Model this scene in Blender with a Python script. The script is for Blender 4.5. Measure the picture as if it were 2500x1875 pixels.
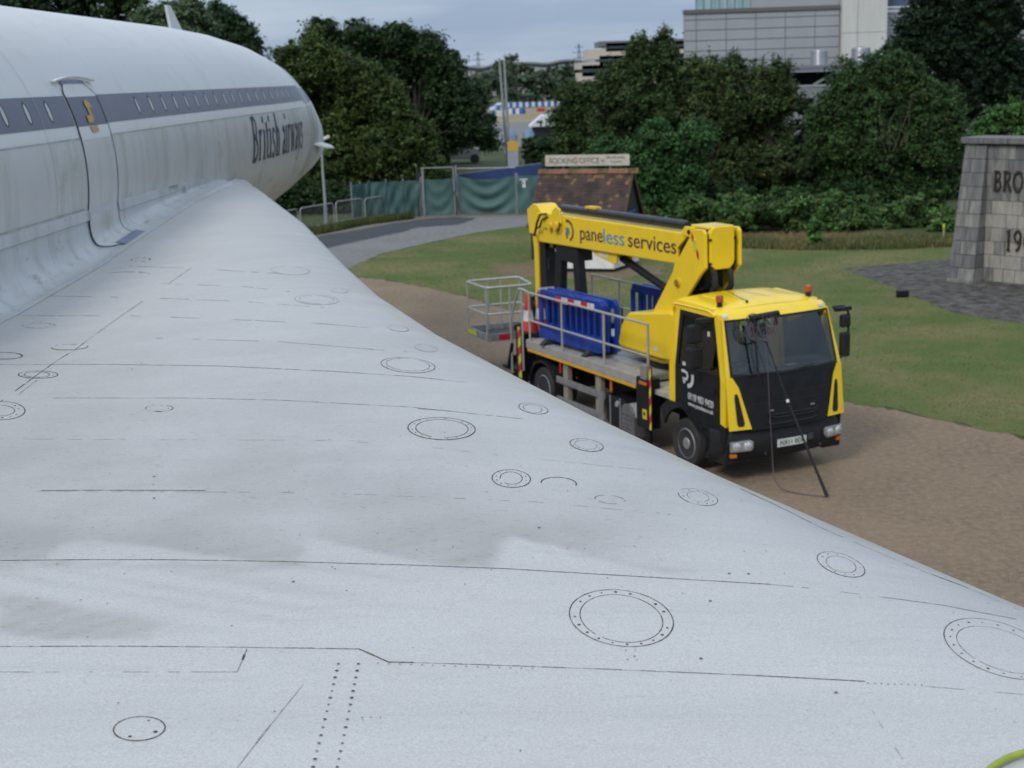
import bpy, bmesh, math, random
import numpy as np
from math import sin, cos, pi, radians
from mathutils import Vector, Matrix
from mathutils.bvhtree import BVHTree

random.seed(7); RNG = np.random.default_rng(11)
S = bpy.context.scene
for o in list(bpy.data.objects): bpy.data.objects.remove(o)

# ---------------------------------------------------------------- camera
EYE = 5.97; FPX = 3400.0; PITCH = .218; ROLL = .033
_f = np.array([0, cos(PITCH), -sin(PITCH)]); _r = np.array([1., 0, 0]); _d = np.cross(_f, _r)
R2 = cos(ROLL)*_r + sin(ROLL)*_d; D2 = -sin(ROLL)*_r + cos(ROLL)*_d
cam_d = bpy.data.cameras.new("camera"); cam = bpy.data.objects.new("camera", cam_d); S.collection.objects.link(cam)
S.camera = cam
cam_d.sensor_width = 36; cam_d.lens = FPX/2500*36; cam_d.clip_start = .05; cam_d.clip_end = 3000
cam.matrix_world = Matrix(((R2[0], -D2[0], -_f[0], 0), (R2[1], -D2[1], -_f[1], 0), (R2[2], -D2[2], -_f[2], EYE), (0, 0, 0, 1)))
cam_d.dof.use_dof = True; cam_d.dof.focus_distance = 5.6; cam_d.dof.aperture_fstop = 4.6

# ---------------------------------------------------------------- sky, sun, exposure
SUN_EL = radians(42); SUN_AZ = radians(215)      # compass angle, from +Y towards +X
W = bpy.data.worlds.new("World"); S.world = W; W.use_nodes = True
nt = W.node_tree; nt.nodes.clear()
def N(tree, typ, **k):
    n = tree.nodes.new(typ)
    for a, b in k.items(): setattr(n, a, b)
    return n
out = N(nt, 'ShaderNodeOutputWorld'); bg = N(nt, 'ShaderNodeBackground'); bg.inputs['Strength'].default_value = .12
sky = N(nt, 'ShaderNodeTexSky', sky_type='NISHITA'); sky.sun_disc = False; sky.sun_elevation = SUN_EL; sky.sun_rotation = SUN_AZ
sky.air_density = 1.2; sky.dust_density = 1.5
tc = N(nt, 'ShaderNodeTexCoord'); mp = N(nt, 'ShaderNodeMapping'); mp.inputs['Scale'].default_value = (1.0, 1.0, 7.0)
mp.inputs['Rotation'].default_value = (0, radians(-3), 0)
nz = N(nt, 'ShaderNodeTexNoise'); nz.inputs['Scale'].default_value = 2.4; nz.inputs['Detail'].default_value = 6; nz.inputs['Roughness'].default_value = .55
rp = N(nt, 'ShaderNodeValToRGB')
rp.color_ramp.elements[0].position = .40; rp.color_ramp.elements[0].color = (2.3, 3.15, 4.65, 1)
rp.color_ramp.elements[1].position = .72; rp.color_ramp.elements[1].color = (4.7, 5.42, 6.25, 1)
mx = N(nt, 'ShaderNodeMixRGB'); mx.inputs['Fac'].default_value = .86
nt.links.new(tc.outputs['Generated'], mp.inputs['Vector']); nt.links.new(mp.outputs[0], nz.inputs['Vector'])
sx0 = N(nt, 'ShaderNodeSeparateXYZ'); nt.links.new(tc.outputs['Generated'], sx0.inputs[0]); cm = N(nt, 'ShaderNodeMapRange'); cm.inputs['From Min'].default_value = .12; cm.inputs['From Max'].default_value = .8; cm.inputs['To Max'].default_value = .30; nt.links.new(sx0.outputs['Z'], cm.inputs[0])
cadd = N(nt, 'ShaderNodeMath', operation='ADD'); nt.links.new(nz.outputs['Fac'], cadd.inputs[0]); nt.links.new(cm.outputs[0], cadd.inputs[1]); nt.links.new(cadd.outputs[0], rp.inputs['Fac']); nt.links.new(rp.outputs[0], mx.inputs['Color2'])
sx = N(nt, 'ShaderNodeSeparateXYZ'); nt.links.new(tc.outputs['Generated'], sx.inputs[0]); mrg = N(nt, 'ShaderNodeMapRange'); mrg.inputs['From Min'].default_value = 0; mrg.inputs['From Max'].default_value = 1; mrg.inputs['To Min'].default_value = .82; mrg.inputs['To Max'].default_value = 1.35
nt.links.new(sx.outputs['Z'], mrg.inputs[0]); vm = N(nt, 'ShaderNodeVectorMath', operation='SCALE'); nt.links.new(mx.outputs[0], vm.inputs[0]); nt.links.new(mrg.outputs[0], vm.inputs['Scale'])
nt.links.new(sky.outputs[0], mx.inputs['Color1']); nt.links.new(vm.outputs[0], bg.inputs['Color']); nt.links.new(bg.outputs[0], out.inputs[0])
sl = bpy.data.lights.new("sun", 'SUN'); sl.energy = 1.3; sl.angle = radians(14); sl.color = (1, .95, .88)
so = bpy.data.objects.new("sun", sl); S.collection.objects.link(so)
_sd = Vector((sin(SUN_AZ)*cos(SUN_EL), cos(SUN_AZ)*cos(SUN_EL), sin(SUN_EL)))
so.rotation_euler = _sd.to_track_quat('Z', 'Y').to_euler()
vs = S.view_settings; vs.view_transform = 'Standard'; vs.look = 'None'; vs.gamma = 1; vs.exposure = .32; vs.use_curve_mapping = False
S.render.engine = 'CYCLES'; S.cycles.max_bounces = 6; S.cycles.transparent_max_bounces = 10
try: S.cycles.use_denoising = True
except Exception: pass

# ---------------------------------------------------------------- placing helpers
def ray(px, py): return (px-1250)*R2 + (py-937.5)*D2 + FPX*_f
def G(px, py, z=0.):
    d = ray(px, py); t = (z-EYE)/d[2]; return Vector((d[0]*t, d[1]*t, z))
def P(px, py, Y):
    d = ray(px, py); t = Y/d[1]; return Vector((d[0]*t, Y, EYE+d[2]*t))

# ---------------------------------------------------------------- materials
MATS = {}
def mat(name, col, rough=.6, metal=0., col2=None, scale=6., detail=6, contrast=.5, bump=0., bscale=None, stretch=None, coat=0., spec=.5, lo=.35, hi=.65, trans=0.):
    if name in MATS: return MATS[name]
    m = bpy.data.materials.new(name); m.use_nodes = True; t = m.node_tree; b = t.nodes['Principled BSDF']
    b.inputs['Roughness'].default_value = rough; b.inputs['Metallic'].default_value = metal
    b.inputs['Specular IOR Level'].default_value = spec
    if coat: b.inputs['Coat Weight'].default_value = coat; b.inputs['Coat Roughness'].default_value = .12
    c = (*col, 1); b.inputs['Base Color'].default_value = c
    co = N(t, 'ShaderNodeTexCoord'); v = co.outputs['Object']
    if stretch:
        mm = N(t, 'ShaderNodeMapping'); mm.inputs['Scale'].default_value = stretch; t.links.new(v, mm.inputs[0]); v = mm.outputs[0]
    if col2 is not None:
        n = N(t, 'ShaderNodeTexNoise'); n.inputs['Scale'].default_value = scale; n.inputs['Detail'].default_value = detail; n.inputs['Roughness'].default_value = .6
        t.links.new(v, n.inputs['Vector'])
        r = N(t, 'ShaderNodeValToRGB'); r.color_ramp.elements[0].position = lo; r.color_ramp.elements[1].position = hi
        r.color_ramp.elements[0].color = c; r.color_ramp.elements[1].color = (*col2, 1)
        t.links.new(n.outputs['Fac'], r.inputs[0]); t.links.new(r.outputs[0], b.inputs['Base Color'])
    if bump:
        n2 = N(t, 'ShaderNodeTexNoise'); n2.inputs['Scale'].default_value = bscale or scale*4; n2.inputs['Detail'].default_value = 5
        t.links.new(v, n2.inputs['Vector']); bp = N(t, 'ShaderNodeBump'); bp.inputs['Strength'].default_value = bump; bp.inputs['Distance'].default_value = .02
        t.links.new(n2.outputs['Fac'], bp.inputs['Height']); t.links.new(bp.outputs[0], b.inputs['Normal'])
    MATS[name] = m; return m

yellow = mat('yellow_paint', (.86, .595, .014), .34, col2=(.76, .53, .02), scale=3, coat=.35, lo=.45, hi=.8)
yellow_dull = mat('yellow_worn', (.74, .48, .02), .5, col2=(.5, .33, .03), scale=8, lo=.5, hi=.8)
black = mat('black_paint', (.008, .009, .011), .45, col2=(.014, .015, .018), scale=5, spec=.28)
blackrub = mat('black_rubber', (.018, .018, .02), .75, col2=(.035, .033, .032), scale=9)
blackpl = mat('black_plastic', (.011, .012, .014), .55, col2=(.02, .02, .023), scale=7, spec=.3)
alu = mat('aluminium', (.47, .46, .44), .48, .35, col2=(.38, .37, .35), scale=5)
alu_dull = mat('galvanised_steel', (.36, .37, .38), .5, .45, col2=(.24, .25, .26), scale=9)
grey_paint = mat('grey_paint', (.22, .22, .22), .55, col2=(.15, .15, .15), scale=6)
bluepl = mat('blue_plastic', (.008, .055, .36), .38, col2=(.006, .03, .22), scale=6)
redpl = mat('red_reflective', (.55, .02, .025), .4, col2=(.4, .015, .02), scale=10)
whiter = mat('white_reflective', (.72, .72, .70), .4, col2=(.5, .5, .48), scale=10)
yelref = mat('yellow_reflective', (.62, .62, .05), .4, col2=(.5, .5, .05), scale=10)
orange = mat('orange_lens', (.62, .20, .02), .25, col2=(.45, .12, .02), scale=12)
glassy = bpy.data.materials.new('cab_glass'); glassy.use_nodes = True
_t = glassy.node_tree; _t.nodes.clear(); _o = N(_t, 'ShaderNodeOutputMaterial'); _g = N(_t, 'ShaderNodeBsdfGlossy'); _g.inputs['Roughness'].default_value = .04; _g.inputs['Color'].default_value = (.9, .93, .95, 1)
_tr = N(_t, 'ShaderNodeBsdfTransparent'); _tr.inputs['Color'].default_value = (.84, .89, .88, 1); _fr = N(_t, 'ShaderNodeFresnel'); _fr.inputs[0].default_value = 1.8
_m = N(_t, 'ShaderNodeMixShader'); _t.links.new(_fr.outputs[0], _m.inputs[0]); _t.links.new(_tr.outputs[0], _m.inputs[1]); _t.links.new(_g.outputs[0], _m.inputs[2]); _t.links.new(_m.outputs[0], _o.inputs[0])
lens = mat('headlamp_lens', (.75, .76, .76), .12, .5, col2=(.4, .41, .42), scale=30)
seam_m = mat('seam_gap', (.050, .045, .040), .9, col2=(.17, .16, .15), scale=14, lo=.45, hi=.7)
seam_f = mat('seam_faint', (.16, .16, .165), .9, col2=(.42, .43, .45), scale=9, lo=.4, hi=.62)
rust = mat('rusty_gap', (.10, .065, .03), .9, col2=(.05, .045, .04), scale=20)

# ---------------------------------------------------------------- mesh builder
class MB:
    def __init__(s): s.v = []; s.f = []; s.m = []; s.cur = 0
    def add(s, vs, fs):
        b = len(s.v); s.v.extend([tuple(x) for x in vs])
        for f in fs: s.f.append(tuple(b+i for i in f)); s.m.append(s.cur)
        return s
    def box(s, x0, x1, y0, y1, z0, z1):
        vs = [(x, y, z) for z in (z0, z1) for y in (y0, y1) for x in (x0, x1)]
        return s.add(vs, [(0, 2, 3, 1), (4, 5, 7, 6), (0, 1, 5, 4), (2, 6, 7, 3), (0, 4, 6, 2), (1, 3, 7, 5)])
    def obox(s, c, ax, ay, az):
        c = Vector(c); ax = Vector(ax); ay = Vector(ay); az = Vector(az)
        vs = [c+ax*i+ay*j+az*k for k in (-1, 1) for j in (-1, 1) for i in (-1, 1)]
        return s.add(vs, [(0, 2, 3, 1), (4, 5, 7, 6), (0, 1, 5, 4), (2, 6, 7, 3), (0, 4, 6, 2), (1, 3, 7, 5)])
    def bar(s, a, b, w, h, up=(0, 0, 1)):
        a = Vector(a); b = Vector(b); d = (b-a); L = d.length/2; d.normalize(); u = Vector(up); sd = d.cross(u)
        if sd.length < 1e-4: sd = d.cross(Vector((1, 0, 0)))
        sd.normalize(); u = sd.cross(d); return s.obox((a+b)/2, d*L, sd*w/2, u*h/2)
    def tube(s, pts, r, n=8, cap=True):
        pts = [Vector(p) for p in pts]; rs = r if isinstance(r, (list, tuple)) else [r]*len(pts); rings = []; pu = None
        b0 = len(s.v)
        for i, p in enumerate(pts):
            d = (pts[min(i+1, len(pts)-1)]-pts[max(i-1, 0)]).normalized()
            if pu is None: pu = Vector((0, 0, 1)) if abs(d.z) < .9 else Vector((1, 0, 0))
            sd = d.cross(pu).normalized(); pu = sd.cross(d).normalized()
            for k in range(n):
                a = 2*pi*k/n; s.v.append(tuple(p+(sd*cos(a)+pu*sin(a))*rs[i]))
        for i in range(len(pts)-1):
            for k in range(n):
                k2 = (k+1) % n; s.f.append((b0+i*n+k, b0+i*n+k2, b0+(i+1)*n+k2, b0+(i+1)*n+k)); s.m.append(s.cur)
        if cap:
            s.f.append(tuple(b0+k for k in reversed(range(n)))); s.m.append(s.cur)
            s.f.append(tuple(b0+(len(pts)-1)*n+k for k in range(n))); s.m.append(s.cur)
        return s
    def prism(s, poly, o, eu, ev, en, t0, t1):
        o = Vector(o); eu = Vector(eu); ev = Vector(ev); en = Vector(en); n = len(poly)
        vs = [o+eu*a+ev*b+en*t0 for a, b in poly]+[o+eu*a+ev*b+en*t1 for a, b in poly]
        fs = [tuple(reversed(range(n))), tuple(range(n, 2*n))]+[(i, (i+1) % n, n+(i+1) % n, n+i) for i in range(n)]
        return s.add(vs, fs)
    def uz(s, poly, v0, v1): return s.prism(poly, (0, 0, 0), (1, 0, 0), (0, 0, 1), (0, 1, 0), v0, v1)   # side profile in (x,z), extruded along y
    def lathe(s, prof, o, ax, n=16, cap=True):
        ax = Vector(ax).normalized(); a = ax.orthogonal().normalized(); b = ax.cross(a); o = Vector(o); b0 = len(s.v)
        for r, h in prof:
            for k in range(n): s.v.append(tuple(o+ax*h+(a*cos(2*pi*k/n)+b*sin(2*pi*k/n))*r))
        for i in range(len(prof)-1):
            for k in range(n):
                k2 = (k+1) % n; s.f.append((b0+i*n+k, b0+i*n+k2, b0+(i+1)*n+k2, b0+(i+1)*n+k)); s.m.append(s.cur)
        if cap:
            s.f.append(tuple(b0+k for k in reversed(range(n)))); s.m.append(s.cur)
            s.f.append(tuple(b0+(len(prof)-1)*n+k for k in range(n))); s.m.append(s.cur)
        return s
    def grid(s, rows):
        b0 = len(s.v); n = len(rows[0])
        for r in rows: s.v.extend([tuple(p) for p in r])
        for i in range(len(rows)-1):
            for k in range(n-1): s.f.append((b0+i*n+k, b0+i*n+k+1, b0+(i+1)*n+k+1, b0+(i+1)*n+k)); s.m.append(s.cur)
        return s
    def mesh(s, name, mats, smooth=False):
        me = bpy.data.meshes.new(name); me.from_pydata(s.v, [], s.f)
        for m in (mats if isinstance(mats, (list, tuple)) else [mats]): me.materials.append(m)
        me.polygons.foreach_set('material_index', s.m)
        if smooth:
            me.polygons.foreach_set('use_smooth', [True]*len(s.f))
        me.update(); return me
    def build(s, name, mats, parent=None, smooth=False, bevel=0., fix=True):
        me = s.mesh(name, mats, smooth)
        if fix:
            bm = bmesh.new(); bm.from_mesh(me); bmesh.ops.recalc_face_normals(bm, faces=bm.faces); bm.to_mesh(me); bm.free()
        if smooth: 
            try: me.set_sharp_from_angle(angle=radians(38))
            except Exception: pass
        o = bpy.data.objects.new(name, me); S.collection.objects.link(o)
        if parent: o.parent = parent
        if bevel:
            b = o.modifiers.new('bevel', 'BEVEL'); b.width = bevel; b.segments = 2; b.limit_method = 'ANGLE'
        return o

def thing(name, label, cat, loc=(0, 0, 0), rz=0., group=None):
    o = bpy.data.objects.new(name, None); S.collection.objects.link(o); o.location = loc; o.rotation_euler = (0, 0, rz); o.empty_display_size = .2
    return tag(o, label, cat, group)
def tag(o, label, cat, group=None):
    o['label'] = label; o['category'] = cat
    if group: o['group'] = group
    return o
def struct(o): o['kind'] = 'structure'; return o
def stuff(o): o['kind'] = 'stuff'; return o
def link(o): S.collection.objects.link(o); return o
def inst(me, name, parent, loc=(0, 0, 0), rot=None, scale=None):
    o = bpy.data.objects.new(name, me); S.collection.objects.link(o); o.parent = parent; o.location = loc
    if rot: o.rotation_euler = rot
    if scale: o.scale = scale
    return o

def text_mesh(txt, size, m, name, ext=.0, sx=1., spacing=1.):
    cu = bpy.data.curves.new(name, 'FONT'); cu.body = txt; cu.size = size; cu.extrude = ext; cu.space_character = spacing
    ob = bpy.data.objects.new(name, cu); S.collection.objects.link(ob); bpy.context.view_layer.update()
    me = bpy.data.meshes.new_from_object(ob.evaluated_get(bpy.context.evaluated_depsgraph_get())); bpy.data.objects.remove(ob)
    me.materials.clear(); me.materials.append(m)
    xs = [v.co.x for v in me.vertices]; x0 = min(xs); x1 = max(xs)
    for v in me.vertices: v.co.x -= x0
    return me, x1-x0
def text_on(txt, o, eu, ev, height, width, m, name, parent, ext=.004, size=None):
    """text whose baseline starts at o, running along eu for the given width, up along ev; height = font size"""
    me, w = text_mesh(txt, height, m, name, ext)
    k = width/w; eu = Vector(eu).normalized(); ev = Vector(ev).normalized(); en = eu.cross(ev); o = Vector(o)
    for v in me.vertices: c = v.co.copy(); v.co = o+eu*c.x*k+ev*c.y+en*c.z
    ob = bpy.data.objects.new(name, me); S.collection.objects.link(ob); ob.parent = parent; return ob

# serif glyphs as thick polylines: unit cap height
def arc(cx, cy, rx, ry, a0, a1, n=10): return [(cx+rx*cos(radians(a0+(a1-a0)*i/n)), cy+ry*sin(radians(a0+(a1-a0)*i/n))) for i in range(n+1)]
def sf(x, y, w=.13): return ([(x-w, y), (x+w, y)], .05)
GL = {
 'B': (.68, [([(.16, 0), (.16, 1)], .15), sf(.14, .02), sf(.14, .98), ([(.16, .97)]+arc(.3, .755, .24, .215, 90, -90)+[(.16, .53)], .09), ([(.16, .53)]+arc(.32, .275, .28, .255, 90, -90)+[(.16, .03)], .1)]),
 'R': (.72, [([(.16, 0), (.16, 1)], .15), sf(.15, .02), sf(.14, .98), ([(.16, .97)]+arc(.32, .74, .25, .23, 90, -90)+[(.16, .50)], .1), ([(.34, .5), (.64, .02)], .13), sf(.64, .02, .08)]),
 'O': (.86, [(arc(.42, .5, .36, .47, 0, 360, 24), .12)]),
 '1': (.42, [([(.2, 0), (.2, 1)], .13), sf(.2, .02), ([(.2, .97), (.06, .88)], .06)]),
 '9': (.62, [(arc(.3, .7, .22, .27, 0, 360, 18), .1), ([(.52, .7), (.5, .4), (.4, .14), (.2, .02)], .11)]),
 '0': (.66, [(arc(.32, .5, .25, .47, 0, 360, 22), .11)]),
 'r': (.5, [([(.16, 0), (.16, .66)], .14), sf(.16, .02), sf(.1, .66, .07), ([(.16, .5), (.28, .66), (.4, .62)], .12)]),
 'i': (.32, [([(.16, 0), (.16, .66)], .14), sf(.16, .02), sf(.1, .66, .07), ([(.15, .84), (.15, .98)], .14)]),
 't': (.36, [([(.16, .1), (.16, .84)], .13), ([(.02, .64), (.32, .64)], .05), ([(.16, .1), (.22, .02), (.34, .08)], .08)]),
 's': (.44, [([(.38, .56), (.28, .66), (.14, .64), (.08, .52), (.14, .40), (.32, .28), (.36, .14), (.26, .01), (.1, .03), (.05, .14)], .09)]),
 'h': (.58, [([(.14, 0), (.14, 1.02)], .14), sf(.14, .02), ([(.14, .52), (.28, .66), (.42, .58), (.44, 0)], .12), sf(.44, .02)]),
 'a': (.5, [([(.1, .56), (.24, .66), (.36, .58), (.37, .08), (.46, .02)], .12), ([(.37, .36), (.16, .28), (.08, .14), (.16, .01), (.36, .12)], .09)]),
 'w': (.76, [([(.06, .66), (.22, 0)], .11), ([(.22, 0), (.36, .6)], .05), ([(.36, .66), (.52, 0)], .11), ([(.52, 0), (.68, .66)], .05), sf(.08, .66, .08), sf(.38, .66, .08), sf(.68, .66, .07)]),
 'y': (.52, [([(.08, .66), (.26, .04)], .12), ([(.44, .66), (.2, -.26), (.06, -.24)], .06), sf(.08, .66, .08), sf(.44, .66, .07)]),
 ' ': (.26, []),
}
def glyph_quads(txt, gap=.03):
    x = 0; qs = []
    for ch in txt:
        w, st = GL[ch]
        for pts, t in st:
            L = []; 
            for i, p in enumerate(pts):
                a = pts[max(i-1, 0)]; b = pts[min(i+1, len(pts)-1)]; dx, dy = b[0]-a[0], b[1]-a[1]; l = math.hypot(dx, dy) or 1
                if len(pts) > 4 and pts[0] == pts[-1] or (abs(pts[0][0]-pts[-1][0])+abs(pts[0][1]-pts[-1][1]) < 1e-6):
                    if i in (0, len(pts)-1): a = pts[-2]; b = pts[1]; dx, dy = b[0]-a[0], b[1]-a[1]; l = math.hypot(dx, dy)
                L.append(((x+p[0]-dy/l*t/2, p[1]+dx/l*t/2), (x+p[0]+dy/l*t/2, p[1]-dx/l*t/2)))
            for i in range(len(L)-1): qs.append((L[i][0], L[i][1], L[i+1][1], L[i+1][0]))
        x += w+gap
    return qs, x

# ================================================================ GROUND
def ground_mat(name, c1, c2, c3, s1, s2, rough=.9, bump=.3, bs=60, lo=.38, hi=.62, speck=None, speck_s=40, speck_t=.12):
    m = bpy.data.materials.new(name); m.use_nodes = True; t = m.node_tree; b = t.nodes['Principled BSDF']; b.inputs['Roughness'].default_value = rough
    b.inputs['Specular IOR Level'].default_value = .2
    co = N(t, 'ShaderNodeTexCoord')
    def noise(s, d=6):
        n = N(t, 'ShaderNodeTexNoise'); n.inputs['Scale'].default_value = s; n.inputs['Detail'].default_value = d; n.inputs['Roughness'].default_value = .65; t.links.new(co.outputs['Object'], n.inputs['Vector']); return n
    n1 = noise(s1); n2 = noise(s2, 8)
    r = N(t, 'ShaderNodeValToRGB'); r.color_ramp.elements[0].position = lo; r.color_ramp.elements[1].position = hi; r.color_ramp.elements[0].color = (*c1, 1); r.color_ramp.elements[1].color = (*c2, 1)
    t.links.new(n1.outputs['Fac'], r.inputs[0])
    r2 = N(t, 'ShaderNodeValToRGB'); r2.color_ramp.elements[0].position = .4; r2.color_ramp.elements[1].position = .72; r2.color_ramp.elements[0].color = (0, 0, 0, 1)
    t.links.new(n2.outputs['Fac'], r2.inputs[0])
    mx = N(t, 'ShaderNodeMixRGB'); mx.inputs['Color2'].default_value = (*c3, 1); t.links.new(r2.outputs[0], mx.inputs['Fac']); t.links.new(r.outputs[0], mx.inputs['Color1']); last = mx.outputs[0]
    if speck:
        vo = N(t, 'ShaderNodeTexVoronoi'); vo.inputs['Scale'].default_value = speck_s; t.links.new(co.outputs['Object'], vo.inputs['Vector'])
        lt = N(t, 'ShaderNodeMath', operation='LESS_THAN'); lt.inputs[1].default_value = speck_t; t.links.new(vo.outputs['Distance'], lt.inputs[0])
        gt = N(t, 'ShaderNodeSeparateColor'); t.links.new(vo.outputs['Color'], gt.inputs[0]); g2 = N(t, 'ShaderNodeMath', operation='GREATER_THAN'); g2.inputs[1].default_value = .7; t.links.new(gt.outputs[0], g2.inputs[0])
        mu = N(t, 'ShaderNodeMath', operation='MULTIPLY'); t.links.new(lt.outputs[0], mu.inputs[0]); t.links.new(g2.outputs[0], mu.inputs[1])
        m3 = N(t, 'ShaderNodeMixRGB'); m3.inputs['Color2'].default_value = (*speck, 1); t.links.new(mu.outputs[0], m3.inputs['Fac']); t.links.new(last, m3.inputs['Color1']); last = m3.outputs[0]
    t.links.new(last, b.inputs['Base Color'])
    n3 = noise(bs, 4); bp = N(t, 'ShaderNodeBump'); bp.inputs['Strength'].default_value = bump; bp.inputs['Distance'].default_value = .03; t.links.new(n3.outputs['Fac'], bp.inputs['Height']); t.links.new(bp.outputs[0], b.inputs['Normal'])
    return m
g_far = ground_mat('rough_ground', (.055, .075, .025), (.10, .09, .05), (.04, .055, .02), .05, .5)
g_gravel = ground_mat('brown_gravel', (.225, .163, .106), (.165, .120, .080), (.275, .212, .150), .35, 9, bs=45, bump=.6, speck=(.36, .31, .25), speck_s=16, speck_t=.16)
g_grass = ground_mat('lawn_grass', (.070, .118, .026), (.185, .155, .070), (.11, .125, .040), .30, 5.5, bs=30, bump=.8, lo=.42, hi=.62)
g_road = ground_mat('grey_asphalt', (.175, .175, .178), (.14, .138, .136), (.23, .225, .215), .5, 5, bs=50)
g_patch = ground_mat('dark_asphalt', (.048, .053, .065), (.06, .065, .075), (.075, .08, .085), .8, 7, bs=50)
g_verge = ground_mat('stony_verge', (.17, .15, .125), (.13, .115, .09), (.21, .19, .16), .8, 9, bs=40)
g_pad = ground_mat('weathered_tarmac', (.036, .034, .033), (.062, .058, .054), (.17, .16, .15), .9, 3, bs=30, lo=.4, hi=.7)
g_sand = ground_mat('dry_infield', (.30, .24, .14), (.22, .20, .12), (.25, .2, .13), .06, .4)
g_bare = ground_mat('bare_earth', (.20, .135, .09), (.15, .11, .07), (.12, .11, .05), .7, 5)

def sheet(name, pts, z, m, jag=0., n=8):
    """flat sheet through ground points; edges gently irregular"""
    out = []
    L = [Vector((p[0], p[1])) for p in pts]
    for i, a in enumerate(L):
        b = L[(i+1) % len(L)]
        for k in range(n if jag else 1):
            t = k/n; q = a.lerp(b, t)
            if jag: 
                d = (b-a).normalized(); w = jag*(random.random()-.5)*2; q = q+Vector((-d.y, d.x))*w
            out.append((q.x, q.y, z))
    bm = bmesh.new(); vsx = [bm.verts.new(p) for p in out]; bm.faces.new(vsx); bmesh.ops.triangulate(bm, faces=bm.faces); 
    me = bpy.data.meshes.new(name); bm.normal_update()
    for f in bm.faces:
        if f.normal.z < 0: f.normal_flip()
    bm.to_mesh(me); bm.free(); me.materials.append(m)
    return struct(link(bpy.data.objects.new(name, me)))
sheet('ground', [(-900, -300), (900, -300), (900, 1500), (-900, 1500)], 0, g_far)
gg = lambda *ps: [G(*p) for p in ps]
sheet('gravel_yard', [(-40, -20)]+[G(-400, 640), G(700, 640), G(853, 676), G(938, 682), G(1017, 697), G(1130, 723), G(1300, 775), G(1700, 900), G(2080, 985), G(2204, 1003), G(2500, 1070), G(3600, 1330)]+[(30, -20)], .004, g_gravel, .12)
lawn_pts = gg((836, 655), (925, 622), (1017, 600), (1150, 570), (1277, 553), (1360, 545), (1500, 545), (1700, 596), (2000, 600), (2330, 600), (3000, 620), (4200, 900))+gg((3600, 1330), (2500, 1070), (2204, 1003), (2080, 985), (1700, 900), (1300, 775), (1130, 723), (1017, 697), (938, 682), (853, 676))
sheet('lawn', lawn_pts, .008, g_grass, .10)
sheet('access_road', gg((560, 700), (853, 655), (925, 622), (1017, 600), (1150, 570), (1277, 553), (1400, 540), (1400, 526), (1300, 523), (1118, 526), (1029, 531), (900, 552), (780, 575), (560, 612)), .012, g_road, .05)
sheet('verge', gg((560, 640), (780, 585), (900, 560), (1029, 536), (1118, 530), (1300, 526), (1300, 520), (1118, 522), (1029, 526), (900, 545), (780, 566), (560, 600)), .016, g_verge, .08)
sheet('resurfaced_asphalt', gg((640, 640), (780, 577), (870, 563), (960, 546), (1051, 534), (1110, 531), (1165, 533), (1120, 549), (1020, 556), (980, 568), (870, 590), (780, 611), (700, 632)), .020, g_patch, .05)
sheet('memorial_pad', gg((2055, 656), (2320, 634), (2700, 625), (3100, 900), (2500, 792), (2330, 765), (2225, 722), (2150, 690)), .012, g_pad, .04)
sheet('worn_grass', gg((1200, 655), (1330, 630), (1600, 645), (1630, 668), (1450, 690), (1230, 672)), .012, g_bare, .3)
sheet('infield', [(-60, 175), (60, 190), (60, 262), (-60, 262)], .01, g_sand)
sheet('track_surface', [(-60, 120), (60, 120), (60, 190), (-60, 175)], .014, g_road)

def tri_field(name, pts, nrm, size, cols, m, up=False, elong=1.6, label=None):
    """many small leaf quads: pts (n,3), nrm (n,3) unit normals, size (n,), cols (n,3)"""
    n = len(pts); a = RNG.normal(size=(n, 3)); u = np.cross(nrm, a); u /= np.linalg.norm(u, axis=1)[:, None]+1e-9; v = np.cross(nrm, u)
    su = size[:, None]*elong*.5; sv = size[:, None]*.5
    fold = nrm*size[:, None]*.12
    q = np.stack([pts-u*su, pts+v*sv*.9+fold, pts+u*su, pts-v*sv*.9+fold], 1).reshape(-1, 3)
    me = bpy.data.meshes.new(name); me.vertices.add(4*n); me.vertices.foreach_set('co', q.astype(np.float32).ravel())
    me.loops.add(4*n); me.loops.foreach_set('vertex_index', np.arange(4*n, dtype=np.int32))
    me.polygons.add(n); me.polygons.foreach_set('loop_start', np.arange(0, 4*n, 4, dtype=np.int32))
    try: me.polygons.foreach_set('loop_total', np.full(n, 4, dtype=np.int32))
    except Exception: pass
    ca = me.color_attributes.new('Col', 'FLOAT_COLOR', 'POINT'); c4 = np.ones((n, 4, 4), np.float32); c4[:, :, :3] = cols[:, None, :]; ca.data.foreach_set('color', c4.ravel())
    me.materials.append(m); me.update(calc_edges=True); return link(bpy.data.objects.new(name, me))
leafm = bpy.data.materials.new('leaf'); leafm.use_nodes = True; _t = leafm.node_tree; _b = _t.nodes['Principled BSDF']; _b.inputs['Roughness'].default_value = .55; _b.inputs['Specular IOR Level'].default_value = .25
_a = N(_t, 'ShaderNodeAttribute', attribute_name='Col'); _t.links.new(_a.outputs['Color'], _b.inputs['Base Color'])
_tl = N(_t, 'ShaderNodeBsdfTranslucent'); _t.links.new(_a.outputs['Color'], _tl.inputs['Color']); _ms = N(_t, 'ShaderNodeMixShader'); _ms.inputs[0].default_value = .22
_o = _t.nodes['Material Output']; _t.links.new(_b.outputs[0], _ms.inputs[1]); _t.links.new(_tl.outputs[0], _ms.inputs[2]); _t.links.new(_ms.outputs[0], _o.inputs[0])
bark = mat('bark', (.026, .021, .016), .9, col2=(.045, .038, .03), scale=5, bump=.5)

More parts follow.
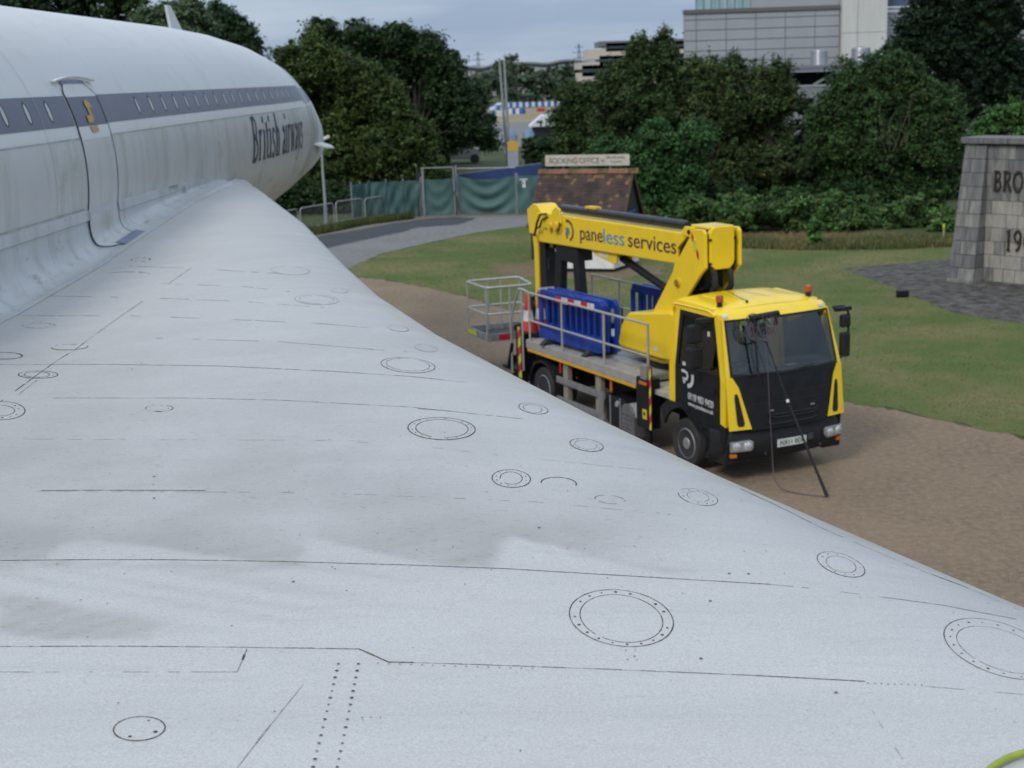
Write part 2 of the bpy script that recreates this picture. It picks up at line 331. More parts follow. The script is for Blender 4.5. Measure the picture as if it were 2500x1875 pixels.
def pal(n, base, var=.35, warm=None, wf=.0):
    b = np.array(base)[None, :]*(1+var*(RNG.random((n, 1))*2-1))*(1+.12*RNG.normal(size=(n, 3)))
    if warm is not None:
        k = RNG.random(n) < wf; b[k] = np.array(warm)*(1+.25*RNG.normal(size=(k.sum(), 1)))
    return np.clip(b, .004, 1)
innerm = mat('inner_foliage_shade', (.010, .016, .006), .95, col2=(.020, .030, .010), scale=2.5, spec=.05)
def crown(name, lobes, n, size, base, parent, var=.4, clump=.5, warm=None, wf=0., droop=.0, inner=.12, up=0., core=.66):
    """foliage from lobes (centre, rx, ry, rz): leaves gathered in sprays over and inside the lobes"""
    n = int(n*1.50); size = size*.52; base = np.array(base)*np.array([1.28, 1.62, 1.28]); clump *= .66
    vol = np.array([(l[1]*l[2]*l[3])**(2/3.) for l in lobes]); cnt = (vol/vol.sum()*n).astype(int); PT = []; NR = []; CL = []; mbc = MB()
    for (c, rx, ry, rz), k in zip(lobes, cnt):
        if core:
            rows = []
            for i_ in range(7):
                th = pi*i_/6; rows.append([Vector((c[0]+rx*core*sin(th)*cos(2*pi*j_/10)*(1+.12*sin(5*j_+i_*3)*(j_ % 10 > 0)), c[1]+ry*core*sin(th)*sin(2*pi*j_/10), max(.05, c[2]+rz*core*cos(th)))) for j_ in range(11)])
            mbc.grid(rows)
        nc = max(8, k//48); dirs = RNG.normal(size=(nc, 3)); dirs /= np.linalg.norm(dirs, axis=1)[:, None]
        rad = np.where(RNG.random(nc) < inner, .5+.4*RNG.random(nc), .74+.26*RNG.random(nc)); bump_ = 1+.10*RNG.normal(size=nc)
        cc = np.array(c)+dirs*rad[:, None]*bump_[:, None]*np.array([rx, ry, rz])
        tone = 1+.26*RNG.normal(size=nc); tone = np.clip(tone, .45, 1.75)
        idx = RNG.integers(0, nc, k); stray = RNG.random(nc) < .10; cc[stray] += dirs[stray]*np.array([rx, ry, rz])*.16*RNG.random((stray.sum(), 1)); spread = clump*(.35+.95*RNG.random(nc)**1.5); off = RNG.normal(size=(k, 3))*np.array([.55, .55, .36])
        p = cc[idx]+off*spread[idx][:, None]+np.array([0, 0, -droop])*np.abs(off[:, :1])
        if up:
            tw_ = (RNG.random(nc) < .35)*(dirs[:, 2] > .1)*(.4+RNG.random(nc)); lean = RNG.normal(size=(nc, 2))*.25; g_ = RNG.random(k)*tw_[idx]*up*2.6
            p[:, 2] += g_; p[:, :2] = p[:, :2]*1.0+lean[idx]*g_[:, None]; m_s = g_ > 0; p[m_s, :2] = (cc[idx][m_s, :2]+off[m_s, :2]*.12+lean[idx][m_s]*g_[m_s, None])
        nn = dirs[idx]*.6+RNG.normal(size=(k, 3))*.7+np.array([0, 0, .55]); nn /= np.linalg.norm(nn, axis=1)[:, None]
        PT.append(p); NR.append(nn); CL.append(pal(k, base, var, warm, wf)*tone[idx][:, None])
    PT = np.concatenate(PT); NR = np.concatenate(NR); CL = np.clip(np.concatenate(CL), .004, .5)
    k = PT[:, 2] > .03; PT = PT[k]; NR = NR[k]; CL = CL[k]
    if core: mbc.build('crown_shade_core', innerm, parent, True, fix=False)['kind'] = 'stuff'  # solid near-black cores added to stand in for shaded gaps inside the crown
    o = tri_field(name, PT, NR, size*(.55+.9*RNG.random(len(PT))), CL, leafm); o.parent = parent; return o
def lobe(px, py, r, Y, depth=1., vert=1., zsh=0.):
    p = P(px, py, Y); R = r*Y/FPX*.90; return (np.array([p.x, p.y, p.z]), R, R*depth, R*vert)
def tree(name, label, cat, spec, Y, n, size, base, group=None, trunk=True, limbs=5, **k):
    lb = [lobe(x, y, r, Y+dy, dp, vt) for (x, y, r, dy, dp, vt) in spec]
    c = np.mean([l[0] for l in lb], 0); t = thing(name, label, cat, (c[0], c[1], 0), 0, group)
    lb = [(l[0]-np.array([c[0], c[1], 0]), *l[1:]) for l in lb]
    crown('crown', lb, n, size, base, t, **k)
    m = MB(); top = max(l[0][2] for l in lb); rr = .035*max(top, 3)
    m.tube([(0, 0, 0), (.05, 0, top*.3), (0, .08, top*.62)], [rr*.8, rr*.6, rr*.4], 8); m.build('trunk', bark, t, True)
    m = MB()
    for l in lb[:limbs+3]:
        q = Vector(l[0]); m.tube([(0, 0, top*.22), (q.x*.45, q.y*.45, top*.22+(q.z-top*.22)*.6), (q.x*.6, q.y*.6, top*.22+(q.z-top*.22)*.8)], [rr*.4, rr*.2, rr*.08], 5)
    m.build('limbs', bark, t, True)
    return t

# ================================================================ AIRLINER
AZ = radians(1.2344); FV = np.array([sin(AZ), cos(AZ)]); NV = np.array([cos(AZ), -sin(AZ)])
def FL(d, lat, z): # d metres forward of the eye along the fuselage axis, lat metres to the left, z above the ground
    return Vector((-lat*NV[0]+d*FV[0], -lat*NV[1]+d*FV[1], z))
KD = np.array([-30, 20, 22, 24, 26, 28, 30, 31.5, 33, 34.2, 34.5])
KW = np.array([1.35, 1.35, 1.41, 1.40, 1.30, 1.10, .866, .642, .416, .19, .02])
KH = np.array([1.589, 1.589, 1.576, 1.492, 1.361, 1.161, .892, .627, .366, .106, .02])
KC = np.array([-.748, -.748, -.766, -.776, -.821, -.94, -1.126, -1.305, -1.476, -1.646, -1.66])+EYE
LATC = 5.35
def FZ(d, z, off=0.):
    w = np.interp(d, KD, KW); h = np.interp(d, KD, KH); c = np.interp(d, KD, KC); s = max(-.999, min(.999, (z-c)/h)); k = math.sqrt(1-s*s)
    return FL(d, LATC-w*k-off*k, z+off*s)
E = EYE
skin = bpy.data.materials.new('white_aircraft_paint'); skin.use_nodes = True
def streak_mat(m, c_clean, c_dirt, c_green, amt, rough=.42, dirt_attr=False):
    t = m.node_tree; b = t.nodes['Principled BSDF']; b.inputs['Roughness'].default_value = rough; b.inputs['Specular IOR Level'].default_value = .4
    co = N(t, 'ShaderNodeTexCoord')
    def tex(sc, s, d, r=.6):
        mp = N(t, 'ShaderNodeMapping'); mp.inputs['Scale'].default_value = sc; t.links.new(co.outputs['Object'], mp.inputs[0])
        n = N(t, 'ShaderNodeTexNoise'); n.inputs['Scale'].default_value = s; n.inputs['Detail'].default_value = d; n.inputs['Roughness'].default_value = r; t.links.new(mp.outputs[0], n.inputs['Vector']); return n.outputs['Fac']
    def ramp(x, lo, hi, a=0., b_=1.):
        r = N(t, 'ShaderNodeMapRange'); r.inputs['From Min'].default_value = lo; r.inputs['From Max'].default_value = hi; r.inputs['To Min'].default_value = a; r.inputs['To Max'].default_value = b_; t.links.new(x, r.inputs[0]); return r.outputs[0]
    def mixc(f, a, c2):
        m_ = N(t, 'ShaderNodeMixRGB'); t.links.new(f, m_.inputs['Fac'])
        if isinstance(a, tuple): m_.inputs['Color1'].default_value = (*a, 1)
        else: t.links.new(a, m_.inputs['Color1'])
        m_.inputs['Color2'].default_value = (*c2, 1); return m_.outputs[0]
    return t, b, tex, ramp, mixc
t, b, tex, ramp, mixc = streak_mat(skin, None, None, None, 1)
c = mixc(ramp(tex((1, .35, 1), .9, 5), .4, .75, 0, .35), (.63, .63, .63), (.48, .48, .47))
c = mixc(ramp(tex((6, 3, .5), 1.1, 6), .55, .8, 0, .5), c, (.46, .47, .43)); t.links.new(c, b.inputs['Base Color'])
skin_low = bpy.data.materials.new('streaked_lower_skin'); skin_low.use_nodes = True
t, b, tex, ramp, mixc = streak_mat(skin_low, None, None, None, 1, rough=.38)
c = mixc(ramp(tex((1, .5, 1), 1.2, 5), .35, .7, 0, .6), (.53, .53, .53), (.42, .425, .42))
c = mixc(ramp(tex((9, 3.2, .28), 1.2, 7), .50, .72, 0, .75), c, (.33, .34, .29))
c = mixc(ramp(tex((5, 1.2, .9), 1.6, 6, .7), .57, .72, 0, .6), c, (.20, .21, .12)); t.links.new(c, b.inputs['Base Color'])
skin_fair = bpy.data.materials.new('mossy_fairing'); skin_fair.use_nodes = True
t, b, tex, ramp, mixc = streak_mat(skin_fair, None, None, None, 1, rough=.45)
c = mixc(ramp(tex((1, .5, 1), 2.2, 5), .4, .7, 0, .5), (.50, .51, .52), (.38, .39, .385))
c = mixc(ramp(tex((7, 4.2, .5), 1.4, 7), .50, .72, 0, .6), c, (.29, .30, .27))
c = mixc(ramp(tex((3, 1.1, 2.0), 1.4, 6, .7), .555, .66, 0, .75), c, (.15, .16, .08)); t.links.new(c, b.inputs['Base Color'])
band_m = mat('faded_navy_stripe', (.085, .09, .135), .4, col2=(.115, .118, .155), scale=1.2, lo=.3, hi=.7)
band_d = mat('navy_door_stripe', (.055, .06, .10), .35, col2=(.075, .08, .12), scale=2)
navy = mat('navy_lettering', (.016, .026, .065), .45, col2=(.03, .042, .09), scale=6)
window_m = mat('blanked_window', (.46, .48, .46), .3, col2=(.36, .38, .37), scale=2)
gasket = mat('dark_gasket', (.05, .055, .065), .6, col2=(.08, .085, .09), scale=8)
blue_grey = mat('blue_grey_sill', (.19, .22, .32), .5, col2=(.14, .17, .25), scale=7)

plane = thing('supersonic_airliner', 'white delta-winged airliner with dark window stripe, seen from above its right wing', 'aeroplane', tuple(FL(12, LATC, 0)))
PO = plane.location.copy()
def pl(mb, name, m, smooth=False, fix=True, **k):
    o = mb.build(name, m, plane, smooth, fix=fix, **k); o.data.transform(Matrix.Translation(-PO)); return o
def plo(o): o.parent = plane; o.data.transform(Matrix.Translation(-PO)); return o
ds = list(np.arange(-14, 20, .5))+list(np.arange(20, 34.5, .25))+[34.5]; nth = 72; rows = []
for d in ds:
    w = np.interp(d, KD, KW); h = np.interp(d, KD, KH); c_ = np.interp(d, KD, KC)
    zs = []
    row = []
    for k in range(nth+1):
        a = -pi/2+2*pi*k/nth
        row.append(FL(d, LATC-w*cos(a), c_+h*sin(a)))
    rows.append(row)
mb = MB(); mb.grid(rows)
fo = mb.build('fuselage', [skin], plane, True); fo.data.transform(Matrix.Translation(-PO))
def patch(name, d0, d1, z0, z1, off, m, nd=40, nz=8, thick=0):
    mb = MB(); mb.grid([[FZ(d0+(d1-d0)*i/nd, z0+(z1-z0)*j/nz, off) for j in range(nz+1)] for i in range(nd+1)])
    return pl(mb, name, m, True)
low = patch('lower_skin', -14, 27.5, E-2.1, E-.42, .004, skin_low, 120, 26)
patch('window_stripe', -14, 12.44, E-.312, E-.052, .005, band_m, 40, 6)
patch('window_stripe', 13.39, 25.2, E-.312, E-.052, .005, band_m, 50, 6)
# darker cockpit end of the stripe
patch('window_stripe', 25.2, 27.6, E-.36, E-.10, .006, mat('nose_visor_glass', (.10, .13, .18), .25, col2=(.2, .23, .28), scale=3), 10, 5)
for d_ in (25.5, 26.0):
    mb = MB(); mb.grid([[FZ(d_+s*.03, E+.3-2.0*j/24, .008) for j in range(25)] for s in (-1, 1)]); pl(mb, 'frame_joint', mat('grey_blue_joint_paint', (.25, .27, .29), .5, col2=(.33, .34, .36), scale=4), True)  # grey-blue seam stripes around the nose
# windows
def oval(d, z, rd, rz, off, n=16): return [FZ(d+rd*cos(2*pi*k/n), z+rz*sin(2*pi*k/n), off) for k in range(n)]
for i in range(12): pass
wd = [11.90-.515*i for i in range(0, 22)]+[14.60+.52*i for i in range(0, 20)]
for i, d_ in enumerate(wd):
    mb = MB(); a = oval(d_+.01, E-.176, .050, .094, .0082); b_ = oval(d_, E-.18, .036, .078, .0084); n = 16
    mb.add(a+b_, [(k, (k+1) % n, n+(k+1) % n, n+k) for k in range(n)]); wf = pl(mb, 'window', gasket, fix=False)
    mb = MB(); mb.add(oval(d_, E-.18, .038, .080, .0080), [tuple(range(n))]); pn = mb.build('pane', window_m, wf, fix=False); pn.data.transform(Matrix.Translation(-PO))
# door with its dark gap, sill and drip rail
DZ = [E+.045-(.045+1.08)*j/22 for j in range(23)]
yk = np.array([-3, 1, 3, 4.75, 6.1, 7.0, 7.9, 8.6, 9.9, 11.3, 14.4, 18.0, 19.8])
xk = np.array([6.6, 4.2, 2.95, 1.847, 1.019, .469, -.023, -.383, -.877, -1.279, -2.05, -3.122, -3.753])
zl = np.array([2.3, 2.15, 2.05, 1.95, 1.85, 1.75, 1.66, 1.6, 1.53, 1.48, 1.42, 1.32, 1.3])
def wing_h(x, y):
    xl = np.interp(y, yk, xk); k = np.interp(y, [3, 7, 9, 12, 20], [.86, .86, .9, .95, .97]); s = (xl-x)*k; xr = -3.9+.0215*y
    a = np.clip((x-xr)/np.maximum(xl-xr, .3), 0, 1); dl = np.interp(y, yk, zl); dr = np.interp(y, [-3, 9.9, 11.9, 13.3, 15.4, 17.4, 19.3, 20], [1.66, 1.57, 1.49, 1.38, 1.24, 1.15, 1.2, 1.25])
    A = .26*np.interp(y, [3, 12, 19], [1, .75, .25]); inner = dl-A; b_ = a*a*(3-2*a)*.6+a*.4; drop = dr+(inner-dr)*b_
    ss = np.clip(s, 0, None); r = .10; nose = np.where(ss < r, r*(1-np.sqrt(np.clip(1-(1-ss/r)**2, 0, 1))), 0)
    return EYE-drop-A*np.exp(-ss/.45)-nose
def ffair(d):   # profile of the wing root fairing at station d: list of (lat, z)
    wz = lambda l: float(wing_h(*FL(d, l, 0).xy)); rz_ = wz(3.82)
    zc = max(E-1.075, rz_+.085); h = max(zc-.1-rz_, .01); tp = max(0., min(1., (17.5-d)/4)); lw = .018*tp; fz = 1-max(0., min(1., (d-17.2)/1.6)); base = 4.034+.05*(1-fz)
    p = [(base+.008, zc+.02), (base-lw, zc+.012), (base-lw-.002, zc), (base-lw-.002, zc-.075), (base-.004, zc-.082)]
    for k in range(1, 9):
        a = k/8; p.append((base-.004-.21*fz*a**2.6, zc-.1-h*(1-(1-a)**1.7)))
    p += [(3.80+.2*(1-fz), wz(3.80+.2*(1-fz))+.006), (3.74+.25*(1-fz), wz(3.74+.25*(1-fz))+.003)]
    return p
dds = list(np.arange(-6, 18.9, .2)); mb = MB(); mb.grid([[FL(d, l, z) for l, z in ffair(d)] for d in dds]); pl(mb, 'wing_root_fairing', skin_fair, True)
def fz_door(d, u, off):  # u in 0..1 down the door: first on the fuselage, then over the fairing
    if u < .74: return FZ(d, E+.045-(1.12)*u/.74, off)
    pr = ffair(d)[3:-2]; s = (u-.74)/.26*(len(pr)-1.2); i = int(s); f_ = s-i; a = pr[i]; b_ = pr[min(i+1, len(pr)-1)]
    return FL(d, a[0]+(b_[0]-a[0])*f_-off-.004, a[1]+(b_[1]-a[1])*f_+off*.5)
dl0, dl1 = 12.48, 13.35; NU = 40
def dxl(u): return dl0+(.10*max(0, (.04-u)/.04) if u < .04 else 0)+(.32*((u-.9)/.1)**2 if u > .9 else 0)
def dxr(u): return dl1-(.22*((.08-u)/.08)**1.5 if u < .08 else 0)
mb = MB(); mb.grid([[fz_door(dxl(i/NU)+(dxr(i/NU)-dxl(i/NU))*k/8, i/NU*.985, .012) for k in range(9)] for i in range(NU+1)])
door = pl(mb, 'door', [skin, band_d, skin_low], True)
for f in door.data.polygons:
    zc_ = f.center.z+PO.z
    f.material_index = 1 if E-.312 < zc_ < E-.052 else (2 if zc_ < E-.43 else 0)
for fn, sgn in ((dxl, -1), (dxr, 1)):
    mb = MB(); mb.grid([[fz_door(fn(i/NU)+sgn*(.002+(.010 if sgn < 0 else .028)*k), i/NU, .016) for k in (0, 1)] for i in range(NU+1)]); pl(mb, 'door_gap', mat('blue_grey_gap', (.09, .105, .135), .6, col2=(.16, .18, .22), scale=3), True)
mb = MB(); mb.grid([[FZ(dl0+.06+(dl1-dl0-.22)*k/6, E+.045+.03*i, .013) for k in range(7)] for i in range(2)]); pl(mb, 'door_head', blue_grey, True)
mb = MB(); mb.grid([[fz_door(dxl(1)+(dl1+.12-dxl(1))*k/6, .955+.05*i, .016) for k in range(7)] for i in range(2)]); pl(mb, 'door_sill', blue_grey, True)
mb = MB(); pr_ = [FZ(12.33+1.12*k/14, E+.065+.035*sin(pi*k/14), .03) for k in range(15)]
for a, b_ in zip(pr_[:-1], pr_[1:]): mb.bar(a, b_, .04, .012)
pl(mb, 'drip_rail', skin)
# yellow transfer on the door and the placard under it
og = mat('golden_transfer', (.50, .30, .035), .5, col2=(.38, .24, .05), scale=12)
def dpatch(pts, m, name, off=.019):
    mb = MB(); mb.add([FZ(d_, z_, off) for d_, z_ in pts], [tuple(range(len(pts)))]); return pl(mb, name, m, fix=False)
dpatch([(12.80, E-.30), (12.80, E-.235), (12.90, E-.235), (12.90, E-.18), (12.87, E-.13), (12.92, E-.10), (12.98, E-.10), (13.06, E-.145), (13.05, E-.185), (12.99, E-.16), (12.975, E-.20), (12.99, E-.27), (12.93, E-.30)], og, 'golden_emblem')
dpatch([(12.80, E-.33), (13.02, E-.33), (13.02, E-.385), (12.84, E-.39)], mat('orange_placard', (.45, .22, .10), .5, col2=(.4, .3, .26), scale=25), 'placard')
# lettering along the forward fuselage
qs, wid = glyph_quads('British airways', .05); mb = MB(); k_ = 4.15/wid; z0 = E-1.09; hh = .62
for q in qs:
    n_ = max(1, int(abs(q[0][1]-q[2][1])*14))
    for i in range(n_):
        A = [(q[0][0]+(q[3][0]-q[0][0])*f_, q[0][1]+(q[3][1]-q[0][1])*f_) for f_ in (i/n_, (i+1)/n_)]; B2 = [(q[1][0]+(q[2][0]-q[1][0])*f_, q[1][1]+(q[2][1]-q[1][1])*f_) for f_ in (i/n_, (i+1)/n_)]
        mb.add([FZ(19.98+x*k_, z0+y*hh*1.02, .012) for x, y in (A[0], B2[0], B2[1], A[1])], [(0, 1, 2, 3)])
pl(mb, 'lettering', navy, fix=False)
# nose strake, top aerial, pitot-like probe
mb = MB(); st = [FZ(26.2, E-1.12, 0), FZ(28.9, E-1.20, 0), FL(28.9, 4.17, E-1.27), FL(28.3, 4.03, E-1.29), FL(27.6, 4.10, E-1.25)]
mb.add([p for p in st]+[p+Vector((0, 0, -.03)) for p in st], [(0, 1, 2, 3, 4), (9, 8, 7, 6, 5)]+[(i, (i+1) % 5, 5+(i+1) % 5, 5+i) for i in range(5)]); pl(mb, 'nose_strake', skin)
mb = MB(); t0 = [(21.25, E+.80), (21.95, E+.80), (21.28, E+1.17), (21.06, E+1.17)]
mb.add([FL(d_, LATC+.02, z_) for d_, z_ in t0]+[FL(d_, LATC-.02, z_) for d_, z_ in t0], [(0, 1, 2, 3), (7, 6, 5, 4)]+[(i, (i+1) % 4, 4+(i+1) % 4, 4+i) for i in range(4)]); pl(mb, 'blade_aerial', skin)
for a, b_ in (((12.2, E-1.9), (12.2, E-.43)),): pass
def fseam(pts, w, m, name='skin_joint', off=.008, n=30):
    mb = MB(); rows = []
    for (a, b_) in zip(pts[:-1], pts[1:]):
        for i in range(n+1):
            t_ = i/n; d_ = a[0]+(b_[0]-a[0])*t_; z_ = a[1]+(b_[1]-a[1])*t_; vert = abs(b_[1]-a[1]) > abs(b_[0]-a[0])*.5
            rows.append([FZ(d_-(w if vert else 0), z_-(0 if vert else w), off), FZ(d_+(w if vert else 0), z_+(0 if vert else w), off)])
    mb.grid(rows); return pl(mb, name, m, True)
fj = mat('fuselage_joint', (.28, .29, .30), .6, col2=(.42, .43, .44), scale=5, lo=.45, hi=.6)
for d_ in (11.65, 18.1): fseam([(d_, E+.7), (d_, E-1.0)], .0035, mat('faint_joint', (.40, .41, .42), .6, col2=(.5, .51, .52), scale=3))
fseam([(8, E-.425), (24.5, E-.43)], .004, fj); fseam([(-6, E-1.02), (12.4, E-1.04)], .005, fj)
# struts that hold the resting nose wheel and main gear below (standing on the yard)
for nm, d_, l_ in (('nose_gear', 22.0, LATC), ('main_gear', -4.0, LATC-2.5)):
    mb = MB(); mb.tube([FL(d_, l_, E-2.2), FL(d_, l_, .4)], .09, 10); g_ = pl(mb, nm, grey_paint, True)
    for s_ in (-.28, .28):
        mb = MB(); mb.lathe([(.1, -.11), (.38, -.12), (.42, -.06), (.42, .06), (.38, .12), (.1, .11)], FL(d_, l_+s_, .43), (NV[0], NV[1], 0), 18); w_ = mb.build('wheel', blackrub, g_, True); w_.data.transform(Matrix.Translation(-PO))

# ---- wing
ys = np.concatenate([np.arange(-3, 2.6, .2), np.arange(2.6, 8, .028), np.arange(8, 12, .05), np.arange(12, 19.75, .1), [19.79]])
tt = np.concatenate([np.linspace(0, .03, 8)[:-1]**1.0, np.linspace(.03, .2, 26)[:-1], np.linspace(.2, 1, 190)]); NS = len(tt)
YY = ys[:, None]*np.ones(NS)[None, :]; XL = np.interp(ys, yk, xk)
XLs = np.convolve(np.pad(XL, 4, mode='edge'), np.ones(9)/9, 'valid'); XL = XLs
XR = -3.9+.0215*ys; XX = XL[:, None]-(XL-XR)[:, None]*tt[None, :]
ZZ = wing_h(np.minimum(XX, np.interp(ys, yk, xk)[:, None]-.0), YY)
ZZ[:, 0] = ZZ[:, 1]-.06
V = np.stack([XX, YY, ZZ], -1); nr_ = len(ys)
def pinp(px, py, poly):
    ins = np.zeros(px.shape, bool); n = len(poly)
    for i in range(n):
        x0, y0 = poly[i]; x1, y1 = poly[(i+1) % n]
        if y0 == y1: continue
        c_ = ((y0 > py) != (y1 > py)) & (px < (x1-x0)*(py-y0)/(y1-y0)+x0); ins ^= c_
    return ins
# wear map: where the brush has been and where the grime still lies (areas fixed on the wing's surface)
q = V-np.array([0, 0, EYE]); dn = q@_f; PX = 1250+FPX*(q@R2)/np.where(dn < .2, .2, dn); PY = 937.5+FPX*(q@D2)/np.where(dn < .2, .2, dn)
ok = dn > .5
def sm(x, a, b_): t_ = np.clip((x-a)/(b_-a), 0, 1); return t_*t_*(3-2*t_)
dirt = .50*sm(PY, 640, 900)*(1-sm(PX, 900, 1400))+.25*sm(PY, 980, 1120)*(1-sm(PX, 1500, 1900))
dirt = np.maximum(dirt, (.55*sm(PY, 1090, 1240)+.45*sm(PY, 1200, 1330))*(1-sm(PX+.9*(PY-1300), 1480, 1800)))
edge = 1375+np.maximum(PX-300, 0)*.012
dirt *= (1-sm(PY, 1372, 1400))
def blur(a, n=2):
    for _ in range(n):
        a = np.pad(a, 1, mode='edge'); a = (a[1:-1, 1:-1]*2+a[:-2, 1:-1]+a[2:, 1:-1]+a[1:-1, :-2]+a[1:-1, 2:])/6
    return a
for poly, val in (([(110, 1366), (150, 1330), (185, 1322), (250, 1322), (339, 1330), (450, 1347), (633, 1372), (300, 1376)], .06), ([(723, 1375), (745, 1325), (757, 1311), (904, 1345), (1085, 1384), (900, 1395)], .06),
                  ([(1195, 1395), (1225, 1330), (1243, 1305), (1413, 1350), (1640, 1420), (1400, 1425)], .06), ([(0, 1449), (90, 1463), (393, 1521), (400, 1535), (362, 1557), (136, 1562), (60, 1553), (0, 1539)], .95),
                  ([(0, 1366), (130, 1366), (60, 1392), (0, 1400)], .6), ([(400, 1373), (690, 1376), (650, 1392), (560, 1398), (480, 1388)], .7), ([(1250, 1335), (1420, 1360), (1700, 1392), (1640, 1405), (1400, 1352)], .8)):
    m_ = pinp(PX, PY, poly) & ok; dirt[m_] = val
tcoord = PY-.165*PX; brush = .5+.5*np.sin(tcoord*.13+1.5*np.sin(tcoord*.041)+.6); brush = sm(brush, .35, .95)*sm(PY, 1376, 1392)*(1-sm(PY+.30*PX, 1640, 1800))*(1-sm(PY, 1530, 1575)); dirt = np.maximum(dirt, .42*brush)
dirt = np.maximum(dirt, .20*(1-sm(PX, 900, 1500))*(1-sm(PY, 1380, 1420))); dirt = blur(dirt, 1); dirt[~ok] = .3
ang = np.clip((PY-1100)*.01+PX*.0012, -50, 50); comb = .5+.5*np.sin(PY*.21+PX*.045+3*np.sin(PX*.004)); dirt = dirt*(.78+.30*comb*sm(PY, 1280, 1400)+.15*(1-sm(PY, 1280, 1400)))
dirt = np.clip(dirt*.88, 0, 1)
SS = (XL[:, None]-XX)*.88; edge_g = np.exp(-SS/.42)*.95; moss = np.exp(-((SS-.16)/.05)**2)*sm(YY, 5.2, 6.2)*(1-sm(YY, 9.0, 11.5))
under = [(.0, -.05), (.25, -.16), (.9, -.24), (2.2, -.34)]
me = bpy.data.meshes.new('wing'); idx = np.arange(nr_*NS).reshape(nr_, NS)
F1 = np.stack([idx[:-1, :-1], idx[1:, :-1], idx[1:, 1:], idx[:-1, 1:]], -1).reshape(-1, 4)
UV = []; 
for s_, dz in under:
    x_ = np.maximum(XL-s_*1.1-.02, XR+.02); UV.append(np.stack([x_, ys, ZZ[:, 0]+dz], -1))
UV.append(np.stack([XR+.01, ys, ZZ[:, -1]-.4], -1)); UV = np.stack([V[:, 0]]+UV, 1); nu = UV.shape[1]
idu = nr_*NS+np.arange(nr_*nu).reshape(nr_, nu); F2 = np.stack([idu[:-1, :-1], idu[:-1, 1:], idu[1:, 1:], idu[1:, :-1]], -1).reshape(-1, 4)
AV = np.concatenate([V.reshape(-1, 3), UV.reshape(-1, 3)]); AF = np.concatenate([F1, F2])
me.vertices.add(len(AV)); me.vertices.foreach_set('co', (AV-np.array(PO)).astype(np.float32).ravel()); me.loops.add(AF.size); me.loops.foreach_set('vertex_index', AF.astype(np.int32).ravel())
me.polygons.add(len(AF)); me.polygons.foreach_set('loop_start', np.arange(0, AF.size, 4, dtype=np.int32))
me.polygons.foreach_set('use_smooth', np.ones(len(AF), bool))
at = me.attributes.new('grime', 'FLOAT', 'POINT'); at.data.foreach_set('value', np.concatenate([dirt.ravel(), np.full(UV.shape[0]*nu, .8)]).astype(np.float32))
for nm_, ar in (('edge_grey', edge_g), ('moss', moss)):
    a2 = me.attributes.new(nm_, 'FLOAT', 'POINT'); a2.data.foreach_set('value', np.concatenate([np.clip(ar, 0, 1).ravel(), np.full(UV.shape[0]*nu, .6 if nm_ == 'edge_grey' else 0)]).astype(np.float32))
me.update(calc_edges=True)
wm = bpy.data.materials.new('weathered_wing_paint'); wm.use_nodes = True
t, b, tex, ramp, mixc = streak_mat(wm, None, None, None, 1, rough=.48)
at_ = N(t, 'ShaderNodeAttribute', attribute_name='grime'); g0 = at_.outputs['Fac']
nzf = ramp(tex((1, 1, 1), 1.6, 6), .25, .75, .35, 1.60); mu = N(t, 'ShaderNodeMath', operation='MULTIPLY'); t.links.new(g0, mu.inputs[0]); t.links.new(nzf, mu.inputs[1])
c = mixc(ramp(tex((.5, 3.2, 1), 1.1, 7), .38, .68, 0, .60), (.575, .57, .565), (.49, .486, .48))
c = mixc(ramp(tex((.8, 1.1, 1), .8, 5), .42, .72, 0, .55), c, (.53, .515, .505))
c = mixc(ramp(tex((1.2, 9, 1), 1.7, 7, .7), .52, .74, 0, .42), c, (.43, .425, .415))
m_ = N(t, 'ShaderNodeMixRGB'); t.links.new(mu.outputs[0], m_.inputs['Fac']); t.links.new(c, m_.inputs['Color1']); m_.inputs['Color2'].default_value = (.36, .35, .34, 1)
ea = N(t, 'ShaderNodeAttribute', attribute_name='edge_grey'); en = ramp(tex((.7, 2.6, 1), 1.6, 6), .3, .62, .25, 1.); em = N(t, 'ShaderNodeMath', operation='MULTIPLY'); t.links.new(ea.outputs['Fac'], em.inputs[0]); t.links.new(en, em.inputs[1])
c = mixc(em.outputs[0], m_.outputs[0], (.31, .32, .31))  # grey-green dirt along the leading edge, plus its shading painted into the colour
ma = N(t, 'ShaderNodeAttribute', attribute_name='moss'); mn = ramp(tex((1.5, 1.5, 1), 2.2, 5), .35, .6, .1, .75); mm_ = N(t, 'ShaderNodeMath', operation='MULTIPLY'); t.links.new(ma.outputs['Fac'], mm_.inputs[0]); t.links.new(mn, mm_.inputs[1]); c = mixc(mm_.outputs[0], c, (.44, .40, .27))
fine = ramp(tex((11, 30, 14), 2.2, 4, .7), .58, .66, 0, 1); f2 = N(t, 'ShaderNodeMath', operation='MULTIPLY'); t.links.new(fine, f2.inputs[0]); f3 = ramp(mu.outputs[0], 0, 1, .10, .65); t.links.new(f3, f2.inputs[1])
c = mixc(f2.outputs[0], c, (.19, .185, .18))
fl = ramp(tex((12, 20, 12), 3.1, 3, .8), .60, .66, 0, .34); c = mixc(fl, c, (.33, .33, .32))
hf = ramp(tex((50, 110, 60), 2.6, 2, .8), .40, .60, 0, .50); c = mixc(hf, c, (.30, .295, .29))
t.links.new(c, b.inputs['Base Color'])
bp = N(t, 'ShaderNodeBump'); bp.inputs['Strength'].default_value = .10; bp.inputs['Distance'].default_value = .004; t.links.new(tex((40, 40, 40), 3, 3, .8), bp.inputs['Height']); t.links.new(bp.outputs[0], b.inputs['Normal'])
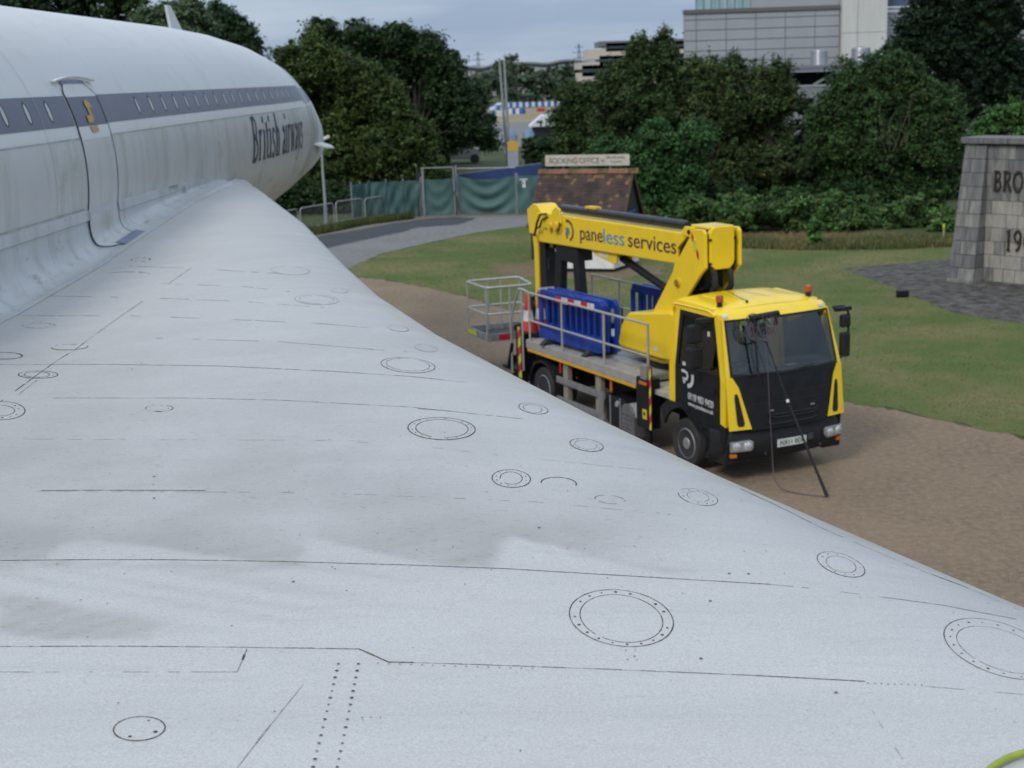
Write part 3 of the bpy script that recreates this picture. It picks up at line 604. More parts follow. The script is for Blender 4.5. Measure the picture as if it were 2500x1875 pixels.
me.materials.append(wm); wing = link(bpy.data.objects.new('wing', me)); wing.parent = plane
bvh = BVHTree.FromPolygons([Vector(v) for v in AV], [tuple(f) for f in F1.tolist()])
def onw(px, py, off=.0015):
    d = Vector(ray(px, py)).normalized(); h_ = bvh.ray_cast(Vector((0, 0, EYE)), d, 60)
    if h_[0] is None: return None
    n_ = h_[1];
    if n_.z < 0: n_ = -n_
    return h_[0]+n_*off, n_
def seam(pts, w=.0022, m=seam_m, name='panel_seam', gaps=0., step=9, off=.0016):
    if name == 'panel_seam' and m is not seam_f: bed = seam(pts, w*.9, seam_f, 'panel_seam', .02, 12, .0012)
    return _seam(pts, w, m, 'seam_gap' if (name == 'panel_seam' and m is not seam_f) else name, gaps, step, off)
def _seam(pts, w, m, name, gaps, step, off):
    mb = MB(); prev = None; cut = 0
    L = []
    for a, b_ in zip(pts[:-1], pts[1:]):
        n = max(1, int(math.hypot(b_[0]-a[0], b_[1]-a[1])/step))
        for i in range(n): L.append((a[0]+(b_[0]-a[0])*i/n, a[1]+(b_[1]-a[1])*i/n))
    L.append(pts[-1]); H = [onw(x, y, off) for x, y in L]
    for i in range(len(H)-1):
        if cut > 0: cut -= 1; continue
        if random.random() < gaps: cut = random.choice([0, 0, 1, 1, 2, 4, 7]); continue
        if H[i] is None or H[i+1] is None: continue
        (p, n_), (q_, n2) = H[i], H[i+1]; d_ = (q_-p)
        if d_.length < 1e-5 or d_.length > .8: continue
        sd = d_.cross(n_).normalized()*(w/2*(.7+.6*random.random())); mb.add([p-sd, p+sd, q_+sd, q_-sd], [(0, 1, 2, 3)])
    if mb.v:
        o = pl(mb, name, m, fix=False)
        if name != 'panel_seam': o['kind'] = 'stuff'
        elif gaps > .01: o['kind'] = 'stuff'
        return o
def ell(cx_, cy_, rx, ry, rot, a): x = rx*cos(a); y = ry*sin(a); c_ = cos(radians(rot)); s_ = sin(radians(rot)); return cx_+x*c_-y*s_, cy_+x*s_+y*c_
def ringpts(e, n=44, a0=0, a1=360): return [ell(*e, radians(a0+(a1-a0)*i/n)) for i in range(n+1)]
cover_m = mat('panel_cover_paint', (.50, .515, .545), .45, col2=(.44, .455, .48), scale=4)
def dot(mb, px, py, r, off=.0028):
    h_ = onw(px, py, off)
    if h_ is None: return
    p, n_ = h_; u = n_.orthogonal().normalized(); v = n_.cross(u); mb.add([p+(u*cos(a)+v*sin(a))*r for a in [2*pi*k/7 for k in range(7)]], [tuple(range(7))])
def access_panel(e, inner=None, w=.0026, w2=.0018, bolts=0, br=.004, faint=False, a0=0, a1=360, gaps=0., cover=True):
    mm = seam_f if faint else seam_m; mb = MB(); n = 40
    t_ = None
    if cover:
        H = [onw(*ell(e[0], e[1], e[2]*.985*rr_, e[3]*.985*rr_, e[4], 2*pi*k/n), .0010) for rr_ in (.2, .4, .6, .8, 1.) for k in range(n)]; cc = onw(e[0], e[1], .0010)
        if cc and all(H):
            mb.add([cc[0]]+[x[0] for x in H], [(0, 1+k, 1+(k+1) % n) for k in range(n)]+[(1+r_*n+k, 1+(r_+1)*n+k, 1+(r_+1)*n+(k+1) % n, 1+r_*n+(k+1) % n) for r_ in range(4) for k in range(n)]); t_ = pl(mb, 'access_panel', wm, True)
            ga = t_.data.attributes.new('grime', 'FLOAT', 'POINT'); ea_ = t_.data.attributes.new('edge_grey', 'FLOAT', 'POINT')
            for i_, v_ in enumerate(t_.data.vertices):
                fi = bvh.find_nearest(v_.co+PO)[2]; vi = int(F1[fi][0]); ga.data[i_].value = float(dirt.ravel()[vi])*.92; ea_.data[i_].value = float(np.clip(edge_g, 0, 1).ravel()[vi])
    for ee, ww, g_ in ((e, w, gaps), (inner, w2, gaps+.03)):
        if ee is None: continue
        o = seam(ringpts(ee, 64, a0, a1), ww, mm, 'panel_edge', g_*.6, 400, .0022)
        if o and t_: o.parent = t_
    if bolts:
        mb = MB(); f_ = .5 if inner else .0
        for k in range(bolts):
            a = 2*pi*(k+.35)/bolts
            if random.random() < .12: continue
            if inner: x1, y1 = ell(*e, a); x2, y2 = ell(*inner, a); x, y = (x1+x2)/2, (y1+y2)/2
            else: x, y = ell(e[0], e[1], e[2]*.72, e[3]*.72, e[4], a)
            dot(mb, x, y, br*(.7+.7*random.random()))
        if mb.v:
            o = pl(mb, 'bolt_heads', mm if faint else seam_m, fix=False); o['kind'] = 'stuff'
            if t_: o.parent = t_
for args in (
 dict(e=(1517, 1510, 128, 68, 8), inner=(1517, 1511, 102, 57, 9), bolts=20, w=.003, w2=.0026, br=.0045),
 dict(e=(2440, 1585, 142, 62, 19), inner=(2446, 1588, 116, 47, 19), bolts=20, w=.0026, br=.004),
 dict(e=(2053, 1379, 61, 25, 19), inner=(2053, 1379, 38, 18, 17), bolts=12, br=.003),
 dict(e=(1704, 1214, 49, 18, 13), inner=(1704, 1213, 27, 12, 12), bolts=10, br=.003, gaps=.06),
 dict(e=(1489, 1220, 37, 10, 6), w=.0028, gaps=.25, cover=False),
 dict(e=(1248, 1169, 47, 21.5, 3), inner=(1248, 1168, 27, 15, 3), bolts=12, w=.004, w2=.0032, br=.003),
 dict(e=(1364, 1180, 43, 14, 3), w=.005, a0=175, a1=372, cover=False),
 dict(e=(1432, 1087, 41, 14.5, 9), inner=(1430, 1087, 27, 10, 9), bolts=10, w=.004, w2=.002, br=.003),
 dict(e=(1302, 998, 36, 12, 10), inner=(1300, 998, 23, 9, 10), w=.0036, w2=.0026),
 dict(e=(1078, 1047, 82, 27, 2), inner=(1079, 1047, 64, 22, 2), bolts=20, w=.0055, w2=.004, br=.003),
 dict(e=(996, 892, 66, 18, 5), inner=(996, 891, 53, 15, 5), bolts=18, w=.004, w2=.003, br=.003),
 dict(e=(1040, 850, 28, 8.5, 8), inner=(1040, 850, 20, 6, 8), faint=True, w=.004),
 dict(e=(972, 802, 25, 7, 8), faint=True, w=.005, gaps=.1),
 dict(e=(773, 732, 53, 12, 3), inner=(773, 732, 42, 9.5, 3), faint=True, w=.005, w2=.004),
 dict(e=(709, 661, 46, 10, 3), faint=True, w=.007, gaps=.15),
 dict(e=(829, 710, 20, 5, 5), faint=True, w=.005, gaps=.2),
 dict(e=(389, 997, 33, 8, 0), w=.004, gaps=.18, bolts=8, br=.003),
 dict(e=(93, 915, 48, 9, 0), inner=(90, 915, 31, 6.5, 0), w=.006, w2=.005, bolts=10, br=.004),
 dict(e=(170, 848, 44, 6.5, -2), w=.007, gaps=.12), dict(e=(95, 795, 40, 6.5, 0), faint=True, w=.01, gaps=.4, bolts=10, br=.006),
 dict(e=(10, 869, 44, 8, 0), w=.009), dict(e=(5, 1003, 56, 22, 0), inner=(0, 1003, 36, 13, 0), w=.005, w2=.004, bolts=14, br=.005),
 dict(e=(344, 634, 23, 4.5, 0), w=.008, gaps=.35, cover=False), dict(e=(316, 669, 48, 5, 0), w=.009, a0=190, a1=350, gaps=.15, cover=False),
 dict(e=(340, 1780, 63, 29, -4), w=.0034, bolts=4, br=.0045)):
    access_panel(**args)
for pts, w, m, gp in (
 ([(0, 1369), (181, 1367), (407, 1367), (678, 1371), (1000, 1380), (1238, 1389), (1575, 1409), (1879, 1427)], .0032, seam_m, .01),
 ([(1879, 1427), (1967, 1435), (2154, 1458)], .0026, seam_f, .2), ([(2154, 1458), (2300, 1478), (2480, 1512)], .0026, seam_m, .08),
 ([(0, 1579), (271, 1578), (542, 1580), (877, 1585)], .003, seam_m, .16), ([(877, 1585), (949, 1617), (1010, 1618)], .0045, rust, 0),
 ([(1010, 1618), (1250, 1626), (1500, 1635), (1850, 1650)], .0026, seam_m, .16), ([(1850, 1650), (2112, 1664)], .0034, seam_m, 0), ([(2112, 1664), (2500, 1696)], .0026, seam_f, .12),
 ([(0, 890), (271, 890), (542, 894), (814, 907), (1000, 919), (1140, 934)], .004, seam_m, .12),
 ([(131, 972), (452, 972), (678, 977), (1000, 994), (1276, 1023)], .003, seam_m, .22),
 ([(0, 1072), (770, 1075), (1000, 1085), (1190, 1109), (1620, 1152)], .0026, seam_f, .25),
 ([(0, 1199), (773, 1203), (1000, 1212), (1300, 1225), (1638, 1256)], .0026, seam_f, .22), ([(100, 1198), (250, 1197), (502, 1198)], .0045, seam_m, .05),
 ([(0, 771), (316, 771), (542, 779), (769, 789), (900, 800)], .006, seam_f, .1), ([(68, 722), (362, 727), (588, 736), (791, 751)], .006, seam_f, .12),
 ([(380, 826), (678, 834), (995, 860)], .005, seam_f, .12), ([(316, 650), (466, 655), (678, 668)], .007, seam_f, .1), ([(330, 690), (600, 700), (800, 722)], .006, seam_f, .3),
 ([(466, 655), (380, 714), (289, 776)], .007, seam_f, .25), ([(289, 776), (235, 815)], .008, seam_f, .2), ([(228, 820), (185, 853), (140, 880), (90, 916), (0, 982)], .006, rust, .3),
 ([(150, 905), (60, 980)], .005, seam_f, .3), ([(120, 905), (30, 975)], .005, seam_f, .3),
 ([(0, 1641), (400, 1641), (579, 1641), (603, 1585)], .0024, seam_f, .12), ([(592, 1612), (597, 1598)], .009, rust, 0), ([(741, 1670), (660, 1771), (579, 1875)], .0022, seam_f, .05), ([(660, 1771), (625, 1815)], .003, seam_m, .1),
 ([(1808, 1194), (1863, 1219)], .006, seam_m, 0), ([(1863, 1219), (1922, 1247), (2007, 1290)], .004, seam_m, .2), ([(2007, 1290), (2100, 1330), (2257, 1396)], .004, seam_f, .15), ([(2257, 1396), (2364, 1436)], .006, seam_m, .05), ([(2364, 1436), (2490, 1490)], .004, seam_f, .1),
 ([(2130, 1735), (2165, 1795), (2205, 1855)], .002, seam_f, .3), ([(1020, 998), (1100, 1004)], .004, seam_m, 0)):
    seam(pts, w, m, gaps=gp)
mb = MB()
def lin(a, b_, n): return [(a[0]+(b_[0]-a[0])*i/(n-1), a[1]+(b_[1]-a[1])*i/(n-1)) for i in range(n)]
for col in ([(826, 1622), (798, 1738), (764, 1874)], [(875, 1622), (852, 1738), (823, 1874)]):
    for x, y in lin(col[0], col[1], 8)+lin(col[1], col[2], 8)[1:]: dot(mb, x, y, .0045*(.75+.5*random.random()))
for x, y in [(884, 1753), (906, 1753), (929, 1753)]+lin((922, 1621), (1300, 1634), 15)+lin((2119, 1669), (2250, 1674), 9)+lin((1528, 1589), (1550, 1589), 2)+lin((1532, 1611), (1555, 1612), 2): dot(mb, x, y, .0026)
pl(mb, 'rivet_rows', seam_m, fix=False)['kind'] = 'stuff'
mb = MB()
for i in range(420):
    x = random.uniform(0, 2500); y = random.uniform(640, 1875)
    if random.random() < .5: y = random.uniform(1000, 1480)
    dot(mb, x, y, random.choice([.0012, .0016, .002, .003])*(1 if y > 1000 else 1.6))
for x, y in [(716, 1421), (1316, 1289), (1711, 1609), (1734, 1468), (2041, 1692), (1780, 1401), (1827, 1402), (376, 1164), (376, 1217), (346, 887), (322, 902)]: dot(mb, x, y, .0055)
pl(mb, 'paint_chips', mat('chip_dark', (.07, .065, .06), .9, col2=(.14, .13, .12), scale=30), fix=False)['kind'] = 'stuff'
# yellow-green hose lying on the wing
hose_pts = [Vector(x) for x in ((onw(2400, 1925)[0]+Vector((0, 0, .010))), (onw(2412, 1893)[0]+Vector((0, 0, .010))), (onw(2452, 1868)[0]+Vector((0, 0, .014))), (onw(2500, 1853)[0]+Vector((0, 0, .016))))]
e_ = hose_pts[-1]; s_ = hose_pts[0]
hose_pts = [s_+Vector((-.16, -.75, .02)), s_+Vector((-.07, -.3, .0))]+hose_pts+[e_+Vector((.14, .02, .02)), e_+Vector((.3, -.02, -.02))]
def smoothpts(L, n=6):
    out = []
    for i in range(len(L)-1):
        a, b_, c_, d_ = L[max(i-1, 0)], L[i], L[i+1], L[min(i+2, len(L)-1)]
        for k in range(n): t_ = k/n; out.append(.5*((2*b_)+(c_-a)*t_+(2*a-5*b_+4*c_-d_)*t_*t_+(3*b_-a-3*c_+d_)*t_**3))
    return out+[L[-1]]
mb = MB(); mb.tube(smoothpts(hose_pts, 5), .0095, 12); o = mb.build('hose', mat('lime_hose', (.30, .36, .03), .4, col2=(.24, .29, .03), scale=20), None, True); tag(o, 'lime green hose curling over the wing at the lower right corner', 'hose')

# ================================================================ CHERRY PICKER TRUCK  (local x forward from the front axle, y to its left, z up)
TY = -1.115; TL = Vector((2.606, 20.586, 0))
truck = thing('platform_truck', 'yellow and black cherry picker lorry with folded boom parked on the gravel', 'truck', TL, TY)
TM = Matrix.Translation(TL) @ Matrix.Rotation(TY, 4, 'Z')
def tw(u, v, z): return TM @ Vector((u, v, z))
B = lambda mb, name, m, par=truck, **k: mb.build(name, m, par, **k)
def wheel(u, v, side, par=truck, rear=False):
    r = .385; w = .22 if not rear else .24
    mb = MB(); mb.lathe([(.24, -w/2+.02), (.30, -w/2), (.355, -w/2), (r, -w/2+.04), (r, w/2-.04), (.355, w/2), (.30, w/2), (.24, w/2-.02)], (u, v, r), (0, 1, 0), 28)
    t_ = B(mb, 'wheel', blackrub, par, smooth=True)
    s = side; mb = MB(); 
    if not rear: pr = [(.245, .085), (.225, .10), (.215, .05), (.15, .035), (.115, .06), (.085, .10), (.06, .105), (.0, .10)]
    else: pr = [(.245, .10), (.23, .11), (.21, .0), (.14, -.06), (.12, .06), (.08, .09), (0, .09)]
    mb.lathe([(a, s*b_) for a, b_ in pr], (u, v, r), (0, 1, 0), 24, cap=False); B(mb, 'rim', alu_dull, t_, smooth=True)
    mb = MB()
    for k in range(8): a = 2*pi*k/8; mb.lathe([(.016, 0), (.016, .03)], (u+.165*cos(a), v+s*(.045 if not rear else -.03), r+.165*sin(a)), (0, s, 0), 6)
    B(mb, 'wheel_nuts', alu_dull, t_)['kind'] = 'stuff'
    mb = MB(); 
    for k in range(6):
        a = 2*pi*k/6+.3; mb.lathe([(.028, 0), (.028, .006)], (u+.195*cos(a), v+s*(.052 if not rear else .0), r+.195*sin(a)), (0, s, 0), 8)
    B(mb, 'rim_holes', black, t_)['kind'] = 'stuff'
for v_, s_ in ((.13, -1), (1.97, 1)): wheel(0, v_, s_)
for v_, s_ in ((.14, -1), (.42, -1), (1.96, 1), (1.68, 1)): wheel(-4.67, v_, s_, rear=True)
# chassis
for v_ in (.66, 1.36): mb = MB(); mb.box(-6.2, .95, v_, v_+.08, .52, .78); B(mb, 'chassis_rail', black, bevel=.01)
mb = MB(); mb.box(-6.1, -.6, .62, 1.5, .80, .99); B(mb, 'subframe', black, bevel=.01)
mb = MB()
for u_ in (-5.9, -3.9, -2.6, -1.2, .2): mb.box(u_, u_+.1, .7, 1.4, .55, .75)
B(mb, 'cross_members', black)['kind'] = 'stuff'
mb = MB(); mb.box(-1.0, .7, .55, 1.55, .45, 1.02); B(mb, 'engine_bay', black, bevel=.03)
mb = MB(); mb.bar((-4.67, .2, .385), (-4.67, 1.9, .385), .14, .16); mb.bar((0, .2, .36), (0, 1.9, .36), .1, .12); B(mb, 'axle', black)
for s_, v0 in ((-1, .0), (1, 1.7)):
    mb = MB(); pts = [(-4.67+.5*cos(radians(a)), .40+.5*sin(radians(a))) for a in range(-8, 189, 14)]; 
    for a, b_ in zip(pts[:-1], pts[1:]): mb.add([(a[0], v0, a[1]), (b_[0], v0, b_[1]), (b_[0], v0+.42, b_[1]), (a[0], v0+.42, a[1])], [(0, 1, 2, 3)]); mb.add([(a[0]*.985-.07, v0, a[1]*.95+.0), (b_[0]*.985-.07, v0, b_[1]*.95), (b_[0], v0, b_[1]), (a[0], v0, a[1])], [(0, 1, 2, 3)])
    B(mb, 'rear_mudguard', blackpl)
# deck: aluminium planks laid lengthwise
mb = MB(); mb.box(-5.24, -1.36, 0.0, 2.10, 1.08, 1.165); B(mb, 'deck_frame', alu_dull)
plank = MB().box(-5.24, -1.36, 0, .168, 0, .03).mesh('deck_plank', alu)
for k in range(10): inst(plank, 'deck_plank', truck, (0, .20+k*.172, 1.168))
for v_ in (0, 1.915):
    mb = MB(); mb.box(-5.24, -1.36, v_-.015, v_+.20, 1.05, 1.20)
    for j in range(4): mb.box(-5.24, -1.36, v_+.01+j*.045, v_+.03+j*.045, 1.20, 1.208)
    if v_ == 0:
        for z_ in (1.085, 1.13, 1.17): mb.box(-5.24, -1.36, -.021, -.013, z_, z_+.018)
    B(mb, 'ribbed_edge', alu)
mb = MB(); mb.box(-5.20, -1.40, -.012, .006, .995, 1.047); B(mb, 'yellow_edge_strip', mat('amber_strip', (.75, .40, .01), .4, col2=(.6, .33, .01), scale=6))
mb = MB(); mb.box(-5.24, -5.1, .0, 2.1, .95, 1.08); mb.box(-6.35, -5.26, .45, 1.75, 1.08, 1.2); B(mb, 'rear_platform', blackpl, bevel=.01)
mb = MB(); mb.box(-1.35, -.45, .06, 2.0, .98, 1.05); B(mb, 'walkway', mat('pale_walkway', (.45, .42, .36), .6, col2=(.33, .31, .27), scale=5))
# handrails: near side, far side
def rails(u0, u1, v_, posts, name='handrail', zt=2.09, zm=1.58):
    h = thing_part(name)
    mb = MB(); mb.tube([(u0, v_, zt), (u1, v_, zt)], .021, 8); mb.build('top_rail', alu, h, True); mb = MB(); mb.tube([(u0, v_, zm), (u1, v_, zm)], .019, 8); mb.build('mid_rail', alu, h, True)
    for u_ in posts: mb = MB(); mb.tube([(u_, v_, 1.19), (u_, v_, zt+.01)], .021, 8); mb.build('rail_post', alu, h, True)
def thing_part(name): o = bpy.data.objects.new(name, None); link(o); o.parent = truck; return o
rails(-5.10, -1.02, .0, (-5.10, -3.86, -2.40, -1.02)); rails(-6.4, -1.9, 2.07, (-6.4, -5.35, -4.0, -2.9, -1.9))
mb = MB(); mb.tube([(-5.12, 0, 2.09), (-5.32, -.02, 2.13), (-5.44, -.03, 2.12), (-5.52, -.03, 2.02), (-5.70, -.03, 1.72), (-5.80, -.03, 1.55), (-5.82, -.03, .5)], .022, 8); mb.tube([(-5.36, -.02, 2.10), (-5.36, -.02, .6)], .02, 8); B(mb, 'boarding_rail', alu, smooth=True)
# side under-run guard
mb = MB(); mb.box(-4.12, -2.43, .0, .035, .60, .715); B(mb, 'guard_rail', grey_paint, bevel=.006)
mb = MB(); mb.box(-4.12, -2.43, .0, .035, .24, .355); B(mb, 'guard_rail', grey_paint, bevel=.006)
mb = MB(); mb.box(-2.62, -2.45, -.012, .02, .20, .74); B(mb, 'guard_upright', grey_paint, bevel=.006)
beige = mat('beige_post', (.30, .27, .22), .6, col2=(.22, .2, .17), scale=5)
for u_ in (-3.95, -2.80): mb = MB(); mb.box(u_, u_+.17, .05, .14, .24, 1.05); B(mb, 'guard_post', beige, bevel=.006)
for u_ in (-4.05, -2.28): mb = MB(); mb.box(u_, u_+.05, .03, .05, .78, .98); B(mb, 'side_marker', redpl if u_ < -4 else orange)
# tank, adblue tank, batteries
mb = MB(); mb.uz([(-2.38, .22), (-1.86, .22), (-1.78, .30), (-1.78, .62), (-1.86, .70), (-2.38, .70), (-2.44, .62), (-2.44, .30)], .04, .60); B(mb, 'fuel_tank', black, bevel=.02)
mb = MB(); mb.lathe([(.055, 0), (.055, .05), (.02, .06)], (-2.02, .05, .60), (0, -1, .3), 12); B(mb, 'fuel_cap', alu_dull, smooth=True)
for u_ in (-2.3, -1.98): mb = MB(); mb.box(u_, u_+.03, .03, .04, .21, .71); B(mb, 'tank_strap', alu_dull)
mb = MB(); mb.uz([(-1.84+.0, .14), (-1.78, .07), (-1.50, .07), (-1.44, .14), (-1.44, .56), (-1.50, .66), (-1.62, .69), (-1.78, .66), (-1.84, .56)], -.03, .26); B(mb, 'urea_tank', mat('ribbed_grey_plastic', (.13, .13, .135), .6, col2=(.09, .09, .095), scale=9), bevel=.02)
for i in range(6): mb = MB(); mb.box(-1.80, -1.48, -.042, -.028, .14+i*.075, .165+i*.075); B(mb, 'tank_rib', mat('ribbed_grey_plastic', (.13, .13, .135), .6))
mb = MB(); mb.uz([(-1.46, .5), (-1.36, .5), (-1.36, .68), (-1.6, .70)], .0, .25); B(mb, 'tank_bracket', mat('pale_plastic', (.4, .4, .4), .6, col2=(.3, .3, .3)))
# front outrigger
mb = MB(); mb.box(-1.32, -.94, -.05, .18, .40, 1.22); B(mb, 'outrigger_housing', black, bevel=.02)
mb = MB(); mb.box(-1.16, -.99, -.075, .02, 1.20, 1.45); B(mb, 'outrigger_cap', mat('grey_cap', (.26, .25, .23), .6, col2=(.18, .18, .17)), bevel=.02)
mb = MB(); mb.box(-1.19, -.98, -.075, -.05, 1.12, 1.17); B(mb, 'amber_marker', orange)
mb = MB(); mb.tube([(-1.1, .05, .42), (-1.1, .05, .08)], .06, 12); mb.lathe([(.18, 0), (.18, .05), (.06, .09)], (-1.1, .05, .03), (0, 0, 1), 16); B(mb, 'outrigger_foot', black, smooth=True)
mb = MB(); mb.box(-1.12, -.99, -.058, -.05, .56, .72); B(mb, 'yellow_sticker', mat('yellow_sticker', (.65, .5, .05), .5, col2=(.5, .38, .04), scale=20), bevel=.01)
mb = MB(); mb.lathe([(.03, 0), (.03, .004)], (-1.055, -.062, .65), (0, -1, 0), 6); B(mb, 'sticker_symbol', black)
def chevron(par, u0, u1, v_, z0, z1, n, name='chevron_stripe', dz=.0, du=(1, 0, 0), ev=(0, 0, 1)):
    h = (z1-z0)/n; sl = h*.55
    for k in range(n+1):
        a = z0+k*h-sl/2; lo_l = max(z0, min(z1, a-sl/2)); hi_l = max(z0, min(z1, a-sl/2+h)); lo_r = max(z0, min(z1, a+sl/2)); hi_r = max(z0, min(z1, a+sl/2+h))
        if hi_l-lo_l < 1e-3 and hi_r-lo_r < 1e-3: continue
        mb = MB(); mb.uz([(u0, lo_l), (u1, lo_r), (u1, hi_r), (u0, hi_l)], v_-.004, v_); B(mb, name, redpl if k % 2 else yelref, par)
h_ = MB().box(-5.50, -5.37, -.055, -.03, .44, 1.42).build('marker_board', black, truck); chevron(h_, -5.495, -5.375, -.055, .45, 1.41, 6)
h_ = MB().box(-.90, -.84, -.06, -.04, .40, 1.44).build('marker_board', black, truck); chevron(h_, -.898, -.845, -.06, .42, 1.43, 7)
h_ = MB().box(-5.5, -5.37, 2.12, 2.15, .6, 1.6).build('marker_board', black, truck)
h_ = MB().box(-3.65, -3.50, 1.98, 2.03, 1.15, 1.75).build('marker_board', black, truck); chevron(h_, -3.645, -3.505, 1.98, 1.16, 1.74, 3)
for v_ in (-.02, 1.88):
    mb = MB(); mb.box(-5.66, -5.40, v_, v_+.22, .45, 1.28); mb.bar((-5.5, v_+.11, .5), (-5.9, v_+.11, .3), .12, .12); mb.lathe([(.17, 0), (.17, .05), (.06, .08)], (-5.53, v_+.11, .2), (0, 0, 1), 14); mb.tube([(-5.53, v_+.11, .5), (-5.53, v_+.11, .25)], .05, 8); B(mb, 'rear_outrigger', black, bevel=.01)
mb = MB(); mb.box(-6.3, -5.7, .0, .9, .50, .56); mb.box(-6.2, -5.75, -.1, .5, .28, .33); mb.bar((-6.2, .1, .3), (-5.7, .1, .55), .05, .05); mb.bar((-5.95, -.05, .56), (-5.75, -.05, 1.05), .05, .05); B(mb, 'boarding_step', black)
mb = MB(); mb.box(-6.36, -6.30, .2, 1.9, .55, .70); B(mb, 'rear_bumper', black, bevel=.01)
for v_ in (.3, 1.6): mb = MB(); mb.box(-6.39, -6.36, v_, v_+.3, .56, .68); B(mb, 'tail_lamp', redpl)

# ---- cab
def tv(z): return 0 if z < 1.55 else .10*(z-1.55)/.95    # inward lean of the cab sides
cab = thing_part('cab')
def side_panel(name, poly, m, far=False, th=.03, off=0., par=None):
    """poly in (u,z) on the cab side; follows the inward lean"""
    mb = MB(); n = len(poly); f = (lambda v_: 2.1-v_) if far else (lambda v_: v_)
    vs_ = [(a, f(tv(b_)-off), b_) for a, b_ in poly]+[(a, f(tv(b_)-off+th), b_) for a, b_ in poly]
    mb.add(vs_, [tuple(reversed(range(n))), tuple(range(n, 2*n))]+[(i, (i+1) % n, n+(i+1) % n, n+i) for i in range(n)]); return mb.build(name, m, par or cab)
for far in (False, True):
    side_panel('rear_pillar', [(-.41, 1.0), (-.25, .98), (-.25, 1.55), (-.23, 2.44), (-.40, 2.47), (-.41, 1.55)], yellow, far, .06)
    side_panel('roof_rail', [(-.40, 2.435), (.66, 2.42), (.62, 2.53), (-.38, 2.56)], yellow, far, .06, .006)
    side_panel('front_pillar', [(.96, 1.52), (1.075, 1.50), (1.03, 1.75), (.80, 2.47), (.66, 2.47), (.68, 2.40), (.88, 1.80)], yellow, far, .05, .004)
    d_ = side_panel('door', [(-.245, .98), (.02, .90), (.30, .72), (.50, .56), (.93, .50), (.95, 1.52), (.935, 1.60), (-.245, 1.60)], black, far, .04, .002)
    side_panel('door_frame', [(-.245, 1.60), (-.17, 1.60), (-.15, 2.36), (.62, 2.36), (.875, 1.70), (.935, 1.60), (.87, 1.86), (.67, 2.43), (-.235, 2.43)], black, far, .04, .002)
    side_panel('door_glass', [(-.17, 1.60), (.935, 1.60), (.875, 1.70), (.62, 2.36), (-.15, 2.36)], glassy, far, .006, -.015, d_)
    side_panel('corner_side', [(.955, .83), (1.085, .83), (1.09, 1.45), (1.06, 1.56), (.955, 1.54)], yellow, far, .05, .003)
    side_panel('door_handle', [(.66, 1.33), (.84, 1.33), (.84, 1.38), (.66, 1.38)], blackpl, far, .02, .022, d_)
    side_panel('wheel_arch', [(-.62, .86)]+[(.56*cos(radians(a)), .42+.53*sin(radians(a))) for a in range(160, -1, -16)]+[(.62, .42), (.62, .60), (.30, .86), (.02, 1.0), (-.42, 1.0)], blackpl, far, .05, .03)
    side_panel('cab_step', [(.56, .30), (1.08, .30), (1.12, .62), (.62, .62), (.60, .42)], blackpl, far, .32, .0)
    side_panel('sill_trim', [(.30, .74), (.60, .50), (1.05, .46), (1.1, .86), (.95, .90), (.93, .56), (.52, .60), (.34, .78)], black, far, .06, .012)
# roof
mb = MB(); rows = []
for i in range(15):
    u_ = -.40+1.10*i/14; row = []
    for k in range(21):
        v_ = .07+1.96*k/20; e_ = min(k, 20-k); z_ = 2.555-.05*(max(0, 2-e_)/2)**2+.045*(1-((v_-1.05)/1.0)**2); z_ -= .06*max(0, (i-11)/3)**2
        if 4 <= k <= 16 and 2 <= i <= 11: z_ += .014 if (k//2) % 2 else 0
        row.append((u_, v_, z_))
    rows.append(row)
mb.grid(rows); B(mb, 'roof', yellow, cab, smooth=True)
# header above the windscreen
mb = MB(); rows = []
for j in range(6):
    t_ = j/5; row = []
    for k in range(17):
        v_ = .085+1.93*k/16; bow = .10*(1-((v_-1.05)/.97)**2); row.append((.70+.13*t_+bow*(.3+.7*t_), v_, 2.50-.10*t_**1.5+.04*(1-((v_-1.05)/1.0)**2)*(1-t_)))
    rows.append(row)
mb.grid(rows); B(mb, 'windscreen_header', yellow, cab, smooth=True)
for v_ in (.16, 1.90): mb = MB(); mb.obox((.80+.03, v_, 2.455), (.008, 0, -.003), (0, .05, 0), (-.006, 0, .02)); B(mb, 'marker_lamp', whiter, cab)
def front(v_, z_):   # u of the cab front at height z
    k = ((v_-1.05)/1.05); bow = .11*(1-k*k)
    if z_ > 1.62: return .85+.22*(2.40-z_)/.78+bow*.9
    return 1.07+.09*(1.62-z_)/.8+bow
def fpanel(name, L, m, nz=6, nv=10, off=0., smooth=True, par=None):
    """L = rows of (z, v_left, v_right)"""
    mb = MB(); rows = []
    for i in range(len(L)-1):
        (za, la, ra), (zb, lb_, rb) = L[i], L[i+1]
        for s in range(nz+(1 if i == len(L)-2 else 0)):
            t_ = s/nz; z_ = za+(zb-za)*t_; l_ = la+(lb_-la)*t_; r_ = ra+(rb-ra)*t_
            rows.append([(front(l_+(r_-l_)*k/nv, z_)+off, l_+(r_-l_)*k/nv, z_) for k in range(nv+1)])
    mb.grid(rows); return B(mb, name, m, par or cab, smooth=smooth)
ws = fpanel('windscreen', [(1.62, .12, 1.98), (2.39, .15, 1.95)], glassy, 8, 14, .0)
fpanel('windscreen_seal', [(1.60, .09, 2.01), (1.635, .10, 2.0)], blackpl, 2, 12, .004); fpanel('windscreen_seal', [(2.375, .14, 1.96), (2.41, .13, 1.97)], blackpl, 2, 12, .004)
for a, b_, c_, d_ in ((.075, .115, .115, .145), (1.985, 2.025, 1.955, 1.985)): fpanel('windscreen_seal', [(1.60, a, b_), (2.41, c_, d_)], blackpl, 6, 2, .004)
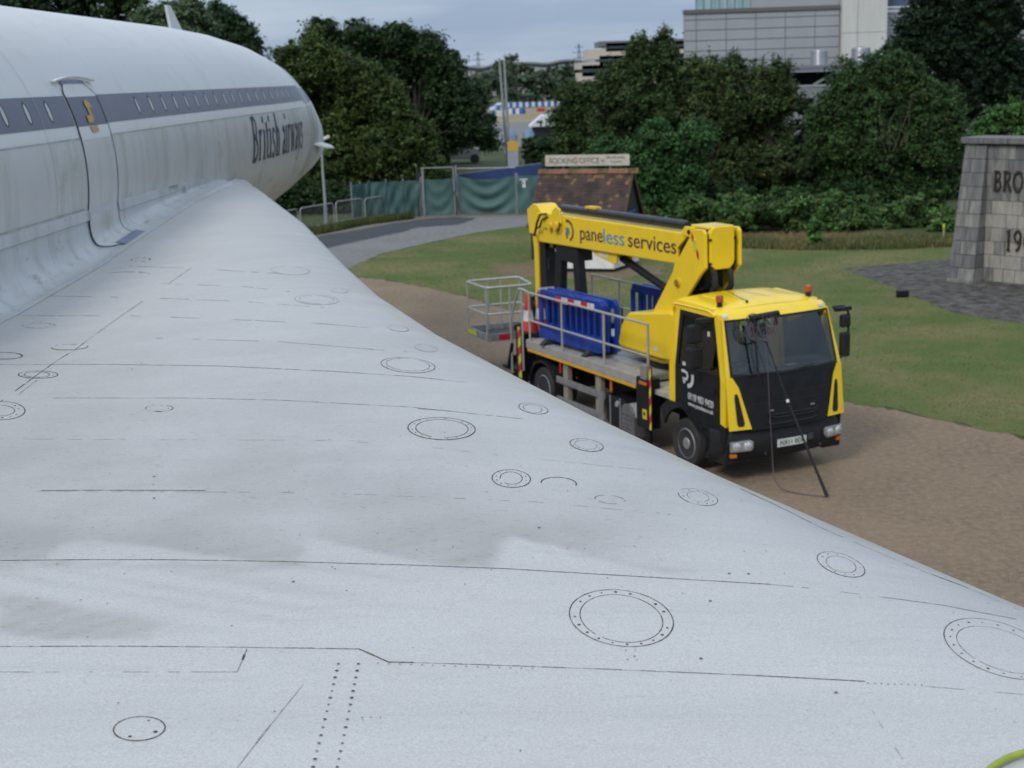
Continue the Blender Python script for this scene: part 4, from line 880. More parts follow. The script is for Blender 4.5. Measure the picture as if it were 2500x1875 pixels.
for s_ in (0, 1):
    f = (lambda a, b_: (a, b_)) if not s_ else (lambda a, b_: (2.1-b_, 2.1-a))
    fpanel('windscreen_pillar', [(1.58, *f(.0, .085)), (2.0, *f(.045, .105)), (2.43, *f(.09, .14))], yellow, 5, 4, .0)
    fpanel('corner_panel', [(.83, *f(.0, .36)), (1.0, *f(0, .31)), (1.45, *f(0, .19)), (1.60, *f(0, .10))], yellow, 5, 6, .012)
    sl_ = [(.88, .15, .23), (.92, .13, .25), (1.30, .11, .18), (1.36, .12, .16)]
    fpanel('corner_vent', [(z_, *f(a, b_)) for z_, a, b_ in sl_], blackpl, 3, 3, .018)
fpanel('grille_panel', [(.80, .36, 1.74), (.83, .35, 1.75), (1.0, .30, 1.80), (1.45, .185, 1.915), (1.60, .10, 2.0)], black, 5, 14, .008)
for z_, a, b_ in ((1.0, .62, 1.55), (.955, .66, 1.52), (.865, .60, 1.5)):
    mb = MB(); mb.tube([(front(a+(b_-a)*k/10, z_)+.02, a+(b_-a)*k/10, z_+(.03 if k in (0, 10) else 0)) for k in range(11)], .016, 6); B(mb, 'grille_bar', blackpl, cab, smooth=True)
for v_ in (.70, 1.45): mb = MB(); mb.obox((front(v_, 1.06)+.016, v_, 1.065), (.004, 0, 0), (0, .035, 0), (0, 0, .008)); B(mb, 'trim_badge', alu, cab)
mb = MB(); mb.tube([(front(.8, 1.60)+.03, .82, 1.60), (front(1.1, 1.60)+.04, 1.12, 1.615), (front(1.4, 1.64)+.03, 1.5, 1.66)], .008, 5); mb.tube([(front(.3, 1.60)+.03, .28, 1.62), (front(.6, 1.60)+.03, .75, 1.62)], .008, 5); B(mb, 'wipers', blackpl, cab)
# bumper
mb = MB(); rows = []
prof = [(-.30, .78), (-.02, .80), (.02, .74), (.035, .55), (.01, .42), (-.06, .33), (-.3, .30)]
for k in range(25):
    s = (k-12)/12; v_ = 1.05+1.12*s; cu = 1.20-.13*abs(s)**2.2-.30*max(0, (abs(s)-.86)/.14)**2
    rows.append([(cu+du_, v_ if abs(s) < .99 else v_, z_+.03*abs(s)**3*(1 if z_ < .5 else 0)) for du_, z_ in prof])
mb.grid(rows); bump_o = B(mb, 'bumper', blackpl, cab, smooth=True)
for s_, v_ in ((-1, .21), (1, 1.89)):
    mb = MB(); uc = 1.155; ev_ = Vector((.20*s_*-1, 1, 0)).normalized(); n_ = Vector((1, .20*s_, 0)).normalized()
    mb.prism([(-.18, -.075), (.15, -.075), (.18, -.03), (.18, .06), (.14, .085), (-.18, .075)] if s_ < 0 else [(-.15, -.075), (.18, -.075), (.18, .075), (-.14, .085), (-.18, .06), (-.18, -.03)], (uc+.045, v_, .575), ev_, (0, 0, 1), n_, -.05, .012); hl = B(mb, 'headlight', mat('lamp_housing', (.42, .43, .43), .25, .4, col2=(.3, .3, .31)), cab, bevel=.01)
    for k in (-.088, .088):
        mb = MB(); mb.lathe([(.070, 0), (.066, .012), (.05, .02), (.0, .026)], Vector((uc+.045, v_, .575))+ev_*k+n_*.010, n_, 18); B(mb, 'lamp_lens', lens, hl, smooth=True)
    mb = MB(); mb.obox((uc-.01, v_+.12*s_, .44), n_*.03, ev_*.05, (0, 0, .028)); B(mb, 'indicator', orange, cab, bevel=.008)
mb = MB(); mb.obox((1.238, 1.08, .545), (.006, 0, 0), (0, .262, 0), (0, 0, .058)); plt = B(mb, 'number_plate', mat('plate_white', (.68, .68, .64), .4, col2=(.55, .55, .52), scale=6), cab)
text_on('NX11 BDF', (1.2455, 1.08-.215, .512), (0, 1, 0), (0, 0, 1), .098, .43, black, 'plate_lettering', plt, .002)['kind'] = 'stuff'
mb = MB(); mb.obox((1.225, 1.43, .57), (.01, -.0, 0), (0, .045, 0), (0, 0, .045)); B(mb, 'tow_cover', mat('dark_grey_plastic', (.05, .05, .055), .6), cab)
for v_ in (.62, 1.62): mb = MB(); mb.lathe([(.02, 0), (.02, .01)], (1.21, v_, .42), (1, 0, 0), 8); B(mb, 'tow_eye', mat('dark_grey_plastic', (.05, .05, .055), .6), cab)
# back wall, floor, interior
inter = mat('cab_interior_grey', (.11, .115, .12), .8, col2=(.08, .083, .088), scale=6)
mb = MB(); mb.box(-.40, -.36, .07, 2.03, .95, 1.95); mb.box(-.40, -.36, .07, .25, 1.95, 2.45); mb.box(-.40, -.36, 1.15, 1.28, 1.95, 2.45); mb.box(-.40, -.36, 1.92, 2.03, 1.95, 2.45); mb.box(-.40, -.36, .07, 2.03, 2.38, 2.50); mb.box(-.40, -.36, .25, 1.15, 1.95, 2.38); B(mb, 'rear_wall', yellow, cab)
mb = MB(); mb.box(-.355, -.345, .1, 1.2, 1.0, 2.42); B(mb, 'rear_lining', inter, cab)
mb = MB(); mb.box(-.36, 1.05, .06, 2.04, .96, 1.02); B(mb, 'floor_pan', inter, cab)
mb = MB(); mb.uz([(.70, 1.05), (1.06, 1.05), (1.06, 1.56), (.96, 1.62), (.78, 1.60), (.70, 1.45)], .08, 2.02); B(mb, 'dashboard', mat('dash_black', (.022, .023, .026), .55, col2=(.035, .036, .04)), cab, bevel=.03)
for v_ in (.35, .85, 1.45):
    mb = MB(); mb.box(-.1, .38, v_-.22, v_+.24, 1.25, 1.42); mb.obox((-.16, v_, 1.72), (.06, 0, -.01), (0, .22, 0), (-.05, 0, .34)); mb.obox((-.24, v_, 2.13), (.04, 0, 0), (0, .12, 0), (0, 0, .09)); B(mb, 'seat', inter, cab, bevel=.04)
mb = MB(); c0 = Vector((.62, .50, 1.66)); ax_ = Vector((-.5, 0, 1)).normalized(); a_ = ax_.orthogonal().normalized(); b__ = ax_.cross(a_)
mb.tube([c0+(a_*cos(2*pi*k/20)+b__*sin(2*pi*k/20))*.21 for k in range(21)], .016, 6, cap=False); mb.tube([c0, c0-ax_*.35], .03, 6); mb.bar(c0-b__*.2, c0+b__*.2, .05, .02); B(mb, 'steering_wheel', blackpl, cab)
mb = MB(); mb.obox((.90, 1.30, 1.625), (.05, 0, .0), (0, .09, 0), (0, 0, .003)); B(mb, 'paper_slip', mat('pink_paper', (.6, .42, .42), .8), cab)
# beacons, roof aerial, mirrors
for v_ in (.26, 1.88):
    mb = MB(); mb.lathe([(.045, 0), (.04, .05), (.05, .06), (.05, .07)], (.56, v_, 2.555), (0, 0, 1), 14); bc = B(mb, 'beacon', blackpl, cab, smooth=True)
    mb = MB(); mb.lathe([(.057, .07), (.056, .145), (.048, .165), (.0, .17)], (.56, v_, 2.555), (0, 0, 1), 16); B(mb, 'beacon_lens', mat('amber_dome', (.40, .11, .02), .2, col2=(.4, .06, .01), scale=30), bc, smooth=True)
for v_ in (.55, 1.55):
    mb2_ = MB(); mb2_.box(-.30, .45, v_-.015, v_+.015, 2.585, 2.602); B(mb2_, 'roof_rib', yellow, cab, bevel=.006)
for z_, a_, c_ in ((1.30, .30, 1.80), (1.18, .34, 1.76)):
    mb2_ = MB(); mb2_.tube([(front(a_+(c_-a_)*k/8, z_)+.009, a_+(c_-a_)*k/8, z_) for k in range(9)], .004, 4); B(mb2_, 'panel_crease', blackpl, cab)
mb = MB(); mb.tube([(.60, .72, 2.60), (.45, .72, 2.62), (-.30, .70, 2.78)], .005, 5); mb.lathe([(.025, 0), (.012, .03)], (.60, .72, 2.585), (0, 0, 1), 8); B(mb, 'aerial', black, cab)
for s_ in (0, 1):
    f = (lambda v_: v_) if not s_ else (lambda v_: 2.1-v_)
    mm = thing_part('mirror'); mm.parent = cab
    us = .58 if not s_ else 1.0
    mb = MB(); mb.obox((us, f(-.20 if not s_ else -.13), 2.20), (.05, 0, 0), (0, .12 if not s_ else .085, 0), (0, 0, .14 if not s_ else .10)); mb.build('mirror_head', blackpl, mm, bevel=.035)
    mb = MB(); mb.obox((us, f(-.20 if not s_ else -.13), 1.84), (.055, 0, 0), (0, .12 if not s_ else .08, 0), (0, 0, .165 if not s_ else .19)); mb.build('mirror_head', blackpl, mm, bevel=.035)
    mb = MB(); mb.tube([(us+.06, f(.06), 2.38), (us+.02, f(-.14), 2.40), (us+.02, f(-.18), 2.3), (us+.02, f(-.18), 1.7), (us+.06, f(-.0), 1.66)], .018, 8); mb.obox((us+.04, f(-.05), 2.395), (.04, 0, 0), (0, .14, 0), (0, 0, .03)); mb.build('mirror_arm', blackpl, mm, True)
mb = MB(); mb.obox((.98, 2.12, 2.42), (.04, 0, 0), (0, .10, .0), (0, 0, .025)); B(mb, 'kerb_mirror', blackpl, cab, bevel=.02)
mb = MB(); mb.obox((.62, -.005+.03, 2.18), (.025, 0, 0), (0, .004, 0), (0, 0, .035)); B(mb, 'door_sticker', whiter, cab)
# door lettering and logo
wl = mat('white_lettering', (.62, .62, .64), .5, col2=(.5, .5, .52), scale=8)
text_on('0118 983 9420', (.12, -.006, 1.115), (1, 0, -.03), (0, 0, 1), .15, .66, wl, 'phone_lettering', cab)
text_on('www.paneless.co.uk', (.12, -.006, 1.02), (1, 0, -.03), (0, 0, 1), .085, .66, wl, 'web_lettering', cab)
def logo(o, eu, ev, s, mr, mp, mo, par):
    """ring sector on the right, a P inside, as flat printed shapes"""
    o = Vector(o); eu = Vector(eu); ev = Vector(ev); en = eu.cross(ev).normalized()
    def strip(pts, w, m, name):
        mb = MB(); n = len(pts); L = []
        for i, p in enumerate(pts):
            a = pts[max(i-1, 0)]; b_ = pts[min(i+1, n-1)]; dx, dy = b_[0]-a[0], b_[1]-a[1]; l = math.hypot(dx, dy); L.append(((p[0]-dy/l*w/2, p[1]+dx/l*w/2), (p[0]+dy/l*w/2, p[1]-dx/l*w/2)))
        for i in range(n-1): mb.add([o+(eu*x+ev*y)*s+en*.003 for x, y in (L[i][0], L[i][1], L[i+1][1], L[i+1][0])], [(0, 1, 2, 3)])
        mb.build(name, m, par, fix=False)
    return strip
st = logo((-.06, -.006, 1.31), (1, 0, 0), (0, 0, 1), .34, 0, 0, 0, cab)
st([(.88, .58), (.90, .40), (.86, .22), (.74, .08), (.50, .0)], .19, wl, 'logo_mark'); st([(.02, .64), (.28, .64), (.46, .58), (.50, .44), (.44, .30), (.10, .28)], .13, wl, 'logo_mark'); st([(.14, .34), (.26, .10)], .16, wl, 'logo_mark'); st([(.10, .98), (.34, .98)], .17, wl, 'logo_mark')

# ---- turret, boom
mb = MB(); mb.uz([(-2.52, 1.97), (-2.42, 2.04), (-1.77, 2.13), (-1.15, 2.22), (-1.05, 2.18), (-1.05, 1.50), (-1.20, 1.42), (-1.42, 1.40), (-2.76, 1.41), (-2.80, 1.48), (-2.68, 1.80)], .50, 1.60); B(mb, 'turret_hood', yellow, bevel=.05)
mb = MB(); mb.uz([(-2.74, 1.36), (-1.42, 1.345), (-1.2, 1.37), (-1.1, 1.44), (-1.1, 1.46), (-1.42, 1.385), (-2.74, 1.40)], .49, 1.61); B(mb, 'hood_trim', mat('dark_yellow', (.30, .21, .02), .5, col2=(.2, .14, .02)))
mb = MB(); mb.lathe([(.48, 1.19), (.48, 1.36)], (-1.75, 1.05, 0), (0, 0, 1), 24); B(mb, 'slew_ring', black, smooth=True)
mb = MB(); mb.obox((-1.58, .497, 1.55), (.07, 0, 0), (0, .002, 0), (0, 0, .03)); B(mb, 'hood_sticker', whiter)
plate = [(-1.98, 2.10), (-1.38, 2.82), (-1.30, 3.02), (-1.19, 3.08), (-.80, 3.52), (-.74, 3.56), (-.52, 3.56), (-.47, 3.50), (-.46, 2.97), (-.60, 2.85), (-.97, 2.46), (-1.14, 2.12)]
for v_, nm in ((.70, 'boom_riser_plate'), (1.34, 'boom_riser_plate')): mb = MB(); mb.uz(plate, v_, v_+.055); B(mb, nm, yellow, bevel=.012)
mb = MB(); mb.box(-1.7, -1.25, .75, 1.34, 2.15, 2.5); mb.uz([(-1.5, 2.5), (-1.2, 2.5), (-.75, 3.0), (-.95, 3.1)], .98, 1.1); B(mb, 'riser_web', black)
mb = MB(); mb.lathe([(.075, 0), (.075, .02), (.05, .02), (.05, .03)], (-1.22, .70, 2.66), (0, -1, 0), 18); B(mb, 'pivot_pin', yellow_dull, smooth=True)
mb = MB(); mb.lathe([(.055, 0), (.055, .012)], (-1.22, .668, 2.66), (0, -1, 0), 14); B(mb, 'pin_recess', mat('dark_yellow', (.30, .21, .02), .5))
mb = MB(); mb.prism([(.80, 3.50), (.83, 3.57), (.90, 3.60), (1.16, 3.60), (1.23, 3.57), (1.26, 3.50), (1.26, 3.02), (1.17, 2.93), (.90, 2.93), (.80, 3.02)], (-.50, 0, 0), (0, 1, 0), (0, 0, 1), (1, 0, 0), -.06, .035); B(mb, 'boom_head_cover', yellow, bevel=.02)
mb = MB(); mb.box(-1.0, -.50, .80, 1.26, 3.55, 3.60); B(mb, 'boom_head_top', yellow, bevel=.015)
for v_, z_ in ((.80, 3.40), (1.26, 3.40), (.80, 3.03), (1.26, 3.03)): mb = MB(); mb.obox((-.463, v_, z_), (.008, 0, 0), (0, .022, 0), (0, 0, .018)); B(mb, 'cover_clip', black)
for v_ in (.85, 1.15):
    mb = MB(); mb.tube([(-.55, v_, 3.0), (-.50, v_+.05, 2.86), (-.55, v_+.10, 2.65), (-.75, v_+.08, 2.4), (-1.0, v_+.03, 2.2)], .05, 10); B(mb, 'hydraulic_hose', blackrub, smooth=True)
mb = MB(); mb.box(-.62, -.52, .76, .80, 2.9, 3.5); mb.box(-.62, -.52, 1.26, 1.30, 2.9, 3.5); mb.box(-1.2, -.7, .85, 1.2, 2.6, 3.1); B(mb, 'boom_knuckle', black)
mb = MB(); mb.obox((-.74, .697, 3.30), (.05, 0, -.02), (0, .003, 0), (-.0, 0, .10)); B(mb, 'hazard_label', yelref); mb = MB(); mb.obox((-.80, .6965, 3.42), (.03, 0, -.03), (0, .003, 0), (0, 0, .05)); B(mb, 'hazard_label', redpl); mb = MB(); mb.obox((-.66, .6965, 3.17), (.03, 0, -.03), (0, .003, 0), (0, 0, .06)); B(mb, 'hazard_label', redpl)
boom = MB().uz([(-6.25, 3.40), (-6.05, 3.43), (-1.18, 3.45), (-1.10, 3.40), (-1.40, 3.18), (-1.38, 2.96), (-1.46, 2.93), (-6.15, 2.86), (-6.28, 2.95)], .80, 1.28).build('boom', yellow, truck, bevel=.02)
mb = MB(); mb.uz([(-1.45, 2.96), (-1.22, 2.96), (-.85, 3.44), (-.98, 3.50), (-1.12, 3.42), (-1.36, 3.18)], .84, 1.24); B(mb, 'boom_root', black)
mb = MB(); mb.uz([(-1.22, 3.42), (-1.14, 3.40), (-.92, 3.40), (-.86, 3.46), (-.88, 3.56), (-1.15, 3.56), (-1.24, 3.48)], .78, .83); B(mb, 'boom_lug', yellow, bevel=.01); mb = MB(); mb.lathe([(.035, 0), (.035, .015)], (-1.02, .778, 3.48), (0, -1, 0), 12); B(mb, 'lug_pin', black)
mb = MB(); mb.lathe([(.05, 0), (.078, .02), (.078, 4.1), (.06, 4.16)], (-5.52, .97, 3.53), (1, 0, .003), 18); B(mb, 'boom_cylinder', mat('black_steel_tube', (.022, .024, .032), .3, .2, col2=(.03, .033, .042), scale=4), smooth=True)
mb = MB(); mb.box(-4.55, -4.2, .90, 1.04, 3.60, 3.64); B(mb, 'cylinder_clamp', yellow_dull)
# brackets and lift cylinder under the boom
mb = MB(); mb.uz([(-4.35, 2.92), (-4.15, 2.80), (-3.50, 2.70), (-3.42, 2.72), (-3.38, 2.94)], .86, .90); mb.uz([(-4.35, 2.92), (-4.15, 2.80), (-3.50, 2.70), (-3.42, 2.72), (-3.38, 2.94)], 1.16, 1.20)
B(mb, 'lift_bracket', yellow, bevel=.008); mb = MB(); mb.uz([(-4.05, 2.87), (-4.0, 2.82), (-3.70, 2.79), (-3.66, 2.85)], .853, .86); B(mb, 'bracket_window', whiter)
mb = MB(); mb.tube([(-3.48, 1.03, 2.80), (-1.75, 1.03, 2.35), (-1.5, 1.03, 2.28)], [.07, .07, .07], 14); B(mb, 'lift_cylinder', black, smooth=True)
# boom print
nv = mat('boom_print_purple', (.05, .026, .045), .5, col2=(.06, .04, .06)); lb_m = mat('boom_print_blue', (.06, .24, .42), .5, col2=(.08, .28, .42))
text_on('pane', (-4.56, .797, 3.055), (1, 0, .012), (0, 0, 1), .36, .80, nv, 'boom_lettering', boom); text_on('less', (-3.73, .797, 3.065), (1, 0, .012), (0, 0, 1), .36, .70, lb_m, 'boom_lettering', boom); text_on('services', (-2.90, .797, 3.075), (1, 0, .012), (0, 0, 1), .36, 1.48, nv, 'boom_lettering', boom)
st = logo((-5.12, .797, 3.00), (1, 0, 0), (0, 0, 1), .36, 0, 0, 0, boom)
st([(.10, .97), (.40, .95), (.70, .80), (.82, .52), (.78, .25), (.60, .05), (.48, .02)], .14, nv, 'logo_mark'); st([(.06, .56), (.36, .54), (.40, .42), (.34, .32), (.10, .30)], .15, lb_m, 'logo_mark'); st([(.08, .44), (.34, .44)], .2, lb_m, 'logo_mark'); st([(.08, .34), (.22, .06)], .12, nv, 'logo_mark')
# boom nose castings
mb = MB(); mb.uz([(-6.70, 3.44), (-6.45, 3.56), (-6.28, 3.56), (-6.02, 3.38), (-6.05, 3.12), (-6.30, 2.98), (-6.62, 2.98)], .82, 1.24); B(mb, 'jib_knuckle', yellow, bevel=.02)
mb = MB(); mb.uz([(-5.90, 3.30), (-5.60, 3.34), (-5.56, 3.50), (-5.40, 3.58), (-5.26, 3.54), (-5.22, 3.28), (-5.40, 3.20), (-5.90, 3.14)], .76, .80); B(mb, 'nose_casting', yellow, bevel=.012)
mb = MB(); mb.lathe([(.085, 0), (.085, .05), (.05, .055)], (-5.38, .76, 3.22), (0, -1, 0), 16); mb.lathe([(.07, 0), (.07, .04)], (-5.62, .76, 3.20), (0, -1, 0), 14); B(mb, 'nose_pins', yellow_dull, smooth=True)
mb = MB(); mb.tube([(-5.78, .76, 3.42), (-5.95, .72, 3.40), (-6.05, .70, 3.24), (-6.12, .70, 3.08), (-6.22, .72, 2.98)], .022, 6); mb.tube([(-5.72, .76, 3.36), (-5.88, .72, 3.30), (-5.96, .70, 3.16), (-6.14, .72, 3.12)], .018, 6); mb.tube([(-5.3, .74, 3.14), (-5.22, .73, 3.2), (-5.24, .74, 3.3)], .014, 6); B(mb, 'hydraulic_pipes', black, smooth=True)['kind'] = 'stuff'
mb = MB(); mb.uz([(-6.72, 3.42), (-6.46, 3.42), (-6.40, 2.70), (-6.38, 1.15), (-6.54, 1.15), (-6.56, 2.70)], .88, 1.10); B(mb, 'jib', yellow, bevel=.012)
mb = MB(); mb.uz([(-6.36, 3.05), (-6.14, 3.02), (-6.10, 2.0), (-6.12, 1.15), (-6.37, 1.15)], .90, 1.12); B(mb, 'jib_channel', black)
mb = MB(); mb.box(-6.08, -5.85, .95, 1.15, 2.74, 2.86); B(mb, 'valve_block', black); mb = MB(); mb.box(-6.06, -5.98, .9, 1.0, 2.35, 2.55); B(mb, 'valve_block', black); mb = MB(); mb.box(-5.98, -5.88, .93, .95, 2.77, 2.84); B(mb, 'valve_lamp', mat('brass_fitting', (.4, .3, .15), .4, .5))
# boom rest
mb = MB(); mb.uz([(-5.62, 2.86), (-4.80, 2.86), (-4.56, 1.15), (-4.84, 1.15), (-4.98, 2.56), (-5.42, 2.58), (-5.54, 1.15), (-5.86, 1.15)], .86, 1.0); B(mb, 'boom_rest', black, bevel=.008)
mb = MB(); mb.uz([(-5.5, 2.86), (-4.9, 2.86), (-4.9, 2.6), (-5.5, 2.6)], 1.02, 1.24); B(mb, 'boom_rest', black, bevel=.008)
mb = MB(); mb.box(-6.2, -5.7, .72, 1.3, 1.2, 1.92); B(mb, 'control_console', black, bevel=.03); mb = MB(); mb.box(-6.1, -5.75, .70, 1.2, 1.93, 1.99); B(mb, 'console_lid', mat('pale_plastic', (.4, .4, .4), .6), bevel=.01)
# basket
bk = thing_part('basket')
A_, B_, C_, D_ = [Vector(x) for x in ((-8.85, .45, 0), (-7.72, .38, 0), (-7.60, 1.35, 0), (-8.75, 1.62, 0))]
def ring(z, r, name, close=True):
    mb = MB(); P_ = [A_, B_, C_, D_]; pts = []
    for i in range(4):
        a, b_, c_ = P_[i-1], P_[i], P_[(i+1) % 4]; d1 = (a-b_).normalized()*.14; d2 = (c_-b_).normalized()*.14
        for t_ in (0, .33, .66, 1): q_ = (b_+d1)*(1-t_)**2+b_*2*t_*(1-t_)+(b_+d2)*t_*t_; pts.append(Vector((q_.x, q_.y, z)))
    pts.append(pts[0]); mb.tube(pts, r, 8, cap=False); mb.build(name, alu, bk, True)
ring(1.82, .026, 'basket_top_rail'); ring(1.28, .022, 'basket_mid_rail')
for a, b_ in ((A_, B_), (B_, C_), (C_, D_), (D_, A_)):
    mb = MB(); mb.bar(Vector((a.x, a.y, .80)), Vector((b_.x, b_.y, .80)), .03, .15); mb.build('toe_board', alu_dull, bk)
for f_, (a, b_) in ((.04, (A_, B_)), (.97, (A_, B_)), (.5, (B_, C_)), (.35, (D_, A_)), (.6, (D_, A_)), (.95, (C_, D_))):
    q_ = a.lerp(b_, f_); mb = MB(); mb.tube([(q_.x, q_.y, .75), (q_.x, q_.y, 1.82)], .022, 8); mb.build('basket_post', alu, bk, True)
mb = MB(); mb.add([(p_.x, p_.y, .735) for p_ in (A_, B_, C_, D_)]+[(p_.x, p_.y, .76) for p_ in (A_, B_, C_, D_)], [(3, 2, 1, 0), (4, 5, 6, 7)]+[(i, (i+1) % 4, 4+(i+1) % 4, 4+i) for i in range(4)]); mb.build('basket_floor', mat('dark_grating', (.07, .07, .07), .7, .3, col2=(.04, .04, .04), scale=30), bk)
q0 = A_.lerp(D_, .02); ab = (B_-A_); n_ = Vector((ab.y, -ab.x, 0)).normalized()
ad = (D_-A_); nad = Vector((-ad.y, ad.x, 0)).normalized()
o_ = A_.lerp(B_, .04)+n_*.02; mb = MB(); mb.prism([(0, .755), (.02, .755), (.50, .755), (.50, .855), (0, .855)], o_, ab.normalized(), (0, 0, 1), n_, 0, .006); mb.build('yellow_warning_label', yelref, bk)
mb = MB(); mb.obox(B_.lerp(C_, .35)+Vector((.02, 0, .80)), (C_-B_).normalized()*.12, (.004, 0, 0), (0, 0, .055)); mb.build('red_label', redpl, bk)
mb = MB(); mb.bar((-7.65, 1.0, .95), (-6.45, 1.0, 1.25), .12, .14); mb.bar((-6.9, 1.0, 1.7), (-6.9, 1.0, 1.0), .07, .07); mb.bar((-6.9, 1.0, 1.6), (-6.5, 1.0, 1.4), .08, .08); mb.build('basket_mount', black, bk)

# ---- loads on the deck (things of their own)
def tthing(name, label, cat, u, v, z, rz=0, group=None): return thing(name, label, cat, tuple(tw(u, v, z)), TY+rz, group)
def road_barrier(u, v, z, rz, label, L=2.0, tilt=0.):
    t_ = tthing('road_barrier', label, 'barrier', u, v, z, rz, 'blue plastic barriers carried on the deck')
    if tilt: t_.rotation_euler = (tilt, 0, TY+rz)
    H = .98
    mb = MB(); mb.tube([(.12, 0, H-.03), (.04, 0, H-.12)], .035, 8); mb.uz([(.06, H-.16), (.02, H-.10), (.08, H), (L-.1, H), (L-.02, H-.08), (L-.02, H-.16)], -.035, .035); mb.build('top_beam', bluepl, t_, bevel=.02)
    mb = MB(); mb.uz([(.02, .12), (.10, .08), (L-.15, .06), (L-.02, .10), (L, .20), (L-.02, .34), (.04, .34), (0, .24)], -.035, .035); mb.build('bottom_beam', bluepl, t_, bevel=.02)
    for k in range(11):
        x = .07+(L-.16)*k/10; mb = MB(); mb.uz([(x-.02, .32), (x+.025, .32), (x+.025, H-.14), (x-.02, H-.14)], -.022, .022); mb.build('barrier_slat', bluepl, t_, bevel=.01)
    for k, x in enumerate((.02, L-.02)):
        mb = MB(); mb.tube([(x, 0, .1), (x, 0, H-.12)], .04, 8); mb.build('end_post', bluepl, t_, True)
    for x in (.30, L-.40):
        mb = MB(); mb.prism([(-.22, 0), (.22, 0), (.08, .10), (-.08, .10)], (x, 0, 0), (0, 1, 0), (0, 0, 1), (1, 0, 0), -.05, .07); mb.build('rubber_foot', blackrub, t_, bevel=.01)
    return t_
bA = road_barrier(-4.86, .10, 1.21, radians(4.5), 'front one of the stacked blue barriers, with red and white reflective strip', 2.05)
for k in range(6):
    x0 = .58+k*.205; mb = MB(); mb.obox((x0+.10, -.042, .86), (.10, 0, 0), (0, .004, 0), (0, 0, .055)); mb.build('reflective_strip', redpl if k % 2 == 0 else whiter, bA)
road_barrier(-4.90, .26, 1.21, radians(2.5), 'middle one of the stacked blue barriers beside the near handrail', 2.05)
road_barrier(-4.84, .40, 1.21, radians(3.5), 'blue barrier at the back of the near stack, closest to the boom', 2.05)
road_barrier(-4.42, 1.78, 1.21, radians(0), 'blue barrier on the far side of the deck, partly behind the yellow arm', 2.05)
road_barrier(-4.30, 1.92, 1.21, radians(-2), 'outermost blue barrier against the far handrail of the lorry', 2.05)
def cone(u, v, z, label):
    t_ = tthing('traffic_cone', label, 'traffic cone', u, v, z, random.random(), 'traffic cones on the back of the lorry')
    mb = MB(); mb.prism([(-.19, -.19), (.19, -.19), (.19, .19), (-.19, .19)], (0, 0, 0), (1, 0, 0), (0, 1, 0), (0, 0, 1), 0, .03); mb.build('cone_base', blackrub, t_, bevel=.01)
    for r0, r1, z0, z1, m, nm in ((.155, .115, .03, .24, redpl, 'cone_body'), (.116, .078, .24, .44, whiter, 'reflective_sleeve'), (.078, .045, .44, .74, redpl, 'cone_tip')):
        mb = MB(); mb.lathe([(r0, z0), (r1, z1)], (0, 0, 0), (0, 0, 1), 18, cap=(nm == 'cone_tip')); mb.build(nm, mat('orange_red_plastic', (.60, .045, .03), .5, col2=(.5, .035, .025)) if m is redpl else m, t_, True)
cone(-5.75, .30, 1.215, 'red and white traffic cone nearest the handrail post'); cone(-5.80, .60, 1.215, 'traffic cone half hidden behind the front one on the lorry tail')
mb = MB()
for k in range(3): mb.tube([(-5.15+.16*cos(a)*1.6, .55+.2*sin(a), 1.24+.035*k) for a in [2*pi*i/20 for i in range(21)]], .022, 6)
o = mb.build('coiled_cable', blackrub, None, True); o.matrix_world = TM; tag(o, 'black cable coiled on the deck behind the traffic cones', 'cable')
mb = MB(); mb.box(-5.35, -4.95, .3, .9, 1.21, 1.32); o = mb.build('rubber_mat', blackrub, None, bevel=.02); o.matrix_world = TM; tag(o, 'black rubber ballast blocks lying at the rear of the deck', 'rubber block')
# water-fed brush pole leaning on the windscreen, with its hose reel
pole = tthing('cleaning_pole', 'long black telescopic cleaning pole leaning across the truck windscreen', 'cleaning pole', 1.12, .62, 0)
def ploc(u, v, z): return Vector((u-1.12, v-.62, z))
p0_, p1_, p2_, p3_ = ploc(1.10, .62, 2.27), ploc(1.38, .66, 1.75), ploc(1.62, .70, 1.28), ploc(2.36, .84, .02)
mb = MB(); mb.tube([p0_, p2_], .010, 8); mb.build('thin_section', blackpl, pole, True); mb = MB(); mb.tube([p2_, p2_.lerp(p3_, .5), p3_], [.015, .018, .026], 10); mb.build('thick_section', black, pole, True)
mb = MB(); mb.tube([p2_+Vector((-.01, 0, .02)), p2_+Vector((.01, 0, -.02))], .022, 10); mb.build('clamp', whiter, pole, True)
mb = MB(); mb.tube([p0_+Vector((-.02, 0, .05)), p0_+Vector((.06, .01, -.08))], .03, 8); mb.build('pole_head', blackpl, pole, True)
mb = MB(); mb.tube([ploc(1.09, .42, 2.44), ploc(1.12, .90, 2.47)], .045, 10); mb.tube([ploc(1.10, .46, 2.44), ploc(1.12, .50, 2.30)], .03, 8); mb.tube([ploc(1.12, .86, 2.46), ploc(1.13, .84, 2.30)], .03, 8); mb.build('brush_head', blackpl, pole, True)
mb = MB(); mb.tube([ploc(1.13, .47, 2.20), ploc(1.25, .46, 1.62)], .018, 8); mb.tube([ploc(1.13, .49, 2.1), ploc(1.27, .58, 1.64)], .005, 5); mb.build('brush_handle', blackpl, pole, True)
purp = mat('mauve_hose', (.10, .075, .085), .5, col2=(.07, .05, .06), scale=20)
mb = MB()
for j in range(4):
    c_ = ploc(1.135+.012*j, .50+.03*j, 2.30-.01*j); R_ = .19-.012*j
    mb.tube([c_+Vector((-.10*sin(a)*R_/.19, cos(a)*R_*(1+.04*j), sin(a)*R_)) for a in [2*pi*i/26 for i in range(27)]], .007, 5, cap=False)
